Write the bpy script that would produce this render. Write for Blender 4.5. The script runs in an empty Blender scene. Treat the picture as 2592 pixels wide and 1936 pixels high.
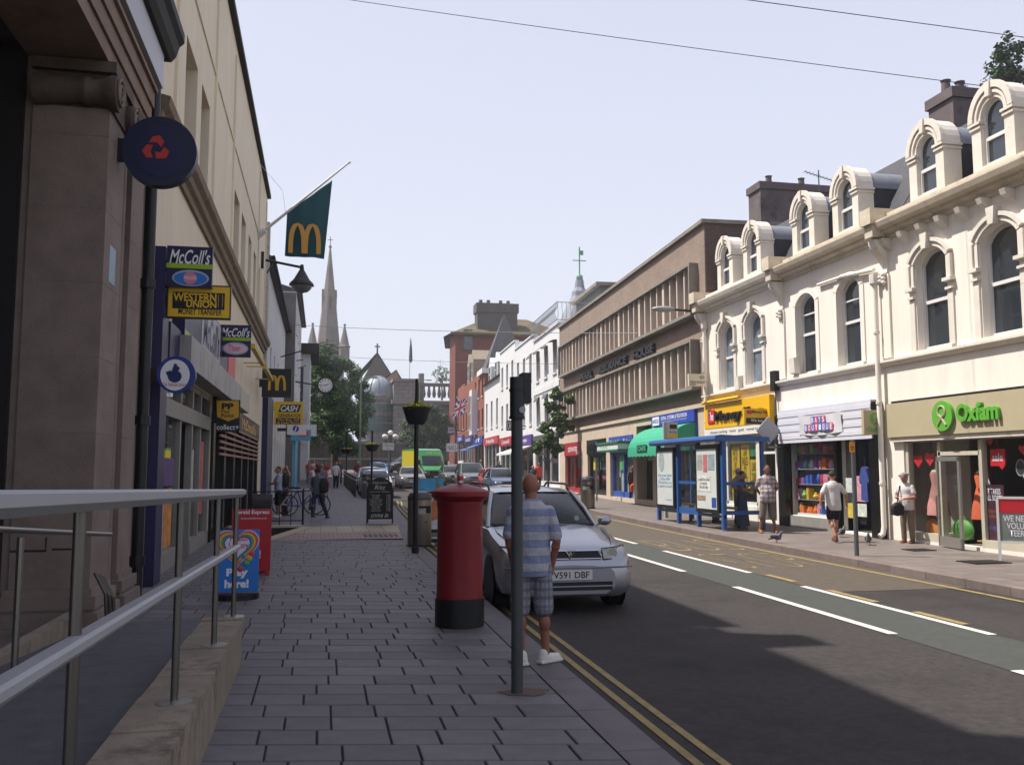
import bpy, bmesh, math, random
from mathutils import Vector, Matrix
random.seed(11)
sc = bpy.context.scene
COL = sc.collection
R = math.radians
# ---------------------------------------------------------------- camera
F, CX, CY, HZ, VPX, D = 2300., 1296., 968., 1190., 815., 2592/2212.
CAM = Vector((0, 0, 1.8))
PITCH = math.atan((HZ-CY)/F)
def _r0(px, py):
    r = (px-CX)/F; u = -(py-CY)/F
    return r, math.cos(PITCH)-u*math.sin(PITCH), math.sin(PITCH)+u*math.cos(PITCH)
YAW = -math.atan2(*_r0(VPX, HZ)[:2])
cd = bpy.data.cameras.new('camera'); cam = bpy.data.objects.new('camera', cd); COL.objects.link(cam)
cd.sensor_width = 36; cd.lens = 36*F/2592; cd.clip_end = 3000; cd.clip_start = .05
cam.location = CAM; cam.rotation_euler = (R(90)+PITCH, 0, -YAW)
sc.camera = cam
# ---------------------------------------------------------------- sky, sun, exposure
TOSUN = Vector((-.53, .24, 1)).normalized()
SUN_EL = math.asin(TOSUN.z); SUN_AZ = math.atan2(TOSUN.x, TOSUN.y)
w = bpy.data.worlds.new('World'); sc.world = w; w.use_nodes = True
nt = w.node_tree; nt.nodes.clear()
sky = nt.nodes.new('ShaderNodeTexSky'); sky.sky_type = 'NISHITA'; sky.sun_disc = False
sky.sun_elevation = SUN_EL; sky.sun_rotation = SUN_AZ; sky.air_density = 1.0; sky.dust_density = 6.0; sky.ozone_density = 1.0
hz = nt.nodes.new('ShaderNodeMix'); hz.data_type = 'RGBA'; hz.inputs[0].default_value = .78
hz.inputs[7].default_value = (6.6, 7.0, 8.3, 1)
bg = nt.nodes.new('ShaderNodeBackground'); bg.inputs[1].default_value = .08
out = nt.nodes.new('ShaderNodeOutputWorld')
wc = nt.nodes.new('ShaderNodeTexCoord'); wx = nt.nodes.new('ShaderNodeSeparateXYZ'); nt.links.new(wc.outputs['Generated'], wx.inputs[0])
wr_ = nt.nodes.new('ShaderNodeValToRGB'); nt.links.new(wx.outputs[2], wr_.inputs[0])      # hazy summer sky: whiter towards the horizon all round
wr_.color_ramp.elements[0].position = .02; wr_.color_ramp.elements[0].color = (8.1, 8.5, 9.4, 1); wr_.color_ramp.elements[1].position = .62; wr_.color_ramp.elements[1].color = (6.2, 6.45, 8.2, 1)
nt.links.new(wr_.outputs[0], hz.inputs[7])
nt.links.new(sky.outputs[0], hz.inputs[6]); nt.links.new(hz.outputs[2], bg.inputs[0]); nt.links.new(bg.outputs[0], out.inputs[0])
sl = bpy.data.lights.new('sun', 'SUN'); sl.energy = 5.0; sl.angle = R(.6); sl.color = (1, .95, .87)
so = bpy.data.objects.new('sun', sl); COL.objects.link(so)
so.rotation_euler = TOSUN.to_track_quat('Z', 'Y').to_euler(); so.location = (-30, 20, 60)
vs = sc.view_settings
sc.display_settings.display_device = 'sRGB'
vs.view_transform = 'Standard'; vs.look = 'None'; vs.gamma = 1; vs.exposure = .62; vs.use_curve_mapping = False
cy = sc.cycles
cy.max_bounces = 6; cy.transparent_max_bounces = 12; cy.caustics_reflective = False; cy.caustics_refractive = False
cy.use_denoising = True; cy.sample_clamp_indirect = 6
# ---------------------------------------------------------------- measuring the photograph
def ray(x, y):
    a, b, z = _r0(x*D, y*D); c, s = math.cos(YAW), math.sin(YAW)
    return Vector((a*c+b*s, -a*s+b*c, z))
PY = [-60, 0, 20, 40, 60, 80, 100, 140, 300, 900]; PZ = [-.4, 0, .14, .32, .6, 1.1, 1.9, 3.6, 8, 20]
def zg(y):
    for i in range(len(PY)-1):
        if y <= PY[i+1] or i == len(PY)-2:
            return PZ[i]+(PZ[i+1]-PZ[i])*(y-PY[i])/(PY[i+1]-PY[i])
def gs(x, y, dz=0.):
    r = ray(x, y); lo, hi = .5, 500.
    for _ in range(50):
        m = (lo+hi)/2; P = CAM+r*m
        if P.z > zg(P.y)+dz: lo = m
        else: hi = m
    return CAM+r*lo
def fs(x, y, X): r = ray(x, y); return CAM+r*(X/r.x)
def ys(x, y, Y): r = ray(x, y); return CAM+r*(Y/r.y)
# ---------------------------------------------------------------- materials
def S(h, k=1.):
    h = h.lstrip('#'); o = []
    for i in (0, 2, 4):
        c = int(h[i:i+2], 16)/255.
        o.append((c/12.92 if c <= .04045 else ((c+.055)/1.055)**2.4)*k)
    return tuple(o)
MATS = {}
def M(name, c='#808080', r=.6, met=0., n=.0, ns=3., b=0., bs=60., spec=.4, coat=0., rnd=0., dirt=None, stretch=None, emit=0.):
    if name in MATS: return MATS[name]
    if isinstance(c, str): c = S(c)
    m = bpy.data.materials.new(name); m.use_nodes = True; t = m.node_tree; N = t.nodes; L = t.links
    p = N['Principled BSDF']; p.inputs['Roughness'].default_value = r; p.inputs['Metallic'].default_value = met
    p.inputs['Specular IOR Level'].default_value = spec; p.inputs['Coat Weight'].default_value = coat
    p.inputs['Coat Roughness'].default_value = .06
    p.inputs['Base Color'].default_value = (*c, 1)
    if n or b or rnd or dirt:
        tc = N.new('ShaderNodeTexCoord'); vec = tc.outputs['Object']
        if stretch:
            mp = N.new('ShaderNodeMapping'); mp.inputs['Scale'].default_value = stretch; L.new(vec, mp.inputs[0]); vec = mp.outputs[0]
    cur = None
    if n:
        tx = N.new('ShaderNodeTexNoise'); tx.inputs['Scale'].default_value = ns; tx.inputs['Detail'].default_value = 7; tx.inputs['Roughness'].default_value = .65
        L.new(vec, tx.inputs['Vector'])
        rp = N.new('ShaderNodeValToRGB'); rp.color_ramp.elements[0].position = .3; rp.color_ramp.elements[1].position = .72
        rp.color_ramp.elements[0].color = (*[x*(1-n) for x in c], 1); rp.color_ramp.elements[1].color = (*[min(1, x*(1+n*.6)) for x in c], 1)
        L.new(tx.outputs['Fac'], rp.inputs[0]); cur = rp.outputs[0]
    if dirt:   # (colour, scale, threshold): stains with a shape of their own
        tx = N.new('ShaderNodeTexNoise'); tx.inputs['Scale'].default_value = dirt[1]; tx.inputs['Detail'].default_value = 9; tx.inputs['Roughness'].default_value = .72
        L.new(vec, tx.inputs['Vector'])
        mr = N.new('ShaderNodeMapRange'); mr.inputs[1].default_value = dirt[2]; mr.inputs[2].default_value = dirt[2]+.16; L.new(tx.outputs['Fac'], mr.inputs[0])
        mx = N.new('ShaderNodeMix'); mx.data_type = 'RGBA'; L.new(mr.outputs[0], mx.inputs[0]); mx.inputs[6].default_value = (*c, 1)
        if cur: L.new(cur, mx.inputs[6])
        mx.inputs[7].default_value = (*S(dirt[0]), 1); cur = mx.outputs[2]
    if rnd:
        oi = N.new('ShaderNodeObjectInfo'); hs = N.new('ShaderNodeHueSaturation')
        mr = N.new('ShaderNodeMapRange'); mr.inputs[3].default_value = 1-rnd; mr.inputs[4].default_value = 1+rnd
        L.new(oi.outputs['Random'], mr.inputs[0]); L.new(mr.outputs[0], hs.inputs['Value'])
        hs.inputs['Color'].default_value = (*c, 1)
        if cur: L.new(cur, hs.inputs['Color'])
        cur = hs.outputs[0]
    if cur: L.new(cur, p.inputs['Base Color'])
    if b:
        tx = N.new('ShaderNodeTexNoise'); tx.inputs['Scale'].default_value = bs; tx.inputs['Detail'].default_value = 5; L.new(vec, tx.inputs['Vector'])
        bp = N.new('ShaderNodeBump'); bp.inputs['Strength'].default_value = b; bp.inputs['Distance'].default_value = .02
        L.new(tx.outputs['Fac'], bp.inputs['Height']); L.new(bp.outputs[0], p.inputs['Normal'])
    if emit:
        p.inputs['Emission Color'].default_value = (*c, 1); p.inputs['Emission Strength'].default_value = emit
    MATS[name] = m
    return m
def Mbrick(name, c1, c2, mo, scale=1., bw=.225, bh=.075, ms=.012, rough=.85, bump=.4):
    if name in MATS: return MATS[name]
    m = bpy.data.materials.new(name); m.use_nodes = True; t = m.node_tree; N = t.nodes; L = t.links; p = N['Principled BSDF']
    p.inputs['Roughness'].default_value = rough; p.inputs['Specular IOR Level'].default_value = .25
    tc = N.new('ShaderNodeTexCoord'); sx = N.new('ShaderNodeSeparateXYZ'); L.new(tc.outputs['Object'], sx.inputs[0])
    ad = N.new('ShaderNodeMath'); L.new(sx.outputs[0], ad.inputs[0]); L.new(sx.outputs[1], ad.inputs[1])
    cb = N.new('ShaderNodeCombineXYZ'); L.new(ad.outputs[0], cb.inputs[0]); L.new(sx.outputs[2], cb.inputs[1])
    bt = N.new('ShaderNodeTexBrick'); L.new(cb.outputs[0], bt.inputs['Vector']); bt.inputs['Scale'].default_value = scale
    bt.inputs['Brick Width'].default_value = bw; bt.inputs['Row Height'].default_value = bh; bt.inputs['Mortar Size'].default_value = ms
    bt.inputs['Color1'].default_value = (*S(c1), 1); bt.inputs['Color2'].default_value = (*S(c2), 1); bt.inputs['Mortar'].default_value = (*S(mo), 1)
    nz = N.new('ShaderNodeTexNoise'); nz.inputs['Scale'].default_value = .9; nz.inputs['Detail'].default_value = 8; L.new(tc.outputs['Object'], nz.inputs['Vector'])
    mr = N.new('ShaderNodeMapRange'); mr.inputs[3].default_value = .72; mr.inputs[4].default_value = 1.22; L.new(nz.outputs['Fac'], mr.inputs[0])
    hs = N.new('ShaderNodeHueSaturation'); L.new(bt.outputs['Color'], hs.inputs['Color']); L.new(mr.outputs[0], hs.inputs['Value'])
    L.new(hs.outputs[0], p.inputs['Base Color'])
    bp = N.new('ShaderNodeBump'); bp.invert = True; bp.inputs['Strength'].default_value = bump; bp.inputs['Distance'].default_value = .01
    L.new(bt.outputs['Fac'], bp.inputs['Height']); L.new(bp.outputs[0], p.inputs['Normal'])
    MATS[name] = m; return m
def Mglass(name, tint=(.9, .93, .93), mixmin=.05, rough=.03):
    if name in MATS: return MATS[name]
    m = bpy.data.materials.new(name); m.use_nodes = True; t = m.node_tree; N = t.nodes; L = t.links; N.clear()
    o = N.new('ShaderNodeOutputMaterial'); tr = N.new('ShaderNodeBsdfTransparent'); tr.inputs[0].default_value = (*tint, 1)
    g = N.new('ShaderNodeBsdfGlossy'); g.inputs['Roughness'].default_value = rough
    lw_ = N.new('ShaderNodeLayerWeight'); fr = N.new('ShaderNodeMath'); fr.operation = 'POWER'; fr.inputs[1].default_value = 4.; L.new(lw_.outputs['Facing'], fr.inputs[0])
    mr = N.new('ShaderNodeMapRange'); mr.inputs[3].default_value = mixmin; mr.inputs[4].default_value = 1.; L.new(fr.outputs[0], mr.inputs[0])
    mx = N.new('ShaderNodeMixShader'); L.new(mr.outputs[0], mx.inputs[0]); L.new(tr.outputs[0], mx.inputs[1]); L.new(g.outputs[0], mx.inputs[2])
    L.new(mx.outputs[0], o.inputs[0]); MATS[name] = m; return m
# ---------------------------------------------------------------- mesh helpers
class MB:
    def __init__(s): s.v = []; s.f = []; s.m = []
    def add(s, vs, fs_, m=0):
        k = len(s.v); s.v += [tuple(v) for v in vs]; s.f += [tuple(i+k for i in f) for f in fs_]; s.m += [m]*len(fs_); return s
    def box(s, x0, x1, y0, y1, z0, z1, m=0, M4=None):
        vs = [(x, y, z) for z in (z0, z1) for y in (y0, y1) for x in (x0, x1)]
        if M4: vs = [M4 @ Vector(v) for v in vs]
        return s.add(vs, [(0, 2, 3, 1), (4, 5, 7, 6), (0, 1, 5, 4), (2, 6, 7, 3), (0, 4, 6, 2), (1, 3, 7, 5)], m)
    def poly(s, pts, m=0): return s.add(pts, [tuple(range(len(pts)))], m)
    def prism(s, pts, y0, y1, m=0):          # polygon in x,z pushed along y
        n = len(pts); vs = [(a, y0, b) for a, b in pts]+[(a, y1, b) for a, b in pts]
        return s.add(vs, [tuple(range(n)), tuple(range(2*n-1, n-1, -1))]+[(i, i+n, (i+1) % n+n, (i+1) % n) for i in range(n)], m)
    def prof(s, pts, x0, x1, m=0):           # polygon in y,z pushed along x
        n = len(pts); vs = [(x0, a, b) for a, b in pts]+[(x1, a, b) for a, b in pts]
        return s.add(vs, [tuple(range(n)), tuple(range(2*n-1, n-1, -1))]+[(i, i+n, (i+1) % n+n, (i+1) % n) for i in range(n)], m)
    def slab(s, pts, z0, z1, m=0):           # polygon in x,y pushed along z
        n = len(pts); vs = [(a, b, z0) for a, b in pts]+[(a, b, z1) for a, b in pts]
        return s.add(vs, [tuple(range(n)), tuple(range(2*n-1, n-1, -1))]+[(i, i+n, (i+1) % n+n, (i+1) % n) for i in range(n)], m)
    def tube(s, pts, r, n=8, m=0):
        pts = [Vector(p) for p in pts]; k = len(pts)
        rr = r if isinstance(r, (list, tuple)) else [r]*k
        vs = []; up = None
        for i, p in enumerate(pts):
            d = (pts[min(i+1, k-1)]-pts[max(i-1, 0)])
            d = d.normalized() if d.length > 1e-9 else Vector((0, 0, 1))
            if up is None: up = Vector((0, 0, 1)) if abs(d.z) < .9 else Vector((1, 0, 0))
            a = d.cross(up).normalized(); b_ = a.cross(d).normalized(); up = b_
            vs += [p+a*(math.cos(t)*rr[i])+b_*(math.sin(t)*rr[i]) for t in [2*math.pi*j/n for j in range(n)]]
        f = [(i*n+j, i*n+(j+1) % n, (i+1)*n+(j+1) % n, (i+1)*n+j) for i in range(k-1) for j in range(n)]
        f += [tuple(range(n-1, -1, -1)), tuple(range((k-1)*n, k*n))]
        return s.add(vs, f, m)
    def lathe(s, prof, n=20, c=(0, 0, 0), m=0, a0=0.):
        vs = [(c[0]+r*math.cos(a0+2*math.pi*j/n), c[1]+r*math.sin(a0+2*math.pi*j/n), c[2]+z) for r, z in prof for j in range(n)]
        k = len(prof)
        f = [(i*n+j, i*n+(j+1) % n, (i+1)*n+(j+1) % n, (i+1)*n+j) for i in range(k-1) for j in range(n)]
        if prof[0][0] > 1e-6: f.append(tuple(range(n-1, -1, -1)))
        if prof[-1][0] > 1e-6: f.append(tuple(range((k-1)*n, k*n)))
        return s.add(vs, f, m)
    def ball(s, c, r, n=12, k=8, m=0, M4=None):
        if not isinstance(r, (tuple, list)): r = (r, r, r)
        vs = [Vector((0, 0, -r[2]))]
        for i in range(1, k):
            t = -math.pi/2+math.pi*i/k
            vs += [Vector((r[0]*math.cos(t)*math.cos(2*math.pi*j/n), r[1]*math.cos(t)*math.sin(2*math.pi*j/n), r[2]*math.sin(t))) for j in range(n)]
        vs.append(Vector((0, 0, r[2])))
        if M4: vs = [M4 @ v for v in vs]
        vs = [v+Vector(c) for v in vs]; e = len(vs)-1
        f = [(0, 1+(j+1) % n, 1+j) for j in range(n)]
        f += [(1+i*n+j, 1+i*n+(j+1) % n, 1+(i+1)*n+(j+1) % n, 1+(i+1)*n+j) for i in range(k-2) for j in range(n)]
        f += [(e, e-n+j, e-n+(j+1) % n) for j in range(n)]
        return s.add(vs, f, m)
    def grid(s, P, m=0):                     # P[i][j] points
        a, b = len(P), len(P[0])
        return s.add([p for row in P for p in row], [(i*b+j, i*b+j+1, (i+1)*b+j+1, (i+1)*b+j) for i in range(a-1) for j in range(b-1)], m)
    def build(s, name, mats, parent=None, smooth=False, recalc=True, loc=None):
        me = bpy.data.meshes.new(name); me.from_pydata(s.v, [], s.f)
        mats = mats if isinstance(mats, (list, tuple)) else [mats]
        for x in mats: me.materials.append(x)
        if len(mats) > 1: me.polygons.foreach_set('material_index', s.m)
        if recalc:
            bm = bmesh.new(); bm.from_mesh(me); bmesh.ops.recalc_face_normals(bm, faces=bm.faces); bm.to_mesh(me); bm.free()
        if smooth:
            me.polygons.foreach_set('use_smooth', [True]*len(me.polygons)); me.set_sharp_from_angle(angle=R(smooth if smooth is not True else 40))
        me.update()
        return link(name, me, parent, loc)
def link(name, me, parent=None, loc=None):
    o = bpy.data.objects.new(name, me); COL.objects.link(o)
    if parent: o.parent = parent
    if loc is not None: o.location = loc
    return o
def tag(o, label, cat, group=None):
    o['label'] = label; o['category'] = cat
    if group: o['group'] = group
    return o
def thing(name, label, cat, loc=(0, 0, 0), rz=0., group=None):
    o = bpy.data.objects.new(name, None); COL.objects.link(o); o.location = loc; o.rotation_euler = (0, 0, R(rz)); o.empty_display_size = .2
    return tag(o, label, cat, group)
def struct(o, kind='structure'): o['kind'] = kind; return o
def bx(name, m, parent, *a, **k): return MB().box(*a).build(name, m, parent, **k)
KIDS = {}
def copy_tree(o, parent=None, loc=None, rz=None, label=None):
    c = o.copy(); COL.objects.link(c)
    if parent: c.parent = parent
    if loc is not None: c.location = loc
    if rz is not None: c.rotation_euler = (0, 0, R(rz))
    if label: c['label'] = label
    for ch in list(o.children): copy_tree(ch, c)
    return c
# text: made flat in x,z facing -y and fitted into a box; all converted in one go at the end
TEXTS = []
def T(parent, s, x0, x1, z0, z1, y, mat, bold=0., shear=0., ext=0., name='lettering', spacing=1., keep=False):
    cu = bpy.data.curves.new('t', 'FONT'); cu.body = s; cu.offset = bold; cu.shear = shear; cu.extrude = ext*.5; cu.resolution_u = 3
    cu.space_character = spacing; cu.space_line = .85; cu.align_x = 'CENTER'
    tmp = bpy.data.objects.new('t', cu); COL.objects.link(tmp)
    TEXTS.append((tmp, parent, (x0, x1, z0, z1), y, mat, name, ext, keep))
def finish_texts():
    dg = bpy.context.evaluated_depsgraph_get(); dg.update()
    for tmp, parent, (x0, x1, z0, z1), y, mat, name, ext, keep in TEXTS:
        me = bpy.data.meshes.new_from_object(tmp.evaluated_get(dg)); me.name = name
        xs = [v.co.x for v in me.vertices]; zs = [v.co.y for v in me.vertices]
        if not xs: continue
        a, b, c, d = min(xs), max(xs), min(zs), max(zs)
        sx = (x1-x0)/(b-a); sz = (z1-z0)/(d-c)
        if keep: sx = sz = min(sx, sz)
        for v in me.vertices:
            q = v.co.copy(); v.co = ((q.x-(a+b)/2)*sx+(x0+x1)/2, y-q.z-(ext*.5), (q.y-(c+d)/2)*sz+(z0+z1)/2)
        me.materials.clear(); me.materials.append(mat)
        link(name, me, parent)
    for t in TEXTS: cu = t[0].data; bpy.data.objects.remove(t[0]); bpy.data.curves.remove(cu)
REMESH = []
def remesh(o, vox, sm=4):
    m = o.modifiers.new('r', 'REMESH'); m.mode = 'VOXEL'; m.voxel_size = vox; m.use_smooth_shade = True
    if sm: s_ = o.modifiers.new('s', 'SMOOTH'); s_.iterations = sm; s_.factor = .5
    REMESH.append(o); return o
def finish_remesh():
    dg = bpy.context.evaluated_depsgraph_get(); dg.update(); res = []
    for o in REMESH: res.append(bpy.data.meshes.new_from_object(o.evaluated_get(dg)))
    for o, me in zip(REMESH, res):
        me.name = o.name; me.polygons.foreach_set('use_smooth', [True]*len(me.polygons))
        o.modifiers.clear(); o.data = me
# ---------------------------------------------------------------- facades: local x along the wall, -y towards the street, z up
class Face:
    def __init__(s, name, label, cat, org, ang, group=None):
        s.o = Vector(org); s.t = thing(name, label, cat, org, ang, group)
        a = R(ang); s.d = Vector((math.cos(a), math.sin(a), 0)); s.n = Vector((math.sin(a), -math.cos(a), 0))
    def uw(s, x, y, out=0.):
        r = ray(x, y); P0 = s.o+s.n*out; t = (P0-CAM).dot(s.n)/r.dot(s.n); P = CAM+r*t
        return (P-s.o).dot(s.d), P.z-s.o.z
    def u(s, x, y=1016, out=0.): return s.uw(x, y, out)[0]
    def w(s, x, y, out=0.): return s.uw(x, y, out)[1]
def arc(a, b, top, rise, n=10):
    if rise <= 0: return [(a, top), (b, top)]
    h = (b-a)/2; rad = (h*h+rise*rise)/(2*rise); cx = (a+b)/2; cz = top-rad; t = math.asin(min(1, h/rad)); 
    if rise > h: t = math.pi-t
    return [(cx-rad*math.sin(t-2*t*i/n), cz+rad*math.cos(t-2*t*i/n)) for i in range(n+1)]
def wall(mb, u0, u1, w0, w1, ops, y=0., dep=.2, m=0, mr=0):
    us = sorted({u0, u1, *[o[0] for o in ops], *[o[1] for o in ops]}); ws = sorted({w0, w1, *[o[2] for o in ops], *[o[3] for o in ops]})
    us = [u for u in us if u0 <= u <= u1]; ws = [q for q in ws if w0 <= q <= w1]
    for i in range(len(us)-1):
        for j in range(len(ws)-1):
            cu, cw = (us[i]+us[i+1])/2, (ws[j]+ws[j+1])/2
            if any(o[0] < cu < o[1] and o[2] < cw < o[3] for o in ops): continue
            mb.poly([(us[i], y, ws[j]), (us[i+1], y, ws[j]), (us[i+1], y, ws[j+1]), (us[i], y, ws[j+1])], m)
    for o in ops:
        a, b, c, d = o[:4]; rise = o[4] if len(o) > 4 else 0
        A = arc(a, b, d, rise)
        if rise > 0:
            for p, q in zip(A, A[1:]): mb.poly([(p[0], y, p[1]), (q[0], y, q[1]), (q[0], y, d), (p[0], y, d)], m)
        ring = [(a, c)]+A+[(b, c)]
        if len(o) > 5: ring = A if o[5] == 'open' else ring
        for p, q in zip(ring, ring[1:]+ring[:1]):
            mb.poly([(p[0], y, p[1]), (q[0], y, q[1]), (q[0], y+dep, q[1]), (p[0], y+dep, p[1])], mr)
def shell(mb, u0, u1, w0, w1, dep, m=0, roof=True):   # side, back and top faces behind a facade
    mb.poly([(u0, 0, w0), (u0, dep, w0), (u0, dep, w1), (u0, 0, w1)], m); mb.poly([(u1, 0, w0), (u1, dep, w0), (u1, dep, w1), (u1, 0, w1)], m)
    mb.poly([(u0, dep, w0), (u1, dep, w0), (u1, dep, w1), (u0, dep, w1)], m)
    if roof: mb.poly([(u0, 0, w1), (u1, 0, w1), (u1, dep, w1), (u0, dep, w1)], m)
def window(par, a, b, c, d, rise=0., y=.18, fm=None, gm=None, bars=(), vbars=(), fw=.06, sill=None, sillm=None, open_=None, name='window'):
    """frame with bars (heights / positions as fractions), pane behind it, sill as sub-part"""
    f = MB(); A = arc(a, b, d, rise); outr = [(a, c)]+A+[(b, c)]
    cx, cz = (a+b)/2, (c+d)/2
    inn = [(a+fw, c+fw)]+arc(a+fw, b-fw, d-fw, rise*(1-2*fw/(b-a)) if rise else 0)+[(b-fw, c+fw)]
    n = len(outr)
    for i in range(n):
        j = (i+1) % n
        for yy in (y-.05,): f.poly([(outr[i][0], yy, outr[i][1]), (outr[j][0], yy, outr[j][1]), (inn[j][0], yy, inn[j][1]), (inn[i][0], yy, inn[i][1])])
        f.poly([(inn[i][0], y-.05, inn[i][1]), (inn[j][0], y-.05, inn[j][1]), (inn[j][0], y, inn[j][1]), (inn[i][0], y, inn[i][1])])
    for t in bars:
        th = .035 if t == .5 or len(bars) == 1 else .018
        z = c+(d-c)*t; f.box(a+fw, b-fw, y-.045, y-.002, z-th, z+th)
    for t in vbars: x = a+(b-a)*t; f.box(x-.018, x+.018, y-.04, y-.003, c+fw, d-fw-rise*.35)
    o = f.build(name, fm, par)
    MB().poly([(p[0], y, p[1]) for p in outr]).build('pane', gm, o)
    if sill: MB().box(a-.06, b+.06, -sill, y-.06, c-.09, c-.004).build('sill', sillm or fm, o)
    return o
# ================================================================ ground, road, pavements
def interp(y, P):
    for (a, u), (b, v) in zip(P, P[1:]):
        if y <= b: return u+(v-u)*(max(y, a)-a)/(b-a)
    return P[-1][1]
KL = [(-10, 2.02), (20, 2.08), (24, 2.3), (27, 2.5), (38, 2.9), (43, 3.3), (44.5, 3.0), (46, 1.9), (70, 1.9), (74, 3.0), (85, 3.4), (100, 3.0), (140, -3)]
KR = [(-10, 9.3), (25, 9.35), (31, 9.5), (42, 10.7), (60, 11.6), (100, 13.4), (140, 14.5)]
LX = [(-10, -2.4), (21.2, -2.4), (21.21, -1.35), (25.4, -.5), (25.41, -2.4), (60, -2.4), (75, -6), (110, -14), (140, -20)]
RX = [(-10, 12.5), (28, 12.5), (50, 13.5), (140, 17.5)]
asphalt = M('asphalt', S('#6b6260', .27), .88, n=.45, ns=14, b=.7, bs=160, dirt=('#25211f', .4, .5))
asphalt_bay = M('asphalt_bay', S('#857769', .36), .9, n=.25, ns=9, b=.5, bs=240)
asphalt_green = M('asphalt_green', S('#686c66', .36), .9, n=.2, ns=9, b=.4, bs=240)
white_line = M('white_line', '#c4bfb7', .75, n=.2, ns=9, dirt=('#6a6561', 9, .57))
yellow_line = M('yellow_line', S('#a8925c', .68), .75, n=.3, ns=9, dirt=('#4f4639', 8, .55))
yellow_faded = M('yellow_faded', S('#a8966a', .6), .8, n=.3, ns=9, dirt=('#5d544a', 7, .44))
slabm = M('paving_slab', S('#6f6a6c', .72), .62, n=.25, ns=5, b=.25, bs=120, rnd=.2, dirt=('#453f41', 1.1, .62))
joint = M('paving_joint', '#2b2826', .95)
kerbm = M('kerb_stone', S('#837570', .7), .75, n=.22, ns=4, b=.3, bs=90, rnd=.1)
kerb_near = M('kerb_granite', S('#787072', .62), .7, n=.22, ns=4, b=.3, bs=90, rnd=.1)
earth = M('earth', '#6b6558', .9, n=.3, ns=.05)
ys_ = [-8+i for i in range(54)]+[46+2*i for i in range(48)]
g = MB(); P = []
for y in [-60, -8, 0, 20, 40, 60, 80, 100, 140, 300, 900]:
    P.append([(x, y, zg(y)-.7) for x in (-900, -30, 30, 900)])
struct(g.grid(P).build('ground', earth))
road = struct(MB().grid([[(interp(y, KL)-.02+(interp(y, KR)-interp(y, KL)+.04)*t, y, zg(y)) for t in (0, .25, .5, .75, 1)] for y in ys_]).build('road', asphalt))
def strip(name, mat, y0, y1, x0, x1, dz, parent=road, step=1.):
    n = max(1, int((y1-y0)/step)); P = []
    for i in range(n+1):
        y = y0+(y1-y0)*i/n; a = x0(y) if callable(x0) else x0; b = x1(y) if callable(x1) else x1
        P.append([(a, y, zg(y)+dz), (b, y, zg(y)+dz)])
    return MB().grid(P).build(name, mat, parent)
strip('bus_bay', asphalt_bay, 11.9, 33, 7.05, lambda y: interp(y, KR)-.02, .004)
strip('coloured_strip', asphalt_green, -4, 24, 5.95, 7.02, .004)
for a, b in ((14.6, 18.4), (8.85, 12.65), (3.3, 7.1), (20.3, 24), (26, 29.5)): strip('lane_line', white_line, a, b, 5.93, 6.05, .008)
for a, b in ((8.6, 12.5), (14.2, 18.1), (19.8, 22.6), (24.2, 27.5)): strip('lane_line', white_line, a, b, 6.94, 7.05, .009)
for a, b in ((13.0, 13.9), (10.9, 12.05), (9.2, 10.1), (7.2, 8.2)): strip('bay_line', yellow_line, a, b, 7.09, 7.2, .010)
strip('yellow_line', yellow_line, -4, 30, lambda y: interp(y, KR)-.32, lambda y: interp(y, KR)-.22, .009)
for o_ in (.17, .33): strip('yellow_line', yellow_line, -4, 44, lambda y: interp(y, KL)+o_, lambda y: interp(y, KL)+o_+.062, .006, step=.7)
for i in range(8): strip('lane_line', white_line, 48+i*6, 50.5+i*6, 7.0, 7.1, .008)
# BUS STOP, read from the oncoming lane
def ground_text(s, x0, x1, y0, y1):
    T(road, s, x0, x1, y0, y1, 0, yellow_faded, bold=-.025, name='road_lettering')
GT = len(TEXTS)
ground_text('BUS', 7.3, 8.9, 18.0, 20.6); ground_text('STOP', 7.3, 8.9, 14.8, 17.3)
# left pavement bed, slabs laid one by one in the foreground
pav = struct(MB().grid([[(interp(y, LX)+(interp(y, KL)-.3-interp(y, LX))*t, y, zg(y)+.084) for t in (0, .5, 1)] for y in sorted(ys_[:62]+[21.2, 21.21, 25.4, 25.41])]).build('pavement', joint))
paving_far = bpy.data.materials.new('paving_far'); paving_far.use_nodes = True
def paving_mat(m, c1, c2, mo, bw, bh, k, off=.5):
    N = m.node_tree.nodes; L = m.node_tree.links; p = N['Principled BSDF']; p.inputs['Roughness'].default_value = .62; p.inputs['Specular IOR Level'].default_value = .4
    tc = N.new('ShaderNodeTexCoord'); bt = N.new('ShaderNodeTexBrick'); L.new(tc.outputs['Object'], bt.inputs['Vector']); bt.offset = off
    bt.inputs['Scale'].default_value = 1; bt.inputs['Brick Width'].default_value = bw; bt.inputs['Row Height'].default_value = bh; bt.inputs['Mortar Size'].default_value = .009
    for q, c in (('Color1', c1), ('Color2', c2), ('Mortar', mo)): bt.inputs[q].default_value = (*S(c, k), 1)
    nz = N.new('ShaderNodeTexNoise'); nz.inputs['Scale'].default_value = 1.4; nz.inputs['Detail'].default_value = 7; L.new(tc.outputs['Object'], nz.inputs['Vector'])
    mr = N.new('ShaderNodeMapRange'); mr.inputs[3].default_value = .75; mr.inputs[4].default_value = 1.25; L.new(nz.outputs['Fac'], mr.inputs[0])
    hs = N.new('ShaderNodeHueSaturation'); L.new(bt.outputs['Color'], hs.inputs['Color']); L.new(mr.outputs[0], hs.inputs['Value']); L.new(hs.outputs[0], p.inputs['Base Color'])
paving_mat(paving_far, '#756e71', '#645e61', '#383333', .55, .4, .66)
meshes = {}; SKEW = .195      # the courses run a little off square to the kerb
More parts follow.
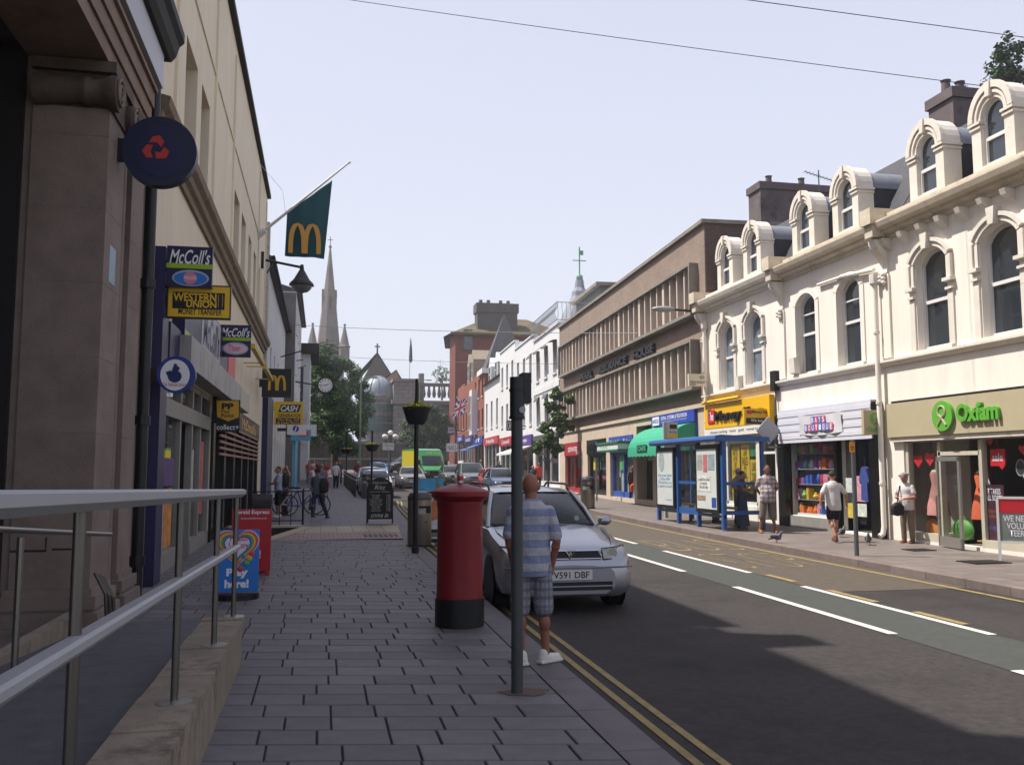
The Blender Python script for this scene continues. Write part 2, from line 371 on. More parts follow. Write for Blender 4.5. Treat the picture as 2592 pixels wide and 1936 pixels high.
def slab_mesh(w_, d_):
    k = (round(w_, 2), round(d_, 2))
    if k not in meshes:
        a, b = k[0]/2-.006, k[1]/2-.005; e = .006
        mb = MB(); vs = [(-a, -b, -.04), (a, -b, -.04), (a, b, -.04), (-a, b, -.04), (-a, -b, -e), (a, -b, -e), (a, b, -e), (-a, b, -e), (-a+e, -b+e, 0), (a-e, -b+e, 0), (a-e, b-e, 0), (-a+e, b-e, 0)]
        mb.add(vs, [(0, 1, 5, 4), (1, 2, 6, 5), (2, 3, 7, 6), (3, 0, 4, 7), (4, 5, 9, 8), (5, 6, 10, 9), (6, 7, 11, 10), (7, 4, 8, 11), (8, 9, 10, 11)])
        mb.v = [(v[0], v[1]-SKEW*v[0], v[2]) for v in mb.v]; me = bpy.data.meshes.new('paving_slab'); me.from_pydata(mb.v, [], mb.f); me.materials.append(slabm); meshes[k] = me
    return meshes[k]
rs = random.Random(5); rest = MB(); cnt = 0
y = 4.5
while y < 20.8:
    d_ = .31; xr = interp(y+.2, KL)-.3; x = -.66 if y < 8.2 else -2.39; first = True
    while x < xr-.05:
        w_ = rs.choice([.36, .36, .45, .45, .54, .3]) if not first else rs.choice([.3, .45, .2, .36]); first = False
        w_ = min(w_, xr-x)
        if xr-(x+w_) < .14: w_ = xr-x
        yc = y+d_/2-SKEW*(x+w_/2-.5); z = zg(yc)+.1+rs.uniform(-.0015, .0015)
        if cnt < 296:
            o = link('paving_slab', slab_mesh(w_, d_), pav, (x+w_/2, yc, z)); o.rotation_euler = (math.atan(.007)+rs.uniform(-.002, .002), rs.uniform(-.003, .003), 0); cnt += 1
        else:
            k0 = len(rest.v); rest.box(x+.006, x+w_-.006, y+.005, y+d_-.005, z-.03, z); rest.v[k0:] = [(v[0], v[1]-SKEW*(v[0]-.5), v[2]) for v in rest.v[k0:]]
        x += w_
    y += d_
y = 1.2
while y < 4.39:
    x = -.66; xr = 1.72
    while x < xr-.05:
        w_ = min(rs.choice([.45, .6, .75]), xr-x); rest.box(x+.006, x+w_-.006, y+.005, y+.395, zg(y)+.06, zg(y+.2)+.1); x += w_
    y += .4
if rest.v: struct(rest.build('paving_slab_field', slabm, pav), 'stuff')
strip('far_paving', paving_far, 25.45, 140, lambda y: interp(y, LX), lambda y: interp(y, KL)-.28, .1, pav)
# crossing: pink and buff blocks
pink = bpy.data.materials.new('pink_block'); pink.use_nodes = True; paving_mat(pink, '#9a7a74', '#8a6a66', '#4a3a38', .2, .2, .72, .5)
buff = bpy.data.materials.new('buff_block'); buff.use_nodes = True; paving_mat(buff, '#a89a80', '#9a8c72', '#5d5446', .4, .4, .75, 0.)
lxf = lambda y: interp(y, LX)+.0
strip('pink_blocks', pink, 21.12, 23.2, lambda y: lxf(max(y, 21.22))+.35, lambda y: interp(y, KL)-.3, .1, pav, .5)
strip('buff_blocks', buff, 23.2, 25.45, lambda y: lxf(min(y, 25.39))+.35, lambda y: interp(y, KL)-.3, .1, pav, .5)
strip('buff_edging', M('buff_edging', S('#b5a58a', .75), .8, n=.15), 21.22, 25.39, lambda y: lxf(y), lambda y: lxf(y)+.34, .102, pav, .5)
mb = MB()
for i in range(7): mb.box(1.0+i*.12, 1.07+i*.12, 21.7, 22.5, zg(22)+.095, zg(22)+.107)
mb.build('gully_grate', M('iron', '#2c2a29', .6, .6), pav)
# sunken entrance beside the crossing
z0 = zg(23)+.1
struct(MB().poly([(-1.35, 21.21, z0-.004), (-.5, 25.4, z0), (-2.4, 25.4, z0-.75), (-2.4, 21.21, z0-.3)]).build('sunken_path', M('sunken_paving', S('#6d6560', .6), .8, n=.2)))
rw = thing('retaining_wall', 'dark low retaining wall with pale coping beside the sunken entrance', 'wall', (-1.45, 25.45, z0-.7))
bx('wall_face', M('dark_render', '#3d352f', .9, n=.3, ns=3, b=.3), rw, -.95, .98, -.02, .14, 0, .7)
bx('coping', M('pale_coping', '#b8b0a2', .8, n=.15), rw, -.95, 1.0, -.05, .17, .7, .76)
rl = thing('iron_railing', 'black iron railing with upright bars on the retaining wall', 'railing', (-1.45, 25.5, z0+.06))
black = M('black_paint', '#17171a', .45, n=.1)
for i in range(7): MB().tube([(-.85+i*.3, 0, 0), (-.85+i*.3, 0, .92)], .014, 6).build('upright', black, rl)
for z in (.12, .9): MB().tube([(-.9, 0, z), (.97, 0, z)], .018, 6).build('rail', black, rl)
MB().tube([(.97, -.0, -.4), (.97, 0, .98)], .025, 8).build('end_post', black, rl)
# kerbs
def kerb(name, KX, side, y0, ymid, y1, mat, wid=.3, h=.1):
    root = None; mb = MB(); P = []
    n = int((y1-ymid)/1.)
    sgn = -1 if side == 'L' else 1
    for i in range(n+1):
        y = ymid+(y1-ymid)*i/n; x = interp(y, KX); P.append([(x, y, zg(y)-.1), (x, y, zg(y)+h), (x+sgn*wid, y, zg(y)+h)])
    root = struct(mb.grid(P).build(name, mat))
    L = .915; y = y0
    while y < ymid-.01:
        y2 = min(y+L, ymid); a, b = interp(y, KX), interp(y2, KX); gap = .004; m = MB(); e = .012
        za, zb = zg(y)+h, zg(y2)+h
        pr = [(0, -.2), (0, -e), (sgn*e, 0), (sgn*(wid-.004), 0), (sgn*(wid-.004), -.2)]
        vs = [(a+q[0], y+gap, za+q[1]) for q in pr]+[(b+q[0], y2-gap, zb+q[1]) for q in pr]
        k = len(pr); m.add(vs, [tuple(range(k)), tuple(range(2*k-1, k-1, -1))]+[(i, i+k, (i+1) % k+k, (i+1) % k) for i in range(k)])
        m.build('kerb_stone', mat, root); y = y2
    return root
kerb('kerb', KL, 'L', 2.6, 26, 139, kerb_near)
kerb('kerb', KR, 'R', 6.5, 34, 139, kerbm, .28, .13)
pr_mat = bpy.data.materials.new('paving_sunny'); pr_mat.use_nodes = True; paving_mat(pr_mat, '#8d827c', '#7f756f', '#5a514c', .62, .4, .62)
PRZ = .13
rp = struct(MB().grid([[(interp(y, KR)+.275+(interp(y, RX)+.3-interp(y, KR)-.275)*t, y, zg(y)+PRZ+.02*t) for t in (0, .5, 1)] for y in ys_]).build('pavement', pr_mat))
iron = M('iron', '#2c2a29', .6, .6)
for px, py, w_, d_ in ((1580, 1166, .0, 0), (2125, 1213, .7, .5), (1985, 1187, .5, .4)):
    if w_: q = gs(px, py, PRZ+.02); MB().box(-w_/2, w_/2, -d_/2, d_/2, -.03, .006).build('access_cover', iron, rp, loc=q)
for px, py, w_, d_ in ((1250, 1335, 0, 0), (340, 1395, .5, .35)):
    if w_: q = gs(px, py, .1); MB().box(-w_/2, w_/2, -d_/2, d_/2, -.03, .004).build('access_cover', iron, pav, loc=q)
# ================================================================ left side of the street
stone = M('bank_stone', S('#9c8a80', .6), .8, n=.22, ns=2.5, b=.25, bs=30, rnd=.05, dirt=('#6e5f58', 1.3, .6))
stone_d = M('bank_stone_dirty', S('#7a6a5e', .5), .85, n=.3, ns=3, b=.3, bs=30, dirt=('#3c332c', 2.2, .56))
cream = M('cream_render', S('#e0d2ba', .95), .85, n=.1, ns=.8, b=.12, bs=40, dirt=('#b5a684', .55, .66), stretch=(1.6, 1.6, .35))
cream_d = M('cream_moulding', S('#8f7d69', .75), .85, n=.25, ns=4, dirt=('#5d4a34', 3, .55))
lead = M('lead_dark', '#2a2724', .7, n=.3, ns=2)
navy = M('navy', '#1b1c46', .4); lime = M('lime', '#8fae2c', .4); white = M('white_paint', '#d9d8d4', .5, n=.06, ns=3)
yellow = M('sign_yellow', '#d8b022', .45); black_s = M('sign_black', '#161616', .35); red = M('sign_red', '#c2202c', .4)
glass = Mglass('shop_glass'); glass_up = M('window_glass', '#2b3138', .04, spec=1., n=.3, ns=.7)
dark_in = M('interior_shade', '#1c1a19', .9)  # near-black colour stands in for the shade of unlit interiors
steel = M('brushed_steel', '#8d8a86', .32, .9, n=.1, ns=20, stretch=(1, 1, .1))
# ---- bank
bk = thing('bank', 'stone bank with tall piers, scrolled capital and dark projecting cornice', 'building', (-2.4, 6, 0), 90)
mb = MB()
mb.box(-6, 6.55, .6, 9, 6.9, 13.0); mb.box(-6, 6.6, 0, .6, 7.7, 12.75); mb.box(-6, 2.6, 0, .7, 12.75, 13.4)
mb.box(4.0, 6.55, .12, 9, -.3, 6.2)
mb.build('wall', stone, bk)
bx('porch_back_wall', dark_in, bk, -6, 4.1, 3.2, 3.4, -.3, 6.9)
bx('porch_shade_panel', dark_in, bk, 3.95, 3.995, .7, 3.3, -.3, 6.2); bx('porch_ceiling', stone_d, bk, -6, 4.6, -.0, 3.2, 6.22, 6.3)  # dark side panel added so the porch reads as deep shade
bx('porch_floor', M('porch_stone', '#6d665e', .7, n=.2), bk, -6, 4.0, .25, 3.2, -.3, .22)
ar = MB()
for k, (o_, a, b) in enumerate(((.10, 6.12, 6.3), (.13, 6.304, 6.5), (.16, 6.504, 6.7), (.2, 6.704, 6.76))): ar.box(-6, 6.2, -o_, .7, a, b)
ar.build('architrave', M('architrave_stone', S('#a08876', .62), .85, n=.25, ns=3, dirt=('#6a5240', 2, .58)), bk)
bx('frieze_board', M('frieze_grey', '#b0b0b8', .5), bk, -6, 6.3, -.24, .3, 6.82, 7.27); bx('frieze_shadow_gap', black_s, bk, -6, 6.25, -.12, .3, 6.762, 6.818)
MB().prof([(.3, 7.28), (-.3, 7.28), (-.36, 7.36), (-.4, 7.5), (-.46, 7.56), (-.46, 7.68), (.3, 7.74)], -6, 6.5).build('cornice', lead, bk)
bx('chimney', stone_d, bk, 7.45-.1, 7.85, .3, 1.2, 12.6, 14.5) if False else MB().box(5.95, 6.45, .25, 1.1, 12.6, 14.6).box(5.9, 6.5, .2, 1.15, 14.3, 14.45).build('chimney', stone_d, bk)
def pier(u0, u1, y0, y1, cap=True):
    p = bx('pier', stone, bk, u0+.004, u1-.004, y0+.004, y1-.004, .0, 5.6)
    z = .62
    while z < 5.5:
        h = min(.78, 5.56-z); bx('stone_block', stone, p, u0, u1, y0, y1, z+.002, z+h-.002); z += h
    MB().box(u0-.12, u1+.12, y0-.12, y1+.1, 0, .26).build('plinth', stone, p)
    m = MB(); e = [(.10, .262), (.12, .30), (.115, .36), (.06, .39), (.05, .42), (.08, .45), (.08, .5), (.03, .55), (0, .62)]
    for (a, z0), (b, z1) in zip(e, e[1:]): m.box(u0-max(a, b), u1+max(a, b), y0-max(a, b), y1+.05, z0, z1)
    m.build('base_moulding', stone, p)
    if cap:
        c = MB(); c.box(u0-.06, u1+.06, y0-.06, y1+.02, 5.98, 6.1); c.box(u0+.02, u1-.02, y0-.02, y1, 5.6, 5.98)
        co = c.build('capital', stone_d, p)
        for uc in (u0-.02, u1+.02):
            s_ = MB(); prf = [(.001, y0-.10), (.19, y0-.09), (.19, y0-.02), (.15, y0+.05), (.13, y0+.16), (.16, y0+.2), (.16, y0+.24), (.12, y0+.32), (.14, (y0+y1)/2), (.14, y1-.2), (.17, y1-.1), (.17, y1-.02), (.001, y1)]
            n = 16; vs = [(uc+r*math.cos(2*math.pi*j/n), yy, 5.76+r*math.sin(2*math.pi*j/n)) for r, yy in prf for j in range(n)]
            s_.add(vs, [(i*n+j, i*n+(j+1) % n, (i+1)*n+(j+1) % n, (i+1)*n+j) for i in range(len(prf)-1) for j in range(n)])
            v_ = s_.build('bolster', stone_d, co, smooth=50)
            sp = [(uc+(.17-.14*t/26)*math.cos(t*.55), y0-.11, 5.76+(.17-.14*t/26)*math.sin(t*.55)) for t in range(27)]
            MB().tube(sp, .016, 6).build('volute', stone, co)
        MB().ball((0, 0, 0), .01).build('bead', stone, co) if False else None
    return p
pier(3.97, 4.75, -.13, .62); pier(5.25, 5.95, -.12, .4);
m = MB(); m.tube([(5.0, -.02, .5), (5.0, -.02, 5.6)], .09, 12); m.build('engaged_shaft', stone, bk, smooth=True)
# small blue plaque
bp = fs(262, 490, -2.3); o = MB().box(-.14, .14, -.02, .0, -.2, .2).build('wall_plaque', M('plaque_blue', '#7e97a5', .4), None, loc=(-2.285, 10.35, 4.0)); o.rotation_euler = (0, 0, R(90)); tag(o, 'small pale blue plaque fixed to the bank pier', 'plaque')
# drainpipe
dp = thing('drainpipe', 'black cast iron drainpipe between the bank and the cream building', 'drainpipe', (-2.3, 12.55, zg(12.5)+.1))
m = MB(); m.tube([(0, 0, 0), (0, 0, 6.9)], .075, 10); m.build('pipe', black, dp, smooth=True)
for z in (.4, 2.2, 4.0, 5.8): MB().tube([(0, 0, z), (0, 0, z+.12)], .1, 10).build('collar', black, dp)
# ---- cream building
LW = Face('cream_building', 'cream rendered building with tall narrow windows, heavy cornice and two shopfronts', 'building', (-2.4, 12.75, 0), 90)
o0 = 12.75; Y = lambda y: y-o0
mb = MB(); ops = [(Y(a), Y(b), 7.2, 9.2) for a, b in ((15.7, 17.1), (17.7, 18.95), (24.4, 25.9), (26.65, 28.05), (29.1, 30.3), (31.3, 32.4), (33.4, 34.4))]
ops_s = [(Y(14.45), Y(20.85), .05, 3.4), (Y(21.4), Y(34.9), -.1, 2.9)]
wall(mb, 0, Y(37.6), -.5, 12.85, ops+ops_s, 0, .45)
shell(mb, 0, Y(37.6), -.5, 12.85, 9)
mb.build('wall', cream, LW.t)
for a, b, c, d in ops: window(LW.t, a, b, c, d, 0, .4, white, glass_up, bars=(.5,), fw=.07)
for a in (14.6, 19.6, 23.6, 33.0, 36.9): bx('pilaster_strip', cream, LW.t, Y(a), Y(a)+.14, -.05, .02, 7.1, 12.5)
bx('panel_edge', cream, LW.t, Y(14.6), Y(33.1), -.03, .02, 10.2, 10.3)
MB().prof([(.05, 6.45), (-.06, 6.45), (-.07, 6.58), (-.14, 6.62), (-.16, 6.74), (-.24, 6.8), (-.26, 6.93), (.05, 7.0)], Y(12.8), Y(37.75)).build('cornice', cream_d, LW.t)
bx('gutter', lead, LW.t, -.05, Y(37.65), -.14, .2, 12.86, 13.0)
bx('plinth', M('dark_plinth', '#3a3836', .6, n=.2), LW.t, Y(13.9), Y(14.45), -.03, .02, -.4, .35)
# convenience shop front
bx('sign_pilaster', navy, LW.t, Y(13.55), Y(14.1), -.14, .03, .1, 5.0)
bx('sign_pilaster', navy, LW.t, Y(14.1), Y(15.4), -.16, .03, 3.42, 4.0)
shopg = M('shop_frame', S('#9a9690', .8), .5, n=.12); sb = MB()
for a in (14.45, 16.6, 18.05, 19.25, 20.7): sb.box(Y(a), Y(a)+.14, .02, .14, .05, 3.38)
sb.box(Y(14.45), Y(20.85), .0, .16, 2.66, 2.94); sb.box(Y(14.45), Y(20.85), .03, .13, 3.3, 3.4); sb.box(Y(14.45), Y(16.7), .0, .2, .05, .5); sb.box(Y(18.1), Y(20.85), .0, .2, .05, .5)
sf = sb.build('shop_frame', shopg, LW.t)
for a, b, c, d in ((14.59, 16.6, .5, 2.66), (18.19, 19.25, .5, 2.66), (19.39, 20.7, .5, 2.66), (14.59, 16.6, 2.94, 3.3), (16.74, 18.05, 2.94, 3.3), (18.19, 19.25, 2.94, 3.3), (19.39, 20.7, 2.94, 3.3)):
    MB().poly([(Y(a), .09, c), (Y(b), .09, c), (Y(b), .09, d), (Y(a), .09, d)]).build('pane', glass, sf)
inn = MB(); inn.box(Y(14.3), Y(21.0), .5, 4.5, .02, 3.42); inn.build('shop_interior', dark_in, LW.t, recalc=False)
rb = random.Random(3)
for a, b, c, d, cc in ((14.65, 15.5, .55, 1.5, '#c9a0a8'), (15.55, 16.3, .55, 1.5, '#d08a3a'), (14.65, 16.4, 1.55, 2.0, '#5a3a78'), (19.4, 19.8, .6, 2.5, '#c8b040'), (19.85, 20.3, .9, 2.4, '#c05a5a'), (18.3, 18.8, 1.2, 2.2, '#b8b4a8'), (14.65, 15.2, 2.1, 2.6, '#c04a50')):
    bx('poster', M('poster_'+cc, cc, .5, n=.5, ns=5), LW.t, Y(a), Y(b), .07, .08, c, d)
MB().box(Y(16.75), Y(18.0), .25, .28, .05, 2.6).build('door', M('door_dark', '#1f2422', .2, spec=.8), LW.t)
fasc = M('weathered_white', S('#b9b6b2', .8), .7, n=.2, ns=2, dirt=('#6d6a64', 2.4, .56), stretch=(1, 1, .4))
bx('fascia', fasc, LW.t, Y(15.0), Y(24.2), -.34, 0, 3.42, 3.93); bx('fascia', M('pale_panel', '#b5b19e', .6, n=.1), LW.t, Y(24.25), Y(27), -.32, 0, 3.42, 3.93)
fp_ = bx('sign_panel', navy, LW.t, Y(15.2), Y(21.9), -.2, 0, 3.96, 4.9)
bx('sign_panel', M('grey_white', '#a8a8ac', .5), LW.t, Y(17.2), Y(20.2), -.21, -.2, 4.0, 4.86)
T(LW.t, "McColl's", Y(17.4), Y(20.0), 4.1, 4.8, -.212, navy, .02, .2)
bx('sign_panel', red, LW.t, Y(22.1), Y(23.8), -.2, 0, 3.96, 5.0); bx('stripe', lime, LW.t, Y(15.2), Y(21.9), -.204, -.2, 3.98, 4.06)
# burger shop front
mb = MB(); mb.box(Y(20.9), Y(34.9), -.1, .02, 2.85, 3.45)
for a in (20.86, 23.2, 25.6, 28.0, 30.4, 32.8, 34.6): mb.box(Y(a), Y(a)+.42, -.06, .2, -.3, 2.85)
mb.box(Y(20.9), Y(34.9), .0, .2, -.3, .35)
sf = mb.build('black_shopfront', M('black_gloss', '#141312', .25), LW.t)
for a in (21.28, 23.62, 26.02, 28.42, 30.82, 33.22): MB().poly([(Y(a), .1, .35), (Y(a+1.98), .1, .35), (Y(a+1.98), .1, 2.85), (Y(a), .1, 2.85)]).build('pane', glass, sf)
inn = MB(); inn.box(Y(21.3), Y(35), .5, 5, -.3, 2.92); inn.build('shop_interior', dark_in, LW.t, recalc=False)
for i in range(6): bx('timber_slat', M('pink_timber', '#a2776a', .6, n=.2, ns=10), LW.t, Y(21.6), Y(34.4), -.14, -.1, 2.15+i*.14, 2.2+i*.14)
T(LW.t, "McDonald's", Y(27.5), Y(33), 3.0, 3.35, -.102, M('gold', '#c79a22', .4), .02)
for a in (24.5, 29.5):
    m = MB(); m.tube([(Y(a), 0, 5.05), (Y(a), -.5, 5.05)], .02, 6); m.tube([(Y(a)+4, 0, 5.05), (Y(a)+4, -.5, 5.05)], .02, 6); m.box(Y(a), Y(a)+4.2, -.62, -.5, 4.98, 5.1); m.build('sign_light', M('dull_yellow', '#b59a35', .5), LW.t)
# ---- further buildings along the left
def simple_block(name, label, X, Y0, Y1, ztop, wm, rows, roofm=None, roof_h=0., dep=9., wn=(3, .9, 1.5), z0=None, shop=None, sillm=white):
    zb = zg(Y0) if z0 is None else z0
    B = Face(name, label, 'building', (X, Y0, zb), 90); W = Y1-Y0; H = ztop-zb
    n, ww, wh = wn; ops = []
    for r in rows:
        for i in range(n): c = W*(i+.5)/n; ops.append((c-ww/2, c+ww/2, r, r+wh))
    mb = MB(); wall(mb, 0, W, -.6, H, ops, 0, .2); shell(mb, 0, W, -.6, H, dep); mb.build('wall', wm, B.t)
    for a, b, c, d in ops: window(B.t, a, b, c, d, 0, .18, white, glass_up, bars=(.5,), sill=.07, sillm=sillm)
    if roof_h:
        MB().prof([(-.25, H), (-.25, H+.1), (dep/2, H+roof_h), (dep+.2, H+.1), (dep+.2, H)], -.02, W+.02).build('roof', roofm, B.t)
        MB().tube([(-.02, -.3, H+.06), (W, -.3, H+.06)], .07, 8).build('gutter', lead, B.t)
    return B
slate = M('slate', '#4c4a4c', .7, n=.3, ns=4, b=.3, bs=20)
wr = M('white_render', S('#cfcfd0', .85), .85, n=.1, ns=1, dirt=('#9a9894', .8, .62), stretch=(1, 1, .4))
greyr = M('grey_render', S('#77726e', .8), .9, n=.3, ns=1.2, dirt=('#6b5138', 1.2, .62))
B3 = simple_block('rendered_building', 'white rendered building beyond the cream one, peeling parapet pier, navy shopfront', -2.4, 37.65, 58, 10.4, wr, (5.2,), slate, 1.6, wn=(6, .9, 1.9))
MB().box(-.05, .55, -.12, 9, 5.5, 11.6).build('parapet_pier', M('peeling_white', S('#c9c6c0', .8), .9, n=.2, dirt=('#8a5a2e', 3, .56)), B3.t)
bx('shopfront', navy, B3.t, .2, 4.2, -.22, .05, -.3, 4.6)
bx('shop_panel', M('cream_panel', '#c9c2b0', .6), B3.t, 4.4, 19.8, -.12, .05, 3.0, 4.0)
for i in range(6): bx('pilaster', white, B3.t, 5+i*2.7, 5.35+i*2.7, -.2, .05, -.3, 4.2)
for i in range(5): window(B3.t, 5.5+i*2.7, 7.5+i*2.7, .5, 2.9, 0, -.03, white, M('dark_glass', '#20262a', .05, spec=1.), vbars=(.5,), name='shop_window')
B4 = simple_block('rendered_building', 'tall white building with a bare grey side wall and dark eaves', -1.8, 58.05, 73, 13.0, wr, (4.4, 7.4, 10.0), slate, 1.5, wn=(4, 1., 1.7))
bx('side_wall_render', greyr, B4.t, -.03, -.002, -.0, 9, -.5, 12.35)
bx('shopfront', M('sky_blue', '#4d9ab5', .5), B4.t, .3, 6, -.15, .05, .1, 3.8); bx('shopfront', M('dark_shop', '#26282c', .5), B4.t, 6.2, 14.5, -.12, .05, .1, 3.8)
B5 = simple_block('rendered_building', 'narrow white house with a deep dark gutter where the pavement bends', -1.1, 74, 82, 11.6, wr, (3.6, 6.6), None, 0, wn=(2, 1., 1.6))
bx('eaves_box', lead, B5.t, -.6, 8.2, -.7, 3, 10.1, 10.9)
window(B5.t, 0, 0, 0, 0) if False else None
sw = MB(); sw.box(-.05, 0, .5, 1.7, 6.3, 9.0); sw.build('side_window', glass_up, B5.t)
bx('notice_panel', M('notice', '#c2b5b2', .6, n=.3), B5.t, -.06, -.01, .1, 1.2, 2.8, 5.4)
# ---- projecting signs
class Board:
    def __init__(s, name, label, x0, y0, x1, y1, Y=None, X=-2.26, th=.09, mat=None, shape='rect', cat='sign', group=None, arm=.12):
        if Y is None: Y = fs(x0, (y0+y1)/2, X).y
        a, b = ys(x0, y1, Y), ys(x1, y0, Y); s.Y = Y; s.c = Vector(((a.x+b.x)/2, Y, a.z)); s.W = b.x-a.x; s.H = b.z-a.z
        s.t = thing(name, label, cat, s.c, 0, group); W, H = s.W/2, s.H
        if shape == 'rect': MB().box(-W, W, 0, th, 0, H).build('panel', mat, s.t)
        if shape == 'round':
            m = MB(); n = 40
            m.prism([(H/2*math.cos(2*math.pi*i/n), H/2+H/2*math.sin(2*math.pi*i/n)) for i in range(n)], 0, th); m.build('disc', mat, s.t, smooth=30)
        if arm: MB().box(-W-arm, -W+.02, th*.2, th*.8, H*.35, H*.65).build('bracket', black, s.t)
    def l(s, x, y): p = ys(x, y, s.Y); return p.x-s.c.x, p.z-s.c.z
    def rect(s, name, mat, x0, y0, x1, y1, d=.004):
        a, b = s.l(x0, y1); c, e = s.l(x1, y0); return MB().box(a, c, -d, 0, b, e).build(name, mat, s.t)
    def oval(s, name, mat, x0, y0, x1, y1, d=.004, n=28, par=None):
        a, b = s.l(x0, y1); c, e = s.l(x1, y0)
        return MB().prism([((a+c)/2+(c-a)/2*math.cos(2*math.pi*i/n), (b+e)/2+(e-b)/2*math.sin(2*math.pi*i/n)) for i in range(n)], -d, 0).build(name, mat, s.t)
    def T(s, txt, x0, y0, x1, y1, mat, bold=0., shear=0., d=.008, **k):
        a, b = s.l(x0, y1); c, e = s.l(x1, y0); T(s.t, txt, a, c, b, e, -d, mat, bold, shear, **k)
    def poly(s, name, mat, pts, d=.008, t=.004): return MB().prism([s.l(*p) for p in pts], -d, -d+t).build(name, mat, s.t)
def arches(parent, x0, x1, z0, z1, y, mat, th=.005):
    W, H = x1-x0, z1-z0; m = MB(); wd = W*.075
    for k in (0, 1):
        pts = []
        for i in range(25):
            t = i/24; a = math.pi*(1-t); x = (.255+.215*math.cos(a))*1.0; z = math.sin(a)**.62
            if k: x = 1-x
            pts.append((x0+x*W, z0+max(0, z)*H*.96))
        L_, R_ = [], []
        for i, p in enumerate(pts):
            q, r = pts[max(0, i-1)], pts[min(24, i+1)]; dx, dz = r[0]-q[0], r[1]-q[1]; l = math.hypot(dx, dz) or 1
            wq = wd*(1.0 if abs(dz) > abs(dx) else .62); L_.append((p[0]-dz/l*wq, max(z0, p[1]+dx/l*wq))); R_.append((p[0]+dz/l*wq, max(z0, p[1]-dx/l*wq)))
        for i in range(24): m.poly([(L_[i][0], y-k*.001, L_[i][1]), (L_[i+1][0], y-k*.001, L_[i+1][1]), (R_[i+1][0], y-k*.001, R_[i+1][1]), (R_[i][0], y-k*.001, R_[i][1])])
    return m.build('arches', mat, parent)
darknavy = M('bank_navy', '#15193a', .4)
b = Board('bank_sign', 'round dark navy sign with interlocking red chevrons on the bank pier', 273, 257, 415, 397, Y=10.35, shape='round', th=.14, mat=darknavy, arm=.0)
MB().box(-.62, -.3, .02, .12, b.H/2-.12, b.H/2+.12).build('bracket', black, b.t)
b.oval('inner_disc', M('bank_navy2', '#1a1e42', .35), 290, 275, 396, 380)
rm = M('chevron_red', '#b3322a', .4)
def chev(pts): b.poly('chevron', rm, pts)
chev([(322, 309), (330, 296), (346, 293), (355, 307), (348, 319), (341, 309), (334, 308)])
chev([(307, 326), (317, 313), (331, 314), (325, 327), (331, 341), (316, 341)])
chev([(335, 328), (347, 330), (355, 318), (366, 328), (359, 343), (337, 343)])
b = Board('shop_sign', 'tall navy hanging shop sign with white lettering and lime stripe by the drainpipe', 358, 535, 460, 618, mat=navy, arm=.25)
wt = M('sign_white', '#dcdce2', .4); b.T("McColl's", 366, 541, 455, 569, wt, .012, .3)
b.rect('stripe', lime, 359, 572, 460, 578); b.oval('oval', M('oval_grey', '#9aa0ac', .4), 371, 585, 452, 617); b.oval('oval', M('oval_blue', '#2a6fc0', .4), 375, 589, 448, 615, .007); b.oval('oval', M('oval_pink', '#c8788c', .4), 396, 588, 426, 614, .009); b.T('WALKERS', 398, 597, 425, 604, wt, d=.012)
b = Board('money_transfer_sign', 'yellow and black money transfer sign under the navy hanging sign', 358, 618, 500, 686, mat=black_s, arm=.1)
b.rect('yellow_panel', yellow, 362, 621, 497, 683); b.rect('black_panel', black_s, 372, 634, 486, 666, .006)
b.T('WESTERN', 374, 635, 468, 650, yellow, .03, d=.009); b.T('UNION', 402, 651, 468, 664, yellow, .03, d=.009); b.T('MONEY TRANSFER', 385, 668, 479, 679, black_s, .012)
for x in (471, 480): b.rect('stripe', yellow, x, 637, x+1.6, 663, .008)
b = Board('shop_sign', 'smaller navy hanging shop sign with pink oval beyond the money transfer sign', 475, 703, 543, 770, mat=navy, arm=.15)
b.T("McColl's", 478, 709, 540, 727, wt, .012, .3); b.rect('stripe', lime, 475, 730, 543, 735); b.oval('oval', M('oval_grey'), 480, 740, 537, 766); b.oval('oval', M('oval_pale', '#d8b8c4', .4), 483, 743, 534, 763, .007); b.T('Tizer', 493, 746, 520, 758, M('pink_ink', '#c04a78', .4), .01, d=.010)
b = Board('lottery_sign', 'round blue and white lottery sign with crossed fingers beside the shop window', 340, 770, 420, 848, Y=13.1, shape='round', th=.14, mat=M('lottery_blue', '#25357e', .4), arm=.16)
b.oval('white_disc', wt, 345, 777, 411, 843); ink = M('ink_navy', '#1c2560', .4)
b.oval('hand', ink, 362, 800, 393, 826, .007); b.poly('finger', ink, [(358, 804), (368, 800), (373, 811), (364, 816)], .0085); b.poly('finger', ink, [(371, 802), (377, 785), (383, 787), (381, 803)], .010); b.poly('finger', ink, [(376, 803), (384, 790), (389, 795), (383, 805)], .0115)
b.T('The National Lottery', 352, 827, 402, 836, M('ink_red', '#c0404c', .4), 0, d=.009)
b = Board('arches_sign', 'black projecting sign with golden double arches at the end of the cream building', 565, 797, 630, 857, mat=M('sign_darkgreen', '#14181a', .4), th=.22, arm=.1)
a_, c_ = b.l(580, 843); e_, f_ = b.l(617, 811); arches(b.t, a_, e_, c_, f_, -.006, M('gold'))
b = Board('payment_sign', 'black hanging sign with a yellow shield panel over the shop door', 466, 864, 519, 932, mat=black_s, arm=.1)
b.poly('shield', M('pay_yellow', '#c99a28', .4), [(468, 865), (516, 866), (516, 901), (493, 910), (469, 900)]); b.T('PP', 479, 871, 505, 884, black_s, .05, d=.012); b.T('Pay', 478, 886, 497, 893, black_s, .02, d=.012); b.T('Point', 478, 894, 506, 901, black_s, .02, d=.012); b.T('collect+', 468, 917, 516, 928, wt, .01)
b = Board('pawn_sign', 'yellow projecting sign with white CASH lettering beyond the burger sign', 590, 868, 655, 917, mat=yellow, arm=.12)
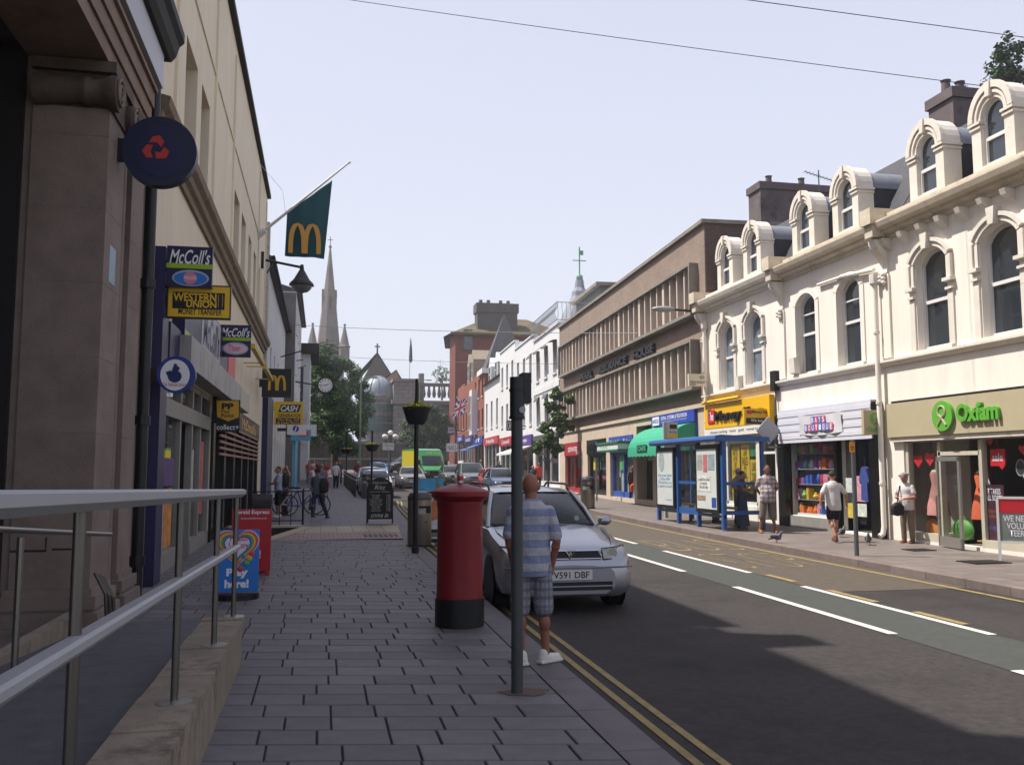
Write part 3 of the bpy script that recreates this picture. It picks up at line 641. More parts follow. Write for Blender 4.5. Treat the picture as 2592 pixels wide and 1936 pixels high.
b.poly('black_panel', black_s, [(607, 874), (651, 874), (645, 890), (601, 890)]); b.T('CASH', 606, 876, 645, 888, wt, .03, .35, d=.012); b.T('GENERATOR', 601, 894, 650, 901, black_s, .02); b.rect('navy_panel', navy, 596, 903, 649, 916); b.T('The Buy, Sell\n& Loan Store', 599, 904, 647, 915, yellow, .01, d=.009)
b = Board('information_sign', 'white projecting sign with a blue letter i in a circle', 620, 917, 662, 939, Y=48, mat=white, arm=.8)
b.oval('disc', M('info_blue', '#1f3f96', .4), 632, 919, 646, 933); b.T('i', 636, 920, 642, 932, wt, .02, .25, d=.012)
b = Board('shop_sign', 'sky blue projecting sign with a red oval near the street tree', 628, 928, 672, 952, Y=58, mat=M('sky_blue'), arm=.6)
b.oval('oval', M('oval_red', '#c4465a', .4), 640, 929, 668, 944)
b = Board('shop_sign', 'plain white projecting board above the sky blue sign', 662, 917, 684, 942, Y=62, mat=white, arm=.9)
# flag on its pole
yf = 31.; base = fs(560, 507, -2.36); tip = ys(755, 351, yf+.0)
fl = thing('flagpole', 'white angled flagpole fixed to the cream building', 'flagpole', base)
d_ = tip-base; MB().tube([(0, 0, 0), d_*.5, d_], [.06, .045, .03], 10).build('pole', white, fl, smooth=True); MB().tube([(-.05, 0, -.05), d_*.07], .11, 10).build('socket', white, fl); MB().ball(d_, .05).build('finial', white, fl)
MB().tube([d_*.3, (d_.x*.3-.15, 0, d_.z*.3+1.0), (-.05, 0, 2.6)], .008, 5).build('guy_line', white, fl)
fg = thing('flag', 'teal flag with golden double arches hanging from the angled pole', 'flag', ys(615, 553, yf))
q = [ys(*p, yf)-ys(615, 553, yf) for p in ((615, 553), (700, 559), (718, 389), (620, 461))]
P = []
for i in range(13):
    t = i/12; row = []
    for j in range(13):
        s_ = j/12; p = (q[0]*(1-s_)+q[1]*s_)*(1-t)+(q[3]*(1-s_)+q[2]*s_)*t
        p.y += .06*math.sin(s_*7+t*2)*(1-.7*t)+.03*math.sin(s_*15); row.append(p)
    P.append(row)
teal = M('teal_cloth', '#12424a', .7); MB().grid(P).build('cloth', teal, fg, smooth=True)
a_ = ys(625, 548, yf)-ys(615, 553, yf); e_ = ys(692, 487, yf)-ys(615, 553, yf)
ao = arches(fg, a_.x, e_.x, a_.z, e_.z, -.13, M('gold_cloth', '#b98a3e', .7))
# wall lamp
lp = thing('wall_lamp', 'black bell-shaped street lamp on a bracket above the white building', 'street lamp', (-2.4, 34.9, zg(35)+8.6))
c0 = Vector((-2.4, 34.9, zg(35)+8.6)); P = lambda x, y: ys(x, y, 34.9)-c0
MB().tube([P(574, 562), P(648, 577)], .05, 8).build('arm', black, lp); MB().box(-.02, .1, -.08, .08, P(574, 580).z, P(574, 545).z).build('wall_plate', black, lp); MB().tube([P(574, 590)+Vector((.05, 0, 0)), P(590, 566)], .03, 6).build('brace', black, lp)
cc = P(651, 633); hz_ = lambda y: P(651, y).z-cc.z
MB().lathe([(.06, hz_(572)), (.09, hz_(584)), (.12, hz_(586)), (.28, hz_(602)), (.33, hz_(606)), (.44, hz_(612)), (.47, hz_(617)), (.4, hz_(618))], 20, cc).build('hood', black, lp, smooth=30)
MB().lathe([(.4, hz_(617)), (.36, hz_(624)), (.24, hz_(630)), (.001, hz_(634))], 20, cc).build('bowl', M('lamp_bowl', '#5a6068', .1, spec=.8), lp, smooth=True)
# clock
ck = thing('street_clock', 'round white clock with black numerals on a bracket against the trees', 'clock', ys(703, 832, 60)); s_ = 60*1.02/1963
def disc(r, y0, y1, n=36): return MB().prism([(r*math.cos(2*math.pi*i/n), r*math.sin(2*math.pi*i/n)) for i in range(n)], y0, y1)
disc(17*s_, 0, .25).build('case', black, ck); disc(14.2*s_, -.02, 0).build('dial', M('dial', '#d8d6d0', .4), ck)
for i in range(12):
    a = i*math.pi/6; m4 = Matrix.Rotation(a, 4, 'Y'); MB().box(-.025, .025, -.026, -.021, 10*s_, 13*s_, 0, m4).build('numeral', black_s, ck)
MB().box(-.02, .02, -.034, -.03, -.05, 7.5*s_, 0, Matrix.Rotation(R(72), 4, 'Y')).build('hour_hand', black_s, ck); MB().box(-.015, .015, -.04, -.036, -.08, 11.5*s_, 0, Matrix.Rotation(R(264), 4, 'Y')).build('minute_hand', black_s, ck)
p_ = ys(655, 826, 60)-ys(703, 832, 60); MB().tube([(-17*s_, .1, 0), (p_.x-1.2, .1, .3)], .05, 6).build('bracket_arm', black, ck)
# banner arms over the white building
for i, (a, b_, Yb) in enumerate((((606, 771), (652, 758), 46), ((640, 779), (655, 777), 60), ((640, 797), (660, 790), 66))):
    p0, p1 = ys(*a, Yb), ys(*b_, Yb); o = MB().tube([(0, 0, 0), p1-p0], .035, 6).build('banner_arm', black, None, loc=p0); tag(o, 'thin black banner arm sticking out over the white building', 'bracket', 'banner arms on the left buildings')
# ================================================================ right side: the cream terrace
tc_ = M('terrace_cream', S('#ebe3d8', .92), .8, n=.1, ns=1.2, b=.12, bs=30, dirt=('#c8bba4', .9, .6), stretch=(2.4, 2.4, .3))
tm = M('terrace_mould', S('#e0d8cc', .9), .8, n=.12, ns=3, dirt=('#8d7d66', 2.6, .6))
tm_dirty = M('terrace_mould_dirty', S('#d6c9b4', .85), .85, n=.2, ns=3, dirt=('#6a5c48', 2.6, .58))
upvc = M('sash_white', '#d8d6d4', .45)
slate2 = M('slate_dark', '#38383d', .65, n=.35, ns=5, b=.3, bs=16); leadr = M('lead_roof', '#7d8088', .55, n=.25, ns=2)
XR = 12.4
def scroll_bracket(par, u, z, h=.75, w=.26, o=.3):
    m = MB(); pts = []
    for i in range(14):
        t = i/13; pts.append((-(o*(1-t)**1.3+.03+.05*math.sin(t*7)), z-h*t))
    m.prof([(0.02, z)]+pts+[(.02, z-h)], u-w/2, u+w/2); b = m.build('bracket', tm, par)
    for k in range(5): MB().ball((u+(-.06 if k % 2 else .06), -.1, z-h-.03-k*.045), (.06, .06, .05), 8, 6).build('carved_drop', tm, b)
def dormer(par, c, zb, mat=tm, panes='g'):
    h = .56; w = .31; z0, zs, zt = zb, zb+1.02, zb+1.64
    d = MB(); zt_in = zs+w
    ring_o = [(c-h, z0)]+[(c+h*math.cos(math.pi-math.pi*i/14)*1.0, zs+(zt-zs)*math.sin(math.pi*i/14)) for i in range(15)]+[(c+h, z0)]
    ring_i = [(c-w, z0+.1)]+[(c+w*math.cos(math.pi-math.pi*i/14), zs+.02+w*math.sin(math.pi*i/14)) for i in range(15)]+[(c+w, z0+.1)]
    n = len(ring_o)
    for i in range(n):
        j = (i+1) % n
        d.poly([(ring_o[i][0], 0, ring_o[i][1]), (ring_o[j][0], 0, ring_o[j][1]), (ring_i[j][0], 0, ring_i[j][1]), (ring_i[i][0], 0, ring_i[i][1])])
        d.poly([(ring_o[i][0], 0, ring_o[i][1]), (ring_o[j][0], 0, ring_o[j][1]), (ring_o[j][0], .42, ring_o[j][1]), (ring_o[i][0], .42, ring_o[i][1])])
        d.poly([(ring_i[i][0], 0, ring_i[i][1]), (ring_i[j][0], 0, ring_i[j][1]), (ring_i[j][0], .24, ring_i[j][1]), (ring_i[i][0], .24, ring_i[i][1])])
    d.poly([(p[0], .42, p[1]) for p in ring_o])
    do = d.build('dormer', mat, par)
    for k, (ro, ri, yo) in enumerate(((h+.03, h-.09, .06), (h-.13, h-.18, .035))):     # raised arch rings
        m = MB()
        for i in range(14):
            a, b_ = math.pi-math.pi*i/14, math.pi-math.pi*(i+1)/14; sz = (zt-zs)/h
            q = [(c+r*math.cos(t), zs+r*sz*math.sin(t)) for r, t in ((ro, a), (ro, b_), (ri, b_), (ri, a))]
            m.prism(q, -yo, -.001)
        m.build('arch_moulding', mat, do)
    m = MB(); m.prism([(c-.07, zt+.03), (c+.07, zt+.03), (c+.05, zs+w+.05), (c-.05, zs+w+.05)], -.09, -.004); m.build('keystone', mat, do)
    for s_ in (-1, 1):
        x = c+s_*(h+w)/2; q = (h-w)/2; m = MB(); m.box(x-q-.035, x+q+.035, -.06, .44, zs-.07, zs-.02); m.box(x-q-.02, x+q+.02, -.035, .43, zs-.15, zs-.1); m.build('impost', mat, do)
    window(do, c-w, c+w, z0+.1, zs+.02+w, w, .13, upvc, glass_up, bars=(.42,), fw=.05, name='sash')
    # lead barrel roof running back into the slates, slate cheeks below it
    m = MB(); P = []
    for yy in (.42, 2.0): P.append([(c+(h-.06)*math.cos(math.pi-math.pi*i/12), yy, zs+(zt-zs-.1)*math.sin(math.pi*i/12)) for i in range(13)])
    m.grid(P); m.build('barrel_roof', leadr, do, smooth=True)
    MB().box(c-h+.08, c+h-.08, .43, 2.0, z0-.2, zs).build('cheek', slate2, do)
    return do
def house(label, Yf, Yn, cs, ctop=7.5, hood=True, fasc_z=2.55, mod=False, shopops=()):
    oz = zg(Yf)+.15
    B = Face('terrace_house', label, 'building', (XR, Yf, oz), -90); t = B.t; Z = lambda z: z-oz; W = Yf-Yn
    U = lambda y: Yf-y
    ops = [(U(c)-.5, U(c)+.5, Z(4.33), Z(6.45), .28) for c in cs]
    mb = MB(); wall(mb, 0, W, -.5, Z(7.1), ops+list(shopops), 0, .22); shell(mb, 0, W, -.5, Z(7.1), 8, roof=False); mb.build('wall', tc_, t)
    for o in ops:
        win = window(t, *o[:4], o[4], .21, upvc, M('curtain_glass', '#6d7880', .06, spec=1., n=.5, ns=2.5) if hood and not mod else glass_up, bars=(.5, .75) if not hood else (.48,), fw=.07, sill=None)
        a, b_, c_, d_ = o[:4]
        bx('sill', tm, win, a-.12, b_+.12, -.06, .2, c_-.1, c_-.005)
        if hood:
            A1 = arc(a-.0, b_+.0, d_, .28, 12)
            for k, (e0, e1, yo) in enumerate(((.02, .11, .05), (.12, .2, .09))):
                m = MB(); O = arc(a-e1, b_+e1, d_+e1, .28*(1+2*e1/(b_-a)), 12); I = arc(a-e0, b_+e0, d_+e0, .28*(1+2*e0/(b_-a)), 12)
                for i in range(12): m.prism([O[i], O[i+1], I[i+1], I[i]], -yo, -.001)
                for s_, q0, q1 in ((0, a-e1, a-e0), (1, b_+e0, b_+e1)): m.box(q0, q1, -yo+.01, -.001, d_-.75, d_-.28)
                m.build('hood_mould', tm, win)
            m = MB(); m.prism([((a+b_)/2-.11, d_+.3), ((a+b_)/2+.11, d_+.3), ((a+b_)/2+.07, d_-.03), ((a+b_)/2-.07, d_-.03)], -.16, -.002); m.build('keystone', tm, win)
            for q0 in (a-.22, b_+.0):
                m = MB(); m.box(q0-.02, q0+.24, -.12, -.001, d_-.83, d_-.76); m.box(q0+.01, q0+.21, -.08, -.001, d_-1.0, d_-.95); m.build('impost', tm, win)
                MB().box(q0+.03, q0+.19, -.035, -.001, c_, d_-1.01).build('jamb_strip', tm, win)
        else:
            m = MB(); O = arc(a-.16, b_+.16, d_+.14, .36, 12); I = arc(a, b_, d_, .28, 12)
            for i in range(12): m.prism([O[i], O[i+1], I[i+1], I[i]], -.025, -.001)
            m.box(a-.16, a, -.025, -.001, c_, d_-.28); m.box(b_, b_+.16, -.025, -.001, c_, d_-.28); m.build('architrave', tc_, win)
    co = MB().prof([(.3, Z(6.98)), (-.06, Z(6.98)), (-.08, Z(7.06)), (-.2, Z(7.1)), (-.22, Z(7.16)), (-.36, Z(7.2)), (-.4, Z(7.3)), (-.4, Z(7.34)), (-.1, Z(7.4)), (-.1, Z(7.54)), (.3, Z(7.54))], 0, W).build('cornice', tm if hood and not mod else tm_dirty, t)
    if mod:
        for i in range(int(W/.62)): MB().prof([(0, Z(6.97)), (-.24, Z(6.97)), (-.2, Z(6.86)), (-.06, Z(6.76)), (0, Z(6.7))], .3+i*.62, .44+i*.62).build('modillion', tm, co)
    MB().prof([(.02, Z(4.12)), (-.05, Z(4.12)), (-.1, Z(4.18)), (-.13, Z(4.2)), (-.13, Z(4.25)), (.02, Z(4.27))], .0, W).build('string_course', tm, t)
    MB().prof([(.3, Z(7.4)), (1.9, Z(9.7)), (6, Z(10.2)), (8, Z(7.1)), (.3, Z(7.1))], .02, W-.02).build('roof', slate2, t)
    for c in cs: dormer(t, U(c), Z(7.54), tm)
    for u in (.02, W): pass
    scroll_bracket(t, .16, Z(6.97))
    MB().box(0, .4, -.5, .3, Z(7.3), Z(7.66)).box(.05, .35, -.42, .3, Z(7.02), Z(7.3)).build('parapet_block', tm_dirty, t)
    bx('pilaster', tc_, t, .0, .32, -.05, .0, Z(4.3), Z(6.2))
    return B, U, Z, W
HM, U, Z, W = house('cream terrace house with yellow shop fascia and two arched dormers', 28.15, 23.0, (26.4, 24.55), shopops=[(.55, 3.6, .4, 2.42), (3.75, 4.75, .02, 2.42)])
t = HM.t
# ---- yellow shop
sy = M('shop_yellow', S('#e0ad10', .95), .4); cbk = M('letter_black', '#1a1817', .4)
bx('fascia', sy, t, .3, 4.75, -.16, 0, Z(3.13), Z(3.92)); bx('fascia_strip', M('offwhite', '#d5d2cc', .5), t, .3, 4.75, -.15, 0, Z(2.86), Z(3.126)); MB().tube([(.35, -.22, Z(3.98)), (3.0, -.22, Z(3.98))], .06, 8).build('fascia_light', sy, t)
rd = MB().box(.62, 1.12, -.19, -.161, Z(3.3), Z(3.72)).build('red_tile', red, t); T(t, 'The', .68, 1.06, Z(3.38), Z(3.66), -.195, wt, .02)
T(t, 'Money Shop', 1.2, 4.5, Z(3.26), Z(3.66), -.165, cbk, .03, ext=.06)
T(t, 'cheque cashing · loans · gold · travel money', .7, 4.4, Z(2.94), Z(3.05), -.155, cbk)
mb = MB()
for u in (.55, 1.5, 3.5, 3.72, 4.66): mb.box(u, u+.1, .02, .12, .02, 2.4)
mb.box(.55, 4.75, .02, .12, 2.32, 2.42); mb.box(.55, 3.6, .02, .12, .4, .5); mb.box(3.75, 4.75, .03, .11, 1.9, 1.97); fr = mb.build('shop_frame', upvc, t)
for a, b_, c_, d_ in ((.65, 1.5, .5, 2.32), (1.6, 3.5, .5, 2.32), (3.82, 4.66, .05, 1.9), (3.82, 4.66, 1.97, 2.32)): MB().poly([(a, .07, c_), (b_, .07, c_), (b_, .07, d_), (a, .07, d_)]).build('pane', glass, fr)
room = M('room_wall', '#857c6e', .9); 
def interior(t, a, b_, z0, z1, dep, mat=room):
    m = MB(); m.poly([(a, dep, z0), (b_, dep, z0), (b_, dep, z1), (a, dep, z1)]); m.poly([(a, .28, z0), (b_, .28, z0), (b_, dep, z0), (a, dep, z0)]); m.poly([(a, .28, z1), (b_, .28, z1), (b_, dep, z1), (a, dep, z1)])
    for x in (a, b_): m.poly([(x, .28, z0), (x, dep, z0), (x, dep, z1), (x, .28, z1)])
    return m.build('shop_interior', mat, t)
interior(t, .4, 4.9, .02, 2.7, 3)
pyel = M('poster_yellow', '#d9b01c', .5)
for a, b_, c_, d_, txt in ((1.75, 2.3, 1.0, 2.15, 'ARE YOU\nIN THE\nBEST\nOF HEALTH\nASSETS'), (2.4, 2.95, .9, 2.2, 'CAR\nFAILED\nITS\nMOT?'), (3.0, 3.45, 1.0, 1.75, 'LOANS\nTODAY'), (1.75, 2.35, .52, .9, 'MONEY\nFOR YOUR\nHOLIDAY')):
    bx('poster', pyel, t, a, b_, .085, .095, c_, d_); T(t, txt, a+.06, b_-.08, c_+.1, d_-.08, .083, cbk, .02)
bx('poster', M('poster_green', '#3f8a5c', .5, n=.3), t, 3.0, 3.45, .085, .095, 1.85, 2.25)
bx('stall_riser', tc_, t, .5, 3.6, -.02, .03, -.1, .38)
b = Board('money_shop_sign', 'small yellow hanging sign reading Money Shop over the gold notice', 1608, 883, 1668, 917, Y=23.55, mat=sy, arm=0)
b.rect('black_panel', cbk, 1612, 903, 1666, 915); b.rect('red_tile', red, 1613, 886, 1624, 894); b.T('Money Shop', 1625, 886, 1663, 895, cbk, .012); b.T('We buy gold', 1622, 905, 1664, 913, wt, .01)
HB, U, Z, W = house('cream terrace house with white corrugated fascia and plain arched windows', 22.995, 18.25, (21.6, 19.6), hood=False, shopops=[(.35, 2.6, .3, 2.3), (2.7, 4.3, .02, 2.3)])
t = HB.t
corr = M('corrugated_white', '#c9c9d2', .5, n=.06); m = MB()
for i in range(9): m.box(.12, 4.45, -.2-(.012 if i % 2 else 0), 0, Z(2.52)+i*.099, Z(2.52)+i*.099+.098)
m.build('fascia', corr, t)
bk2 = M('black_gloss'); m = MB(); m.box(.0, .35, -.18, .05, -.1, 2.35); m.box(4.25, 4.6, -.16, .05, -.1, 2.35); m.box(.35, 4.25, -.06, .05, 2.2, 2.35); m.box(2.6, 2.72, -.05, .1, .0, 2.2); fr = m.build('shop_frame', bk2, t)
bx('end_box', bk2, t, 4.45, 4.62, -.2, 0, Z(2.9), Z(3.35)); bx('fascia_end', bk2, t, -.02, .12, -.22, 0, Z(2.5), Z(3.3))
for a, b_, c_, d_ in ((.35, 2.6, .3, 2.2), (3.5, 4.2, .1, 2.2)): MB().poly([(a, .05, c_), (b_, .05, c_), (b_, .05, d_), (a, .05, d_)]).build('pane', glass, fr)
interior(t, .1, 4.6, .02, 2.6, 3.2, M('room_grey', '#5a5650', .9)); bx('stall_riser', M('riser_grey', '#8a8782', .7, n=.15), t, .35, 2.6, -.06, .1, -.1, .28)
bx('shelf_back', M('shelf_backing', '#a8a8aa', .7), t, .4, 2.58, .44, .46, .3, 2.2); bx('window_shelf_light', M('white_strip', '#d5d8da', .4), t, .5, 2.5, .1, .3, .29, .36)
bn = MB(); P = [[(1.3+2.0*j/12, -.235+.02*math.sin(j*1.7+i), Z(2.72)+.5*i/4-.05*math.sin(math.pi*j/12)) for j in range(13)] for i in range(5)]
bn = bn.grid(P).build('cloth_banner', M('banner_cloth', '#c4c2c6', .8, n=.1), None, smooth=True); bn.parent = None; bn.location = HB.o; bn.rotation_euler = (0, 0, R(-90)); tag(bn, 'white cloth banner with blocky blue and pink letters on the corrugated fascia', 'banner')
cols = [M('block_blue', '#3f6cab', .5), M('block_pink', '#c4426e', .5), M('block_lilac', '#8a78b8', .5)]
def blocks(s, x0, z, sz):
    for i, ch in enumerate(s):
        x = x0+i*sz*1.06; MB().box(x, x+sz, -.268, -.262, z, z+sz*1.15).build('letter_block', cols[i % 2 if i % 5 else 2 if i else 0], bn); T(bn, ch, x+sz*.2, x+sz*.8, z+sz*.15, z+sz*1.0, -.271, wt, .02)
blocks('BAYS', 1.95, Z(2.97), .16); blocks('BOUTIQUE', 1.62, Z(2.78), .16)
# toys on shelves in the window
sh = thing('shelf_unit', 'white shop shelving full of toys behind the boutique window', 'shelf', HB.o+Vector((.12, -1.5, .3)), -90)
for k in range(5): bx('shelf', M('shelf_white', '#8f8f90', .5), sh, -1.1, 1.05, .0, .25, k*.4, k*.4+.025)
tnm = {'#c8435e': 'crimson', '#3f9fc0': 'sky blue', '#e0b83a': 'yellow', '#7fb84a': 'green', '#d8d4d0': 'white', '#8a5aa0': 'purple', '#e07a3a': 'orange', '#4a6ac0': 'royal blue', '#d890b0': 'pink'}; tcol = ['#c8435e', '#3f9fc0', '#e0b83a', '#7fb84a', '#d8d4d0', '#8a5aa0', '#e07a3a', '#4a6ac0', '#d890b0']; rt = random.Random(8)
for k in range(5):
    x = -1.0
    while x < .95:
        w_ = rt.uniform(.1, .2); h = rt.uniform(.14, .3); c_ = rt.choice(tcol); m = MB()
        rd_t = rt.random() < .45
        if rd_t: m.ball((0, 0, h/2), (w_/2, w_/2, h/2), 10, 8); m.ball((0, -.01, h*.95), w_*.28, 8, 6)
        else: m.box(-w_/2, w_/2, -.08, .08, 0, h); m.box(-w_/2-.005, w_/2+.005, -.085, .085, h*.35, h*.7)
        p = HB.o+Vector((.12+.1, -1.5-x, .3+k*.4+.026)); o = m.build('toy', M('toy_'+c_, c_, .45), None, loc=p); o.rotation_euler = (0, 0, R(-90+rt.uniform(-15, 15))); tag(o, 'small '+tnm[c_]+(' soft toy' if rd_t else ' boxed toy')+' on the '+('bottom', 'second', 'middle', 'fourth', 'top')[k]+' boutique window shelf', 'toy', 'toys in the boutique window')
        x += w_+rt.uniform(.03, .12)
dr = thing('blue_garment', 'blue garment hanging in the boutique doorway', 'garment', HB.o+Vector((.02, -3.95, .55)), -90)
MB().prism([(-.13, .25), (.14, .2), (.12, .7), (.17, .62), (.2, .68), (.1, .98), (.04, 1.02), (-.04, 1.02), (-.1, .98), (-.2, .7), (-.16, .62), (-.11, .7)], -.14, -.06).build('cloth', M('garment_blue', '#33427e', .8, n=.3, ns=9), dr); MB().tube([(0, -.1, 1.02), (0, -.1, 1.25)], .008, 5).build('hanger', steel, dr)
for px, py, cc, lab in ((1990, 1010, '#c4c8c4', 'pale price poster'), (2035, 1010, '#c89aa8', 'pink and blue poster'), (2035, 1063, '#b5c0b2', 'white pictogram poster')):
    u, w_ = HB.uw(1785+0, 1000); pass
for i, (a, c_, d_, cc) in enumerate(((2.95, .95, 1.3, '#c4ccc8'), (3.4, .75, 1.35, '#c490a2'), (3.0, .35, .7, '#c2b04a'), (3.42, .4, .7, '#c5cabf'))): bx('poster', M('pst'+cc, cc, .5, n=.35, ns=9), t, a, a+.36, .035, .045, c_, d_)
bx('shop_door', M('door_dark'), t, 3.45, 4.2, .5, .54, .02, 2.2)
HO, U, Z, W = house('cream terrace house with taupe charity shop fascia and bracketed cornice', 18.245, 9.0, (16.54, 14.58, 12.62, 10.7), mod=True, shopops=[(.55, 8.8, .05, 2.2)])
t = HO.t
taupe = M('taupe', S('#b3a789', .9), .6, n=.05); bx('fascia', taupe, t, .2, 9.2, -.14, 0, Z(2.52), Z(3.26)); bx('fascia_gap', black_s, t, .2, 9.2, -.02, .02, Z(3.262), Z(3.32)); bx('fascia_bead', tm, t, .2, 9.2, -.1, 0, Z(2.42), Z(2.516))
gr = M('letter_green', S('#5fa83a', .9), .4)
a, c_ = HO.uw(2020, 918, .14); b_, d_ = HO.uw(2062, 878, .14)
n = 30; ro = MB().prism([((a+b_)/2+(b_-a)/2*math.cos(2*math.pi*i/n), (c_+d_)/2+(b_-a)/2*math.sin(2*math.pi*i/n)) for i in range(n)], -.21, -.141).build('roundel', gr, t)
xm, zm, rr = (a+b_)/2, (c_+d_)/2, (b_-a)/2
m = MB(); m.tube([(xm+rr*.36*math.cos(q*math.pi/8), -.214, zm+rr*.28+rr*.36*math.sin(q*math.pi/8)) for q in range(17)], .022, 6); m.tube([(xm-rr*.42, -.214, zm-rr*.62), (xm+rr*.2, -.214, zm+.02)], .024, 6); m.tube([(xm+rr*.42, -.214, zm-rr*.62), (xm-rr*.2, -.214, zm+.02)], .024, 6); m.build('figure', taupe, ro)
a, c_ = HO.uw(2072, 910, .14); b_, d_ = HO.uw(2162, 873, .14); T(t, 'Oxfam', a, b_, c_-.02, d_+.08, -.142, gr, .04, ext=.07)
fr_c = M('frame_cream', '#b9b2a0', .5, n=.08); m = MB()
yv = lambda y: 18.245-y
for yy in (17.66, 16.62, 15.42, 13.4, 11.4, 9.5): m.box(yv(yy), yv(yy)+.09, .02, .14, .05, 2.2)
m.box(.6, 8.8, .02, .14, 2.12, 2.2); m.box(.55, yv(16.6), .0, .16, .05, .22); m.box(yv(15.4), 8.8, .0, .16, .05, .2); m.box(yv(16.6), yv(15.4), .02, .12, 1.82, 1.9)
fr = m.build('shop_frame', fr_c, t)
for a, b_, c_, d_ in ((yv(17.57), yv(16.62), .22, 2.12), (yv(16.53), yv(15.42), 1.9, 2.12), (yv(15.33), yv(13.4), .2, 2.12), (yv(13.31), yv(11.4), .2, 2.12)): MB().poly([(a, .08, c_), (b_, .08, c_), (b_, .08, d_), (a, .08, d_)]).build('pane', glass, fr)
interior(t, .4, 9, .02, 2.5, 4, M('room_mid', '#8d8478', .9))
bx('display_back', M('display_pale', '#b8b0a4', .8, n=.1), t, .5, yv(16.62), .75, .79, .1, 2.15); bx('display_back', M('display_grey', '#8d8578', .8, n=.1), t, yv(15.3), 8.8, 1.0, 1.04, .1, 2.15); bx('bounce_floor', M('bounce_floor', '#c9c2b4', .7), t, .5, yv(16.62), .1, .74, .1, .2); bx('bounce_floor', M('bounce_floor'), t, yv(15.3), 8.8, .1, .98, .1, .2)  # pale floors added to bounce sunlight up onto the display
# open glass door
dz = zg(16)+.17; dq = thing('glass_door', 'open glazed shop door with aluminium frame and pull handles', 'door', (12.28, 16.55, dz), 0)
dq.rotation_euler = (0, 0, R(-100)); alu = M('aluminium', '#a5a39c', .35, .7); m = MB(); m.box(0, .06, -.02, .02, 0, 1.78); m.box(.84, .92, -.02, .02, 0, 1.78); m.box(0, .92, -.02, .02, 1.7, 1.79); m.box(0, .92, -.02, .02, 0, .2); f_ = m.build('door_frame', alu, dq); MB().poly([(.06, 0, .2), (.84, 0, .2), (.84, 0, 1.7), (.06, 0, 1.7)]).build('pane', glass, dq)
MB().tube([(.12, -.02, .55), (.12, -.09, .57), (.12, -.09, 1.0), (.12, -.02, 1.02)], .014, 8).build('handle', steel, dq)
dq.location = (12.3, 16.5, dz)
b = Board('charity_sign', 'taupe square hanging sign with a green roundel above the pavement', 1867, 886, 1914, 938, Y=18.35, mat=taupe, arm=0)
b.oval('roundel', gr, 1879, 891, 1903, 917); b.oval('figure_head', taupe, 1886.5, 896, 1895.5, 905, .007); b.poly('figure_body', taupe, [(1885, 914), (1888, 914), (1897, 904), (1894, 904)], .009); b.poly('figure_body', taupe, [(1893, 914), (1896, 914), (1888, 904), (1885, 904)], .011); b.T('Oxfam', 1874, 922, 1908, 933, gr, .02)
MB().tube([(b.W/2, .03, .1), (b.W/2+.25, .03, .1)], .015, 6).build('bracket', steel, b.t)
# window display
def mannequin(label, x, y, dressc, h=1.15, skirt=True, top=None, z=None):
    z = zg(y)+.3 if z is None else z
    q = thing('mannequin', label, 'mannequin', (x, y, z), -90); MB().tube([(0, 0, 0), (0, 0, h*.62)], .02, 8).build('stand', M('stand_wood', '#a5803a', .5), q); MB().lathe([(.14, 0), (.14, .02), (.02, .03)], 14).build('base', M('stand_wood'), q)
    z0 = h*.6; fm_ = MB(); fm_.lathe([(.13, z0), (.15, z0+.05), (.115, z0+.22), (.15, z0+.42), (.13, z0+.5), (.05, z0+.56), (.045, z0+.62)], 16); fm_.v = [(v[0]*.95, v[1]*.72, v[2]) for v in fm_.v]; fm_.build('form', M('form_cream', '#c2b59a', .6), q, smooth=True)
    n = 24; prf = ([(.27, z0-.42), (.24, z0-.2), (.17, z0+.05)] if skirt else [(.16, z0-.1), (.165, z0+.05)])+[(.125, z0+.22), (.163, z0+.42), (.14, z0+.48)]
    vs = [((r*(1+.09*math.sin(j*math.pi*2/n*6)*(r > .2)))*math.cos(2*math.pi*j/n), r*.8*math.sin(2*math.pi*j/n), zz) for r, zz in prf for j in range(n)]
    MB().add(vs, [(i*n+j, i*n+(j+1) % n, (i+1)*n+(j+1) % n, (i+1)*n+j) for i in range(len(prf)-1) for j in range(n)]).build('dress', M('dress_'+dressc, dressc, .75, n=.15, ns=8), q, smooth=50)
    return q
mannequin('mannequin in a dusty pink gathered dress in the charity window', 12.64, 16.95, '#b07a74', 1.45); mannequin('mannequin in an orange fitted dress behind the open glass door', 12.75, 15.75, '#c05a38', 1.42)
mq = mannequin('mannequin in a white top and tie with dark shorts by the rackets', 12.72, 14.2, '#c9c8c4', 1.5, False); MB().prism([(-.03, 1.3), (.03, 1.3), (.04, .98), (0, .93), (-.04, .98)], -.19, -.17).build('tie', red, mq); MB().lathe([(.14, .62), (.17, .75), (.17, .9)], 14).build('shorts', M('shorts_navy', '#1f2338', .8), mq)
def hang(name, label, cat, px, py, X, bm, mat, group=None):
    q = fs(px, py, X); o = bm.build(name, mat, None, loc=q); o.rotation_euler = (0, 0, R(-90)); return tag(o, label, cat, group)
def heart(s): return MB().prism([(s*.0625*16*math.sin(t)**3, s*.0625*(13*math.cos(t)-5*math.cos(2*t)-2*math.cos(3*t)-math.cos(4*t))) for t in [2*math.pi*i/28 for i in range(28)]], -.01, .01)
for px, py, s_ in ((1984, 995, .15), (2009, 990, .16), (1965, 985, .07), (2138, 953, .08), (2165, 1005, .08), (2120, 1060, .08), (2210, 970, .1)): hang('paper_heart', 'red paper heart stuck inside the charity shop window', 'heart', px, py, 12.52, heart(s_), M('heart_red', '#d0303a', .5), 'red hearts in the charity window')
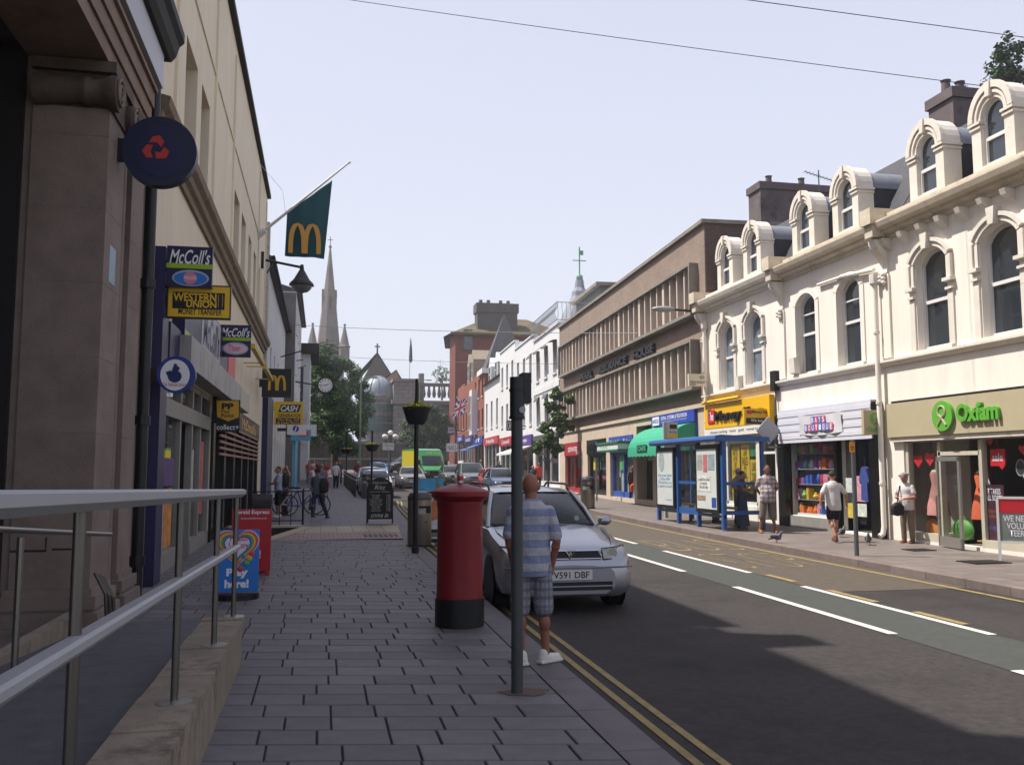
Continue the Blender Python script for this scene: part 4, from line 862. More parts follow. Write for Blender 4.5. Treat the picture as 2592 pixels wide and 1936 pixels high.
o = hang('sale_sign', 'red swing tag sign reading sale in the charity window', 'sign', 2156, 988, 12.53, MB().box(-.19, .19, -.012, .012, -.16, .16).tube([(0, 0, .16), (0, 0, .33)], .006, 5), M('sale_red', '#d22a34', .4)); T(o, 'sale', -.14, .14, -.07, .08, -.014, wt, .02)
o = hang('window_poster', 'tall plum window poster headed It takes all sorts', 'poster', 2150, 1110, 12.5, MB().box(-.26, .26, -.01, .01, -.52, .55), M('plum', '#4a2436', .6, n=.15)); T(o, 'IT TAKES\nALL SORTS', -.22, .22, .25, .48, -.013, wt, .02); T(o, 'old toys old books\nold clothes old bags', -.2, .2, -.1, .1, -.013, M('ink_orange', '#b8683a', .5)); T(o, 'new home new use', -.2, .2, -.3, -.2, -.013, M('ink_blue', '#5a6ab8', .5))
for px, py, lab in ((2123, 1004, 'tennis racket with black strings leaning by the plum poster'), (2205, 1010, 'tennis racket with a red logo by the white top')):
    q = fs(px, py, 12.62); o = thing('tennis_racket', lab, 'racket', q, -90); MB().tube([(.11*math.cos(i*math.pi/12), 0, .15*math.sin(i*math.pi/12)) for i in range(25)], .012, 6).build('hoop', M('racket_grey', '#9a9a9c', .4), o); MB().prism([(.1*math.cos(i*math.pi/10), .14*math.sin(i*math.pi/10)) for i in range(20)], -.002, .002).build('strings', M('string_mesh', '#3a3838', .7), o); MB().tube([(.06, 0, -.13), (.22, 0, -.5)], .014, 8).build('handle', white, o)
tb = thing('display_table', 'small display table draped with a red cross flag', 'table', (12.72, 14.75, zg(14.5)+.3), -90)
bx('table_top', M('stand_wood'), tb, -.32, .32, -.2, .2, .5, .53)
for x in (-.28, .28):
    for yy in (-.16, .16): bx('leg', M('stand_wood'), tb, x-.02, x+.02, yy-.02, yy+.02, 0, .5)
fl_ = MB().grid([[(-.33+.66*j/10, -.215-.012*math.sin(j*2.1), .54-.5*i/5) for j in range(11)] for i in range(6)]).build('flag_cloth', M('flag_white', '#cfcdc8', .8), None, smooth=True); fl_.location = tb.location; fl_.rotation_euler = (0, 0, R(-90)); tag(fl_, 'white flag with a red upright cross hung over the display table', 'flag'); MB().box(-.07, .07, -.235, -.23, .03, .54).build('cross_bar', red, fl_); MB().box(-.33, .33, -.234, -.229, .38, .5).build('cross_bar', red, fl_)
for y_, c_, lab, nm in ((17.0, '#d88a4a', 'orange striped cushion at the foot of the pink dress', 'cushion'), (16.2, '#4f8a3a', 'green half round bag beside the open door', 'handbag')):
    q = thing(nm, lab, nm, (12.62, y_, zg(y_)+.3), -90); MB().ball((0, 0, .2), (.32, .1, .21), 14, 8).build('body', M('bag_'+c_, c_, .6, n=.3), q, smooth=True); MB().tube([(-.1, 0, .36), (-.05, 0, .46), (.05, 0, .46), (.1, 0, .36)], .015, 6).build('handle', M('bag_'+c_), q)
o = hang('closed_sign', 'small navy closed sign inside the charity shop door', 'sign', 2080, 1043, 13.2, MB().box(-.17, .17, -.01, .01, -.1, .1), navy); T(o, 'Sorry\nCLOSED', -.13, .13, -.07, .07, -.013, wt, .01)
o = hang('clothes_rail', 'rail of hanging shirts seen in the upper charity window', 'clothes', 2175, 680, 12.85, MB().tube([(-.5, 0, .32), (.5, 0, .32)], .012, 6), steel)
for i, c_ in enumerate(('#6f7a78', '#9a968a', '#8f8a78', '#5d3036', '#2a3550')): MB().prism([(-.3+i*.15-.07, -.3), (-.3+i*.15+.07, -.3), (-.3+i*.15+.08, .18), (-.3+i*.15, .3), (-.3+i*.15-.08, .18)], -.12, .12).build('shirt', M('shirt'+c_, c_, .8), o)
# pipes, boxes, small fittings on the terrace
def downpipe(label, Y, z1, off=.1):
    q = thing('drainpipe', label, 'drainpipe', (XR-off, Y, zg(Y)+.15)); m = MB(); m.tube([(-.12, 0, .06), (-.03, 0, .12), (0, 0, .28), (0, 0, z1)], .06, 10); m.build('pipe', tc_, q, smooth=True); MB().lathe([(.07, z1-.05), (.12, z1), (.12, z1+.22), (.04, z1+.24)], 8).build('hopper', tm, q)
    for z in (1.2, 3.0, 4.6): MB().tube([(0, 0, z), (0, 0, z+.06)], .075, 10).build('collar', tm, q)
downpipe('cream downpipe beside the charity shop fascia', 18.3, 5.75, .14); downpipe('cream downpipe at the brick building corner', 27.85, 6.1, .1)
o = MB().tube([(-.02, 0, 0), (-.02, -1.35, -.12)], .05, 8).tube([(0, .0, .0), (0, 1.1, .02)], .04, 8).build('overflow_pipe', tc_, None, loc=(XR-.06, 19.75, 6.5)); tag(o, 'cream overflow pipe running to the downpipe above the plain windows', 'pipe')
for px, py, lab in ((1595, 828, 'white alarm box below the first hooded window'), (1715, 790, 'cream alarm box beside the plain arched window'), (1707, 905, 'small cream alarm box above the corrugated fascia')):
    q = fs(px, py, XR-.1); o = MB().prof([(.1, -.24), (-.06, -.2), (-.08, .2), (.1, .24)], -.14, .14).build('alarm_box', tm, None, loc=q); o.rotation_euler = (0, 0, R(-90)); tag(o, lab, 'alarm box')
q = fs(1672, 823, XR-.1); o = MB().box(-.12, .12, -.06, .1, -.28, .28).tube([(0, .04, -.28), (0, .04, -1.2)], .02, 6).build('junction_box', black, None, loc=q); o.rotation_euler = (0, 0, R(-90)); tag(o, 'black cable box on the wall between yellow and white shops', 'box')
# chimneys, aerial
ck_m = M('chimney_render', S('#6a5f60', .8), .9, n=.3, ns=1.5, dirt=('#3a3434', 1, .55))
for nm, x0, y0, x1, Yc, dz_, lab in (('chimney_stack', 1642, 392, 1800, 28.3, 4, 'long grey rendered chimney behind the dormers of the yellow shop'), ('chimney_stack', 2057, 188, 2125, 18.6, 4, 'dark square chimney between the dormers above the charity shop')):
    a = ys(x0, y0, Yc); b_ = ys(x1, y0, Yc); q = thing(nm, lab, 'chimney', ((a.x+b_.x)/2, Yc+.45, a.z-dz_)); h = (b_.x-a.x)/2; bx('stack', ck_m, q, -h, h, -.45, .45, 0, dz_-.25); bx('cap', ck_m, q, -h-.06, h+.06, -.51, .51, dz_-.25, dz_)
    for i in range(2): MB().lathe([(.12, 0), (.1, .3), (.13, .36)], 10, (-h*.6+i*h*.9, 0, dz_)).build('chimney_pot', ck_m, q)
def aerial(label, px, py, Yc, h=1.6, w_=.5, n=9):
    p = ys(px, py, Yc); q = thing('tv_aerial', label, 'aerial', p-Vector((0, 0, h))); al = M('aerial_grey', '#55585c', .5, .5); MB().tube([(0, 0, 0), (0, 0, h)], .02, 6).build('mast', al, q); MB().tube([(-w_, 0, h*.95), (w_, 0, h*.8)], .014, 6).build('boom', al, q)
    for i in range(n): x = -w_+2*w_*i/(n-1); MB().tube([(x, -.12, h*.95-.15*h*i/(n-1)/1.0), (x, .12, h*.95-.15*h*i/(n-1)/1.0)], .008, 5).build('element', al, q)
    return q
aerial('spiky roof aerial beside the grey rendered chimney', 1768, 368, 26.5)
# ================================================================ brick office block and the row beyond it
ANG = -92.7; dv = Vector((math.cos(R(ANG)), math.sin(R(ANG)), 0))
PO = Vector((13.3, 47.1, 0))
def rorg(u): p = PO+dv*u; p.z = zg(p.y)+.14; return p
pb = Mbrick('office_brick', '#8c7a6e', '#7e6b60', '#94867a'); pb_d = Mbrick('office_brick_shaded', '#5f4c47', '#52403c', '#665852')  # darker copy of the brick: end wall's shade put into its colour
conc = M('concrete', S('#8d867c', .85), .85, n=.25, ns=2, dirt=('#4d4a46', 1.6, .58)); beige = M('beige_panel', S('#cdbcae', .9), .7, n=.12, ns=2)
PB = Face('office_block', 'long brown brick office block with two bands of finned windows', 'building', rorg(-4), ANG); t = PB.t; oz = PB.o.z; Z = lambda z: z-oz; V = lambda u: u+4
mb = MB(); bands = [(V(-2.9), V(18.45), Z(7.15), Z(8.75)), (V(-2.9), V(18.45), Z(4.62), Z(6.12))]
shops = [(V(-2.6), V(1.3), 0, Z(3.3)), (V(2.7), V(6.3), 0, Z(3.3)), (V(7.0), V(10.7), 0, Z(3.3)), (V(11.2), V(13.3), 0, Z(3.6)), (V(13.9), V(18.3), 0, Z(3.4))]
wall(mb, 0, 23.2, Z(3.9), Z(10.05), bands, 0, .5); shell(mb, 0, 23.2, -.5, Z(10.05), 10); mb.build('wall', pb, t)
mb = MB(); wall(mb, 0, 23.2, -.5, Z(3.9), shops, -.02, .6); mb.build('ground_floor_stone', M('pale_stone', S('#c9b8a4', .85), .8, n=.12, ns=1.5), t)
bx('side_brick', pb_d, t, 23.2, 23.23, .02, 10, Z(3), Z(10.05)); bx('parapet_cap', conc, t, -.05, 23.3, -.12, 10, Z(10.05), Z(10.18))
bx('stone_band', M('pale_stone'), t, 0, 23.2, -.1, 0, Z(3.88), Z(4.02))
for a, b_, c_, d_ in bands:
    fr = MB(); fr.box(a-.12, b_+.12, -.32, .1, d_, d_+.09); fr.box(a-.12, b_+.16, -.32, .1, c_-.12, c_); fr.box(b_, b_+.09, -.32, .1, c_, d_); fr.box(a-.1, a-.01, -.32, .1, c_, d_); fr.build('window_surround', conc, t)
    n = 28; st = (b_-a)/n
    for i in range(n):
        x = a+i*st; k = i % 4
        bx('fin', beige, t, x-.03, x+.08, -.2, .16, c_, d_) if k else bx('fin', beige, t, x-.1, x+.14, -.2, .16, c_, d_)
        wf = MB(); wf.box(x+.15, x+.2, .06, .12, c_+.002, d_-.002); wf.box(x+st-.1, x+st-.04, .06, .12, c_+.002, d_-.002); wf.box(x+.2, x+st-.1, .06, .12, c_+.3, c_+.35); wf = wf.build('window', upvc, t); MB().poly([(x+.15, .13, c_), (x+st-.03, .13, c_), (x+st-.03, .13, d_), (x+.15, .13, d_)]).build('pane', M('blind_glass', '#6a6058', .12, spec=.8), wf)
for s_, a, b_ in (('PEARL', 1.6, 4.25), ('ASSURANCE', 5.4, 10.15), ('HOUSE', 11.25, 13.9)): T(t, s_, V(a), V(b_), Z(6.38), Z(6.72), -.02, black_s, .03, ext=.12)
interior_dark = M('room_dark', '#2b2826', .9)
for (a, b_, c_, d_), fm, cc in zip(shops, (M('shop_red', '#9c1f2a', .4), M('black_gloss'), M('frame_blue', '#2f4d96', .5), M('shop_dkgreen', '#20342c', .5), M('navy')), ('red', 'black', 'blue', 'green', 'navy')):
    if cc == 'green': bx('entrance', dark_in, t, a, b_, .4, .55, c_, d_); continue
    f = MB(); f.box(a, a+.1, .1, .25, 0, d_); f.box(b_-.1, b_, .1, .25, 0, d_); f.box((a+b_)/2-.05, (a+b_)/2+.05, .1, .25, 0, d_); f.box(a, b_, .1, .25, 0, .25); f.box(a, b_, .06, .25, Z(2.5), Z(2.6))
    f = f.build('shop_frame', fm, t)
    for q0, q1 in ((a+.1, (a+b_)/2-.05), ((a+b_)/2+.05, b_-.1)): MB().poly([(q0, .18, .25), (q1, .18, .25), (q1, .18, Z(2.5)), (q0, .18, Z(2.5))]).build('pane', glass, f)
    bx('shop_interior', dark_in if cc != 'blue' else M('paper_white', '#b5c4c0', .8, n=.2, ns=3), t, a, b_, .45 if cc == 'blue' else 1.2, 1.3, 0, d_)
    bx('fascia', fm if cc != 'navy' else M('ahg_blue', '#2a3f9e', .4), t, a-.05, b_+.05, -.06, .1, Z(2.6), d_)
T(t, 'ESTATES', V(-1.6), V(.6), Z(2.8), Z(3.05), -.065, wt, .01); T(t, '3EF', V(.3), V(1.2), Z(2.65), Z(2.78), -.065, wt)
T(t, 'Fish & Fun  Tailor', V(7.2), V(10.4), Z(2.85), Z(3.15), -.065, M('ink_pale', '#d8b8c0', .5), .01)
bx('upper_sign', M('ahg_blue'), t, V(13.6), V(18.3), -.14, -.02, Z(3.45), Z(3.86)); bx('sign_plate', wt, t, V(13.8), V(14.6), -.16, -.14, Z(3.5), Z(3.82)); T(t, 'AHGCA', V(13.85), V(14.55), Z(3.58), Z(3.74), -.165, M('ahg_blue'), .01); T(t, 'RETAIL SYSTEMS & TELEVISION', V(14.8), V(17.6), Z(3.66), Z(3.8), -.145, wt, .01); T(t, 'Providing quality service to the community', V(14.8), V(17.6), Z(3.56), Z(3.62), -.145, wt); T(t, 'Sales service', V(15.4), V(16.6), Z(3.47), Z(3.53), -.145, M('oval_blue'))
for a, c_ in ((3.2, '#c8b84a'), (4.3, '#4f9a6a'), (8.0, '#4f9a6a'), (8.4, '#3f8a4a')): bx('poster', M('pst'+c_, c_, .5, n=.3), t, V(a), V(a)+.35, .16, .17, 1.2, 1.9)
# entrance canopy and awning
cn = MB(); cn.box(V(10.4), V(13.6), -1.5, 0, Z(2.62), Z(2.84)); cn.build('entrance_canopy', M('canopy_white', '#c9ccc8', .5), t); bx('canopy_trim', M('awning_green', '#1f6a50', .6), t, V(10.35), V(13.65), -1.54, 0, Z(2.842), Z(2.93)); bx('canopy_trim', M('awning_green'), t, V(10.38), V(13.62), -1.52, 0, Z(2.55), Z(2.618)); T(t, 'PEARL', V(10.9), V(12.2), Z(2.66), Z(2.8), -1.502, M('grey_ink', '#8d8f8e', .5), .01)
P = []
for i in range(9):
    a = math.pi/2*i/8; P.append([(V(13.75)+4.5*j/10, -1.15*math.sin(a), Z(3.42)-.95*(1-math.cos(a))) for j in range(11)])
aw = MB(); aw.grid(P); aw.grid([[(V(13.75)+4.5*j/20, -1.15, Z(2.47)), (V(13.75)+4.5*j/20, -1.16, Z(2.33)-(.05 if j % 2 else 0))] for j in range(21)])
for x in (V(13.75), V(18.25)): aw.poly([(x, p[0][1], p[0][2]) for p in P]+[(x, 0, Z(2.47))])
ao = aw.build('awning', M('awning_mint', S('#2f9a78', .9), .7, n=.1), t)
bx('awning_panel', M('panel_dkgreen', '#17342c', .6), t, V(15.0), V(16.2), -1.17, -1.151, Z(2.45), Z(2.72)); T(t, 'CAFE', V(15.1), V(16.1), Z(2.5), Z(2.68), -1.175, M('awning_mint'), .03)
b = Board('cafe_sign', 'cream cafe sign on a bracket at the corner of the brick block', 1488, 808, 1526, 834, Y=27.6, mat=M('cafe_cream', '#cfc6ae', .5), arm=0); b.T('FRESH BAGELET', 1491, 823, 1524, 827.5, cbk); b.T('CAFE', 1491, 828.5, 1503, 832, cbk); b.oval('emblem', M('emblem_grey', '#9a968a', .5), 1510, 811, 1522, 819)
# ---- row beyond
def row(name, label, u0, u1, ztop, wm, rows, n, ww, wh, fascm, ftxt=None, awn=None, dep=9):
    B = Face(name, label, 'building', rorg(u0), ANG); oz = B.o.z; Wd = u1-u0; H = ztop-oz; ops = []
    for r in rows:
        for i in range(n): c = Wd*(i+.5)/n; ops.append((c-ww/2, c+ww/2, r-oz, r-oz+wh))
    so_ = [(.4, Wd-.4, .1, 2.6)]
    mb = MB(); wall(mb, 0, Wd, -.8, H, ops+so_, 0, .22); shell(mb, 0, Wd, -.8, H, dep); mb.build('wall', wm, B.t)
    for a, b_, c_, d_ in ops: window(B.t, a, b_, c_, d_, 0, .2, upvc, glass_up, bars=(.5,), fw=.07, sill=.08, sillm=upvc)
    f = MB(); k = max(2, int(Wd/2.2))
    for i in range(k+1): x = .4+(Wd-.8)*i/k; f.box(x-.06, x+.06, .04, .14, .1, 2.6)
    f.box(.4, Wd-.4, .04, .14, .1, .4); f = f.build('shop_frame', upvc, B.t)
    MB().poly([(.4, .1, .4), (Wd-.4, .1, .4), (Wd-.4, .1, 2.6), (.4, .1, 2.6)]).build('pane', M('dark_glass'), f)
    bx('fascia', fascm, B.t, .3, Wd-.3, -.15, 0, 2.62, 3.3)
    if ftxt: T(B.t, ftxt, Wd*.25, Wd*.75, 2.78, 3.12, -.155, wt, .01)
    if awn: MB().prof([(0, 2.6), (-1.5, 2.1), (-1.5, 1.95), (-.02, 2.5)], .5, Wd-.5).build('awning', awn, B.t)
    return B, oz, H, Wd
wp = M('white_facade', S('#dcdcdc', .88), .7, n=.05, ns=1)
A, oz, H, Wd = row('white_building', 'white three storey building with striped window awnings and roof terrace', -12.3, -4.05, 10.4, wp, (4.6, 7.6), 3, 1.0, 1.7, M('grey_fascia', '#4a4c4a', .5))
stripe = M('awning_stripe', '#55565a', .7, n=.4, ns=7, stretch=(8, 1, 1))
for r in (4.6, 7.6):
    for i in range(3):
        c = Wd*(i+.5)/3; P = [[(c-.65+1.3*j/6, -.7*math.sin(math.pi/2*k/5), r-oz+1.95-.5*(1-math.cos(math.pi/2*k/5))) for j in range(7)] for k in range(6)]; MB().grid(P).build('window_awning', stripe, A.t, smooth=True)
bx('coping', upvc, A.t, -.05, Wd+.05, -.1, .3, H, H+.1); bx('band', wp, A.t, 0, Wd, -.05, 0, 6.75-oz, 7.1-oz); bx('setback_storey', M('lead_grey', '#5a5c60', .6), A.t, 1.5, Wd-.4, 2.6, 8, H, H+2.4); bx('setback_roof', conc, A.t, 1.2, Wd-.2, 2.3, 8.2, H+2.4, H+2.6)
rg = thing('balcony_railing', 'curved steel balustrade round the roof terrace of the white building', 'railing', A.o+Vector((0, 0, H+.1)), ANG)
for z in (.1, 1.15): MB().tube([(-.0, -.15, z), (Wd, -.15, z), (Wd, 2.4, z)], .025, 6).build('rail', steel, rg)
for i in range(34):
    x = i*Wd/33; MB().tube([(x, -.15, .1), (x, -.3, .5), (x, -.12, .9), (x, -.15, 1.15)], .014, 5).build('baluster', steel, rg)
for i in range(10): yy = -.1+i*.26; MB().tube([(Wd, yy, .1), (Wd+.13, yy, .5), (Wd-.03, yy, .9), (Wd, yy, 1.15)], .014, 5).build('baluster', steel, rg)
Bq, oz, H, Wd = row('white_building', 'plain white building with three bays of tilting windows and purple shop fascia', -20.2, -12.35, 10.9, wp, (4.9, 8.0), 3, 1.0, 1.8, M('purple', '#45307a', .5), 'BB 01752 mortgage', M('white_awning', '#d0cfcb', .7))
bx('coping', upvc, Bq.t, -.03, Wd, -.08, .3, H, H+.1)
Bq, oz, H, Wd = row('white_building', 'plain white building with raised parapet step and red shop fascia', -28.2, -20.25, 11.6, wp, (5.3, 8.5), 3, 1.0, 1.8, M('shop_red'), 'Cotswold', None); bx('coping', upvc, Bq.t, -.03, Wd, -.08, .3, H, H+.1)
rbk = Mbrick('red_brick', '#8a4632', '#7a3c2c', '#8a6a5c'); rbd = Mbrick('red_brick_dark', '#74342a', '#66302a', '#7a5a50')
Bq, oz, H, Wd = row('white_building', 'white gabled house with dormers and slate turret roof', -38.5, -28.25, 9.8, wp, (5.6,), 3, 1.1, 2.4, M('fasc_red', '#a53a3a', .5), 'Nails')
for i in range(2): 
    c = Wd*(.3+.4*i); d = MB(); d.prism([(c-.9, H-.2), (c-.9, H+1.5), (c, H+2.4), (c+.9, H+1.5), (c+.9, H-.2)], .1, 3); d = d.build('gabled_dormer', wp, Bq.t); window(d, c-.45, c+.45, H+.1, H+1.5, 0, .095, upvc, glass_up, bars=(.5,))
MB().prof([(-.3, H), (4, H+3), (9, H)], 0, Wd).build('roof', slate, Bq.t)
Bq, oz, H, Wd = row('brick_house', 'red brick house with white oriel and pyramid turret roof', -47, -38.6, 11.6, rbk, (5.9, 9.0), 3, 1.1, 1.9, M('shop_blue', '#2c3f8c', .5), 'BT', M('blue_awning', '#5a6fae', .7))
MB().lathe([(2.9, H), (2.7, H+.4), (.05, H+5.6)], 4, (Wd-1.9, 2.2, 0), a0=math.pi/4).build('turret_roof', M('slate'), Bq.t); bx('turret_cornice', upvc, Bq.t, Wd-4, Wd+.1, -.25, 3, H-.5, H); bx('oriel', upvc, Bq.t, .8, 3.0, -.6, 0, 5.4-oz, 10-oz); window(Bq.t, 1.0, 2.8, 5.9-oz, 9.4-oz, 0, -.6, upvc, glass_up, bars=(.5,), vbars=(.5,))
Bq, oz, H, Wd = row('brick_house', 'red brick gabled house next to the tall brick block', -56, -47.1, 11.4, rbk, (6.2,), 3, 1.0, 2.2, M('shop_dkblue', '#24346e', .5), 'NAILS')
for i in range(2):
    c = Wd*(.28+.42*i); d = MB().prism([(c-1, H-.2), (c-1, H+2.3), (c, H+3.4), (c+1, H+2.3), (c+1, H-.2)], .1, 4).build('gabled_dormer', M('stone_grey', '#8d8270', .8, n=.2), Bq.t); window(d, c-.5, c+.5, H+.3, H+2.1, 0, .095, upvc, glass_up, bars=(.5,))
Bq, oz, H, Wd = row('brick_house', 'last red brick house before the tall chimney block', -64.5, -56.1, 11.8, rbk, (6.5,), 3, 1.0, 2.2, M('shop_blue'), 'TSB')
# tall red brick block with huge chimney
q = rorg(-65); tbk = thing('tall_brick_building', 'tall dark red brick building with mossy hipped roof and huge chimney', 'building', q, 0)
oz = q.z; c = lambda x, y: ys(x, y, 112)-q
a, b_ = c(984, 720), c(1160, 720); zt = a.z
m = MB(); m.slab([(a.x, 0), (b_.x+4, 0), (b_.x+4, 14), (a.x+1.2, 14), (a.x-.25, 3.0)], -2, zt); m.build('wall', rbd, tbk)
rf = MB(); h = c(1035, 690).z+1.2; rf.add([(a.x-.6, -.6, zt), (b_.x+4.5, -.6, zt), (b_.x+4.5, 14.5, zt), (a.x+.6, 14.5, zt), (a.x-1.1, 3.2, zt), (a.x+5, 6, h), (b_.x, 6, h), (b_.x, 9, h), (a.x+5, 9, h)], [(0, 1, 6, 5), (1, 2, 7, 6), (2, 3, 8, 7), (3, 4, 5, 8), (4, 0, 5), (5, 6, 7, 8)]); rf.box(a.x-.7, b_.x+4.6, -.8, -.5, zt-.25, zt+.06); rf.build('roof', M('mossy_roof', '#5d5238', .9, n=.35, ns=.8), tbk)
e, f = c(1035, 650), c(1122, 700); bx('chimney', M('chimney_grey', '#54504c', .9, n=.25, ns=1), tbk, e.x, f.x, 1.2, 3.4, zt-.3, e.z-1.2); bx('chimney_cap', M('chimney_grey'), tbk, e.x-.15, f.x+.15, 1.0, 3.6, e.z-1.2, e.z)
w0, w1 = c(1001, 755), c(1021, 712); window(tbk, w0.x, w1.x, w0.z, w1.z, 0, -.02, M('frame_teal', '#4a6470', .5), glass_up, bars=(.33, .66), sill=.15, sillm=slate2)
for i, x in enumerate((e.x+.6, e.x+1.6, f.x-2, f.x-1)): MB().lathe([(.3, 0), (.22, .4), (.26, .55)], 8, (x, 2.3, e.z)).build('chimney_pot', M('chimney_grey'), tbk)
# finial spirelet behind the office block
q = ys(1252, 612, 75); sp = thing('spirelet', 'grey lead spirelet with copper ball and weather vane above the roofs', 'spire', q-Vector((0, 0, 7))); vd = M('verdigris', '#5d8a7a', .6)
MB().lathe([(2.2, 0), (2.0, 3), (1.5, 4.3), (.75, 5.8), (.7, 6.2), (.45, 6.6), (.35, 7.3)], 8).build('roof', leadr, sp); MB().ball((0, 0, 7.5), .3).build('ball', vd, sp); MB().tube([(0, 0, 7.3), (0, 0, 10.2)], .06, 6).build('rod', vd, sp); MB().tube([(-.6, 0, 9.0), (.6, 0, 9.0)], .05, 5).build('vane_arm', vd, sp); MB().box(-.02, .35, -.02, .02, 9.5, 9.9).build('vane', vd, sp)
# ================================================================ trees
leaf_a = M('leaf_dark', (.022, .05, .016), .6, n=.4, ns=.6, spec=.3); leaf_b = M('leaf_mid', (.045, .095, .022), .6, n=.35, ns=.6, spec=.3); leaf_c = M('leaf_light', (.10, .17, .035), .6, n=.3, ns=.8, spec=.3)
bark = M('bark', '#4a4038', .9, n=.35, ns=6, b=.5, bs=20)
def foliage(blobs, n, size, seed=1, mix=(.45, .38, .17), shell=.55):
    rn = random.Random(seed); vs, fc, mi = [], [], []
    vol = [b[1]*b[1] if not isinstance(b[1], tuple) else b[1][0]*b[1][2] for b in blobs]; tot = sum(vol)
    for (c, r), v in zip(blobs, vol):
        r = r if isinstance(r, tuple) else (r, r, r); sub = []
        for _ in range(max(5, int(9*v/tot*len(blobs)))):       # leaf clumps over the lobe
            a, z = rn.uniform(0, 6.283), rn.uniform(-1, 1); s_ = math.sqrt(1-z*z); k = rn.uniform(shell, 1)
            sub.append((Vector((c[0]+r[0]*k*s_*math.cos(a), c[1]+r[1]*k*s_*math.sin(a), c[2]+r[2]*k*z)), rn.uniform(.36, .6)*min(r)))
        for _ in range(int(n*v/tot)):
            cc, cr = rn.choice(sub); d = Vector((rn.gauss(0, 1), rn.gauss(0, 1), rn.gauss(0, .8))).normalized()*(cr*rn.random()**.4); p = cc+d
            nrm = (d.normalized()+Vector((rn.uniform(-.8, .8), rn.uniform(-.8, .8), rn.uniform(-.2, 1)))).normalized()
            a = nrm.orthogonal().normalized(); q = Matrix.Rotation(rn.uniform(0, 6.28), 3, nrm) @ a; b_ = nrm.cross(q); s1 = size*rn.uniform(.6, 1.3); s2 = s1*rn.uniform(.45, .8)
            k = len(vs); vs += [p-q*s1, p+b_*s2+nrm*s1*.15, p+q*s1, p-b_*s2+nrm*s1*.15]; fc.append((k, k+1, k+2, k+3))
            u = rn.random(); mi.append(0 if u < mix[0] else 1 if u < mix[0]+mix[1] else 2)
    return vs, fc, mi
def tree(label, base, h, blobs, n, size, seed, trunk_r=.25, mix=(.45, .38, .17), group=None, name='tree', limbs=None):
    t = thing(name, label, 'tree', base, 0, group); rn = random.Random(seed)
    m = MB(); top = max(b[0][2] for b in blobs); m.tube([(0, 0, -.2), (.05*h*.1, 0, h*.2), (-.02*h*.2, .05, h*.42), (0, 0, top)], [trunk_r, trunk_r*.8, trunk_r*.6, trunk_r*.2], 9)
    for b in blobs: z0 = min(max(.25*h, b[0][2]-h*.22), top*.8); m.tube([(0, 0, z0), (b[0][0]*.5, b[0][1]*.5, (z0+b[0][2])/2+.1), b[0]], [trunk_r*.4, trunk_r*.28, trunk_r*.1], 6)
    m.build('trunk', bark, t, smooth=True); vs, fc, mi = foliage(blobs, n, size, seed, mix)
    mb = MB(); mb.v = [tuple(v) for v in vs]; mb.f = fc; mb.m = mi; mb.build('crown', [leaf_a, leaf_b, leaf_c], t, recalc=False); return t
def gpt(x, y, Y): p = ys(x, y, Y); return p
def blobs_px(base, Y, L):   # lobes given by their centre and radius in the photograph at a chosen distance
    o = []
    for x, y, r, dy in L: p = ys(x, y, Y+dy); k = r*(Y+dy)*1.02/1963; o.append(((p.x-base.x, p.y-base.y, p.z-base.z), (k, k, k*.92)))
    return o
b0 = Vector((ys(722, 1000, 88).x, 88, zg(88)))
tree('big dark green tree by the far pavement under the spire', b0, 13, blobs_px(b0, 88, [(712, 785, 42, 0), (690, 795, 36, -2), (745, 815, 36, 1), (690, 860, 42, 0), (735, 870, 46, -1), (765, 880, 38, 1), (705, 920, 45, -2), (750, 935, 42, 0), (780, 920, 26, 1), (683, 930, 30, -1), (728, 965, 34, -2), (672, 820, 24, 0), (770, 835, 20, 2)]), 40000, .125, 3, .38, (.34, .42, .24))
b0 = Vector((ys(915, 1000, 104).x, 104, zg(104)))
tree('rounded green tree on the roundabout beside the stone building', b0, 8, blobs_px(b0, 104, [(895, 930, 30, 0), (925, 915, 32, 0), (950, 930, 30, 1), (910, 950, 30, -1), (945, 955, 28, 0), (880, 950, 20, 0), (930, 895, 18, 0), (962, 915, 18, 0)]), 20000, .125, 5, .2, (.45, .4, .15))
b0 = Vector((11.6, 46.5, zg(46.5)+.14)); bl = blobs_px(b0, 46.5, [(1205, 850, 15, 0), (1228, 862, 12, 0), (1190, 880, 13, .3), (1200, 905, 17, 0), (1180, 925, 14, .2), (1215, 930, 14, -.2), (1188, 950, 16, 0), (1165, 962, 12, 0), (1205, 965, 14, .3), (1222, 905, 10, 0), (1232, 925, 9, 0), (1158, 975, 9, 0), (1212, 880, 9, .2), (1200, 980, 10, 0)])
tree('slim young street tree on the sunny pavement before the office block', b0, 5.5, bl, 11000, .08, 7, .07, (.12, .48, .40))
for i, (x, y, r, Y_, lab) in enumerate(((2175, 155, 48, 34, 'dark pine behind the charity shop roof'), (2080, 200, 16, 36, 'small pine top beside the dark chimney'), (955, 812, 20, 170, 'pale green far tree beside the balustrade'), (2030, 255, 10, 40, 'tuft of pine showing under the dark chimney'))):
    p = ys(x, y, Y_); k = r*p.length/1963; base = Vector((p.x, p.y, p.z-k*2.5)); L = [((math.cos(j)*k*.6, math.sin(j*1.3)*k*.6, k*2.5+math.sin(j*2.1)*k*.5), k*.55) for j in range(6)]
    tree(lab, base, k*3, L, 1600 if i == 0 else 500, k*.1, 20+i, k*.12, (.3, .45, .25) if i == 2 else (.75, .22, .03), name='pine_tree' if i != 2 else 'tree')
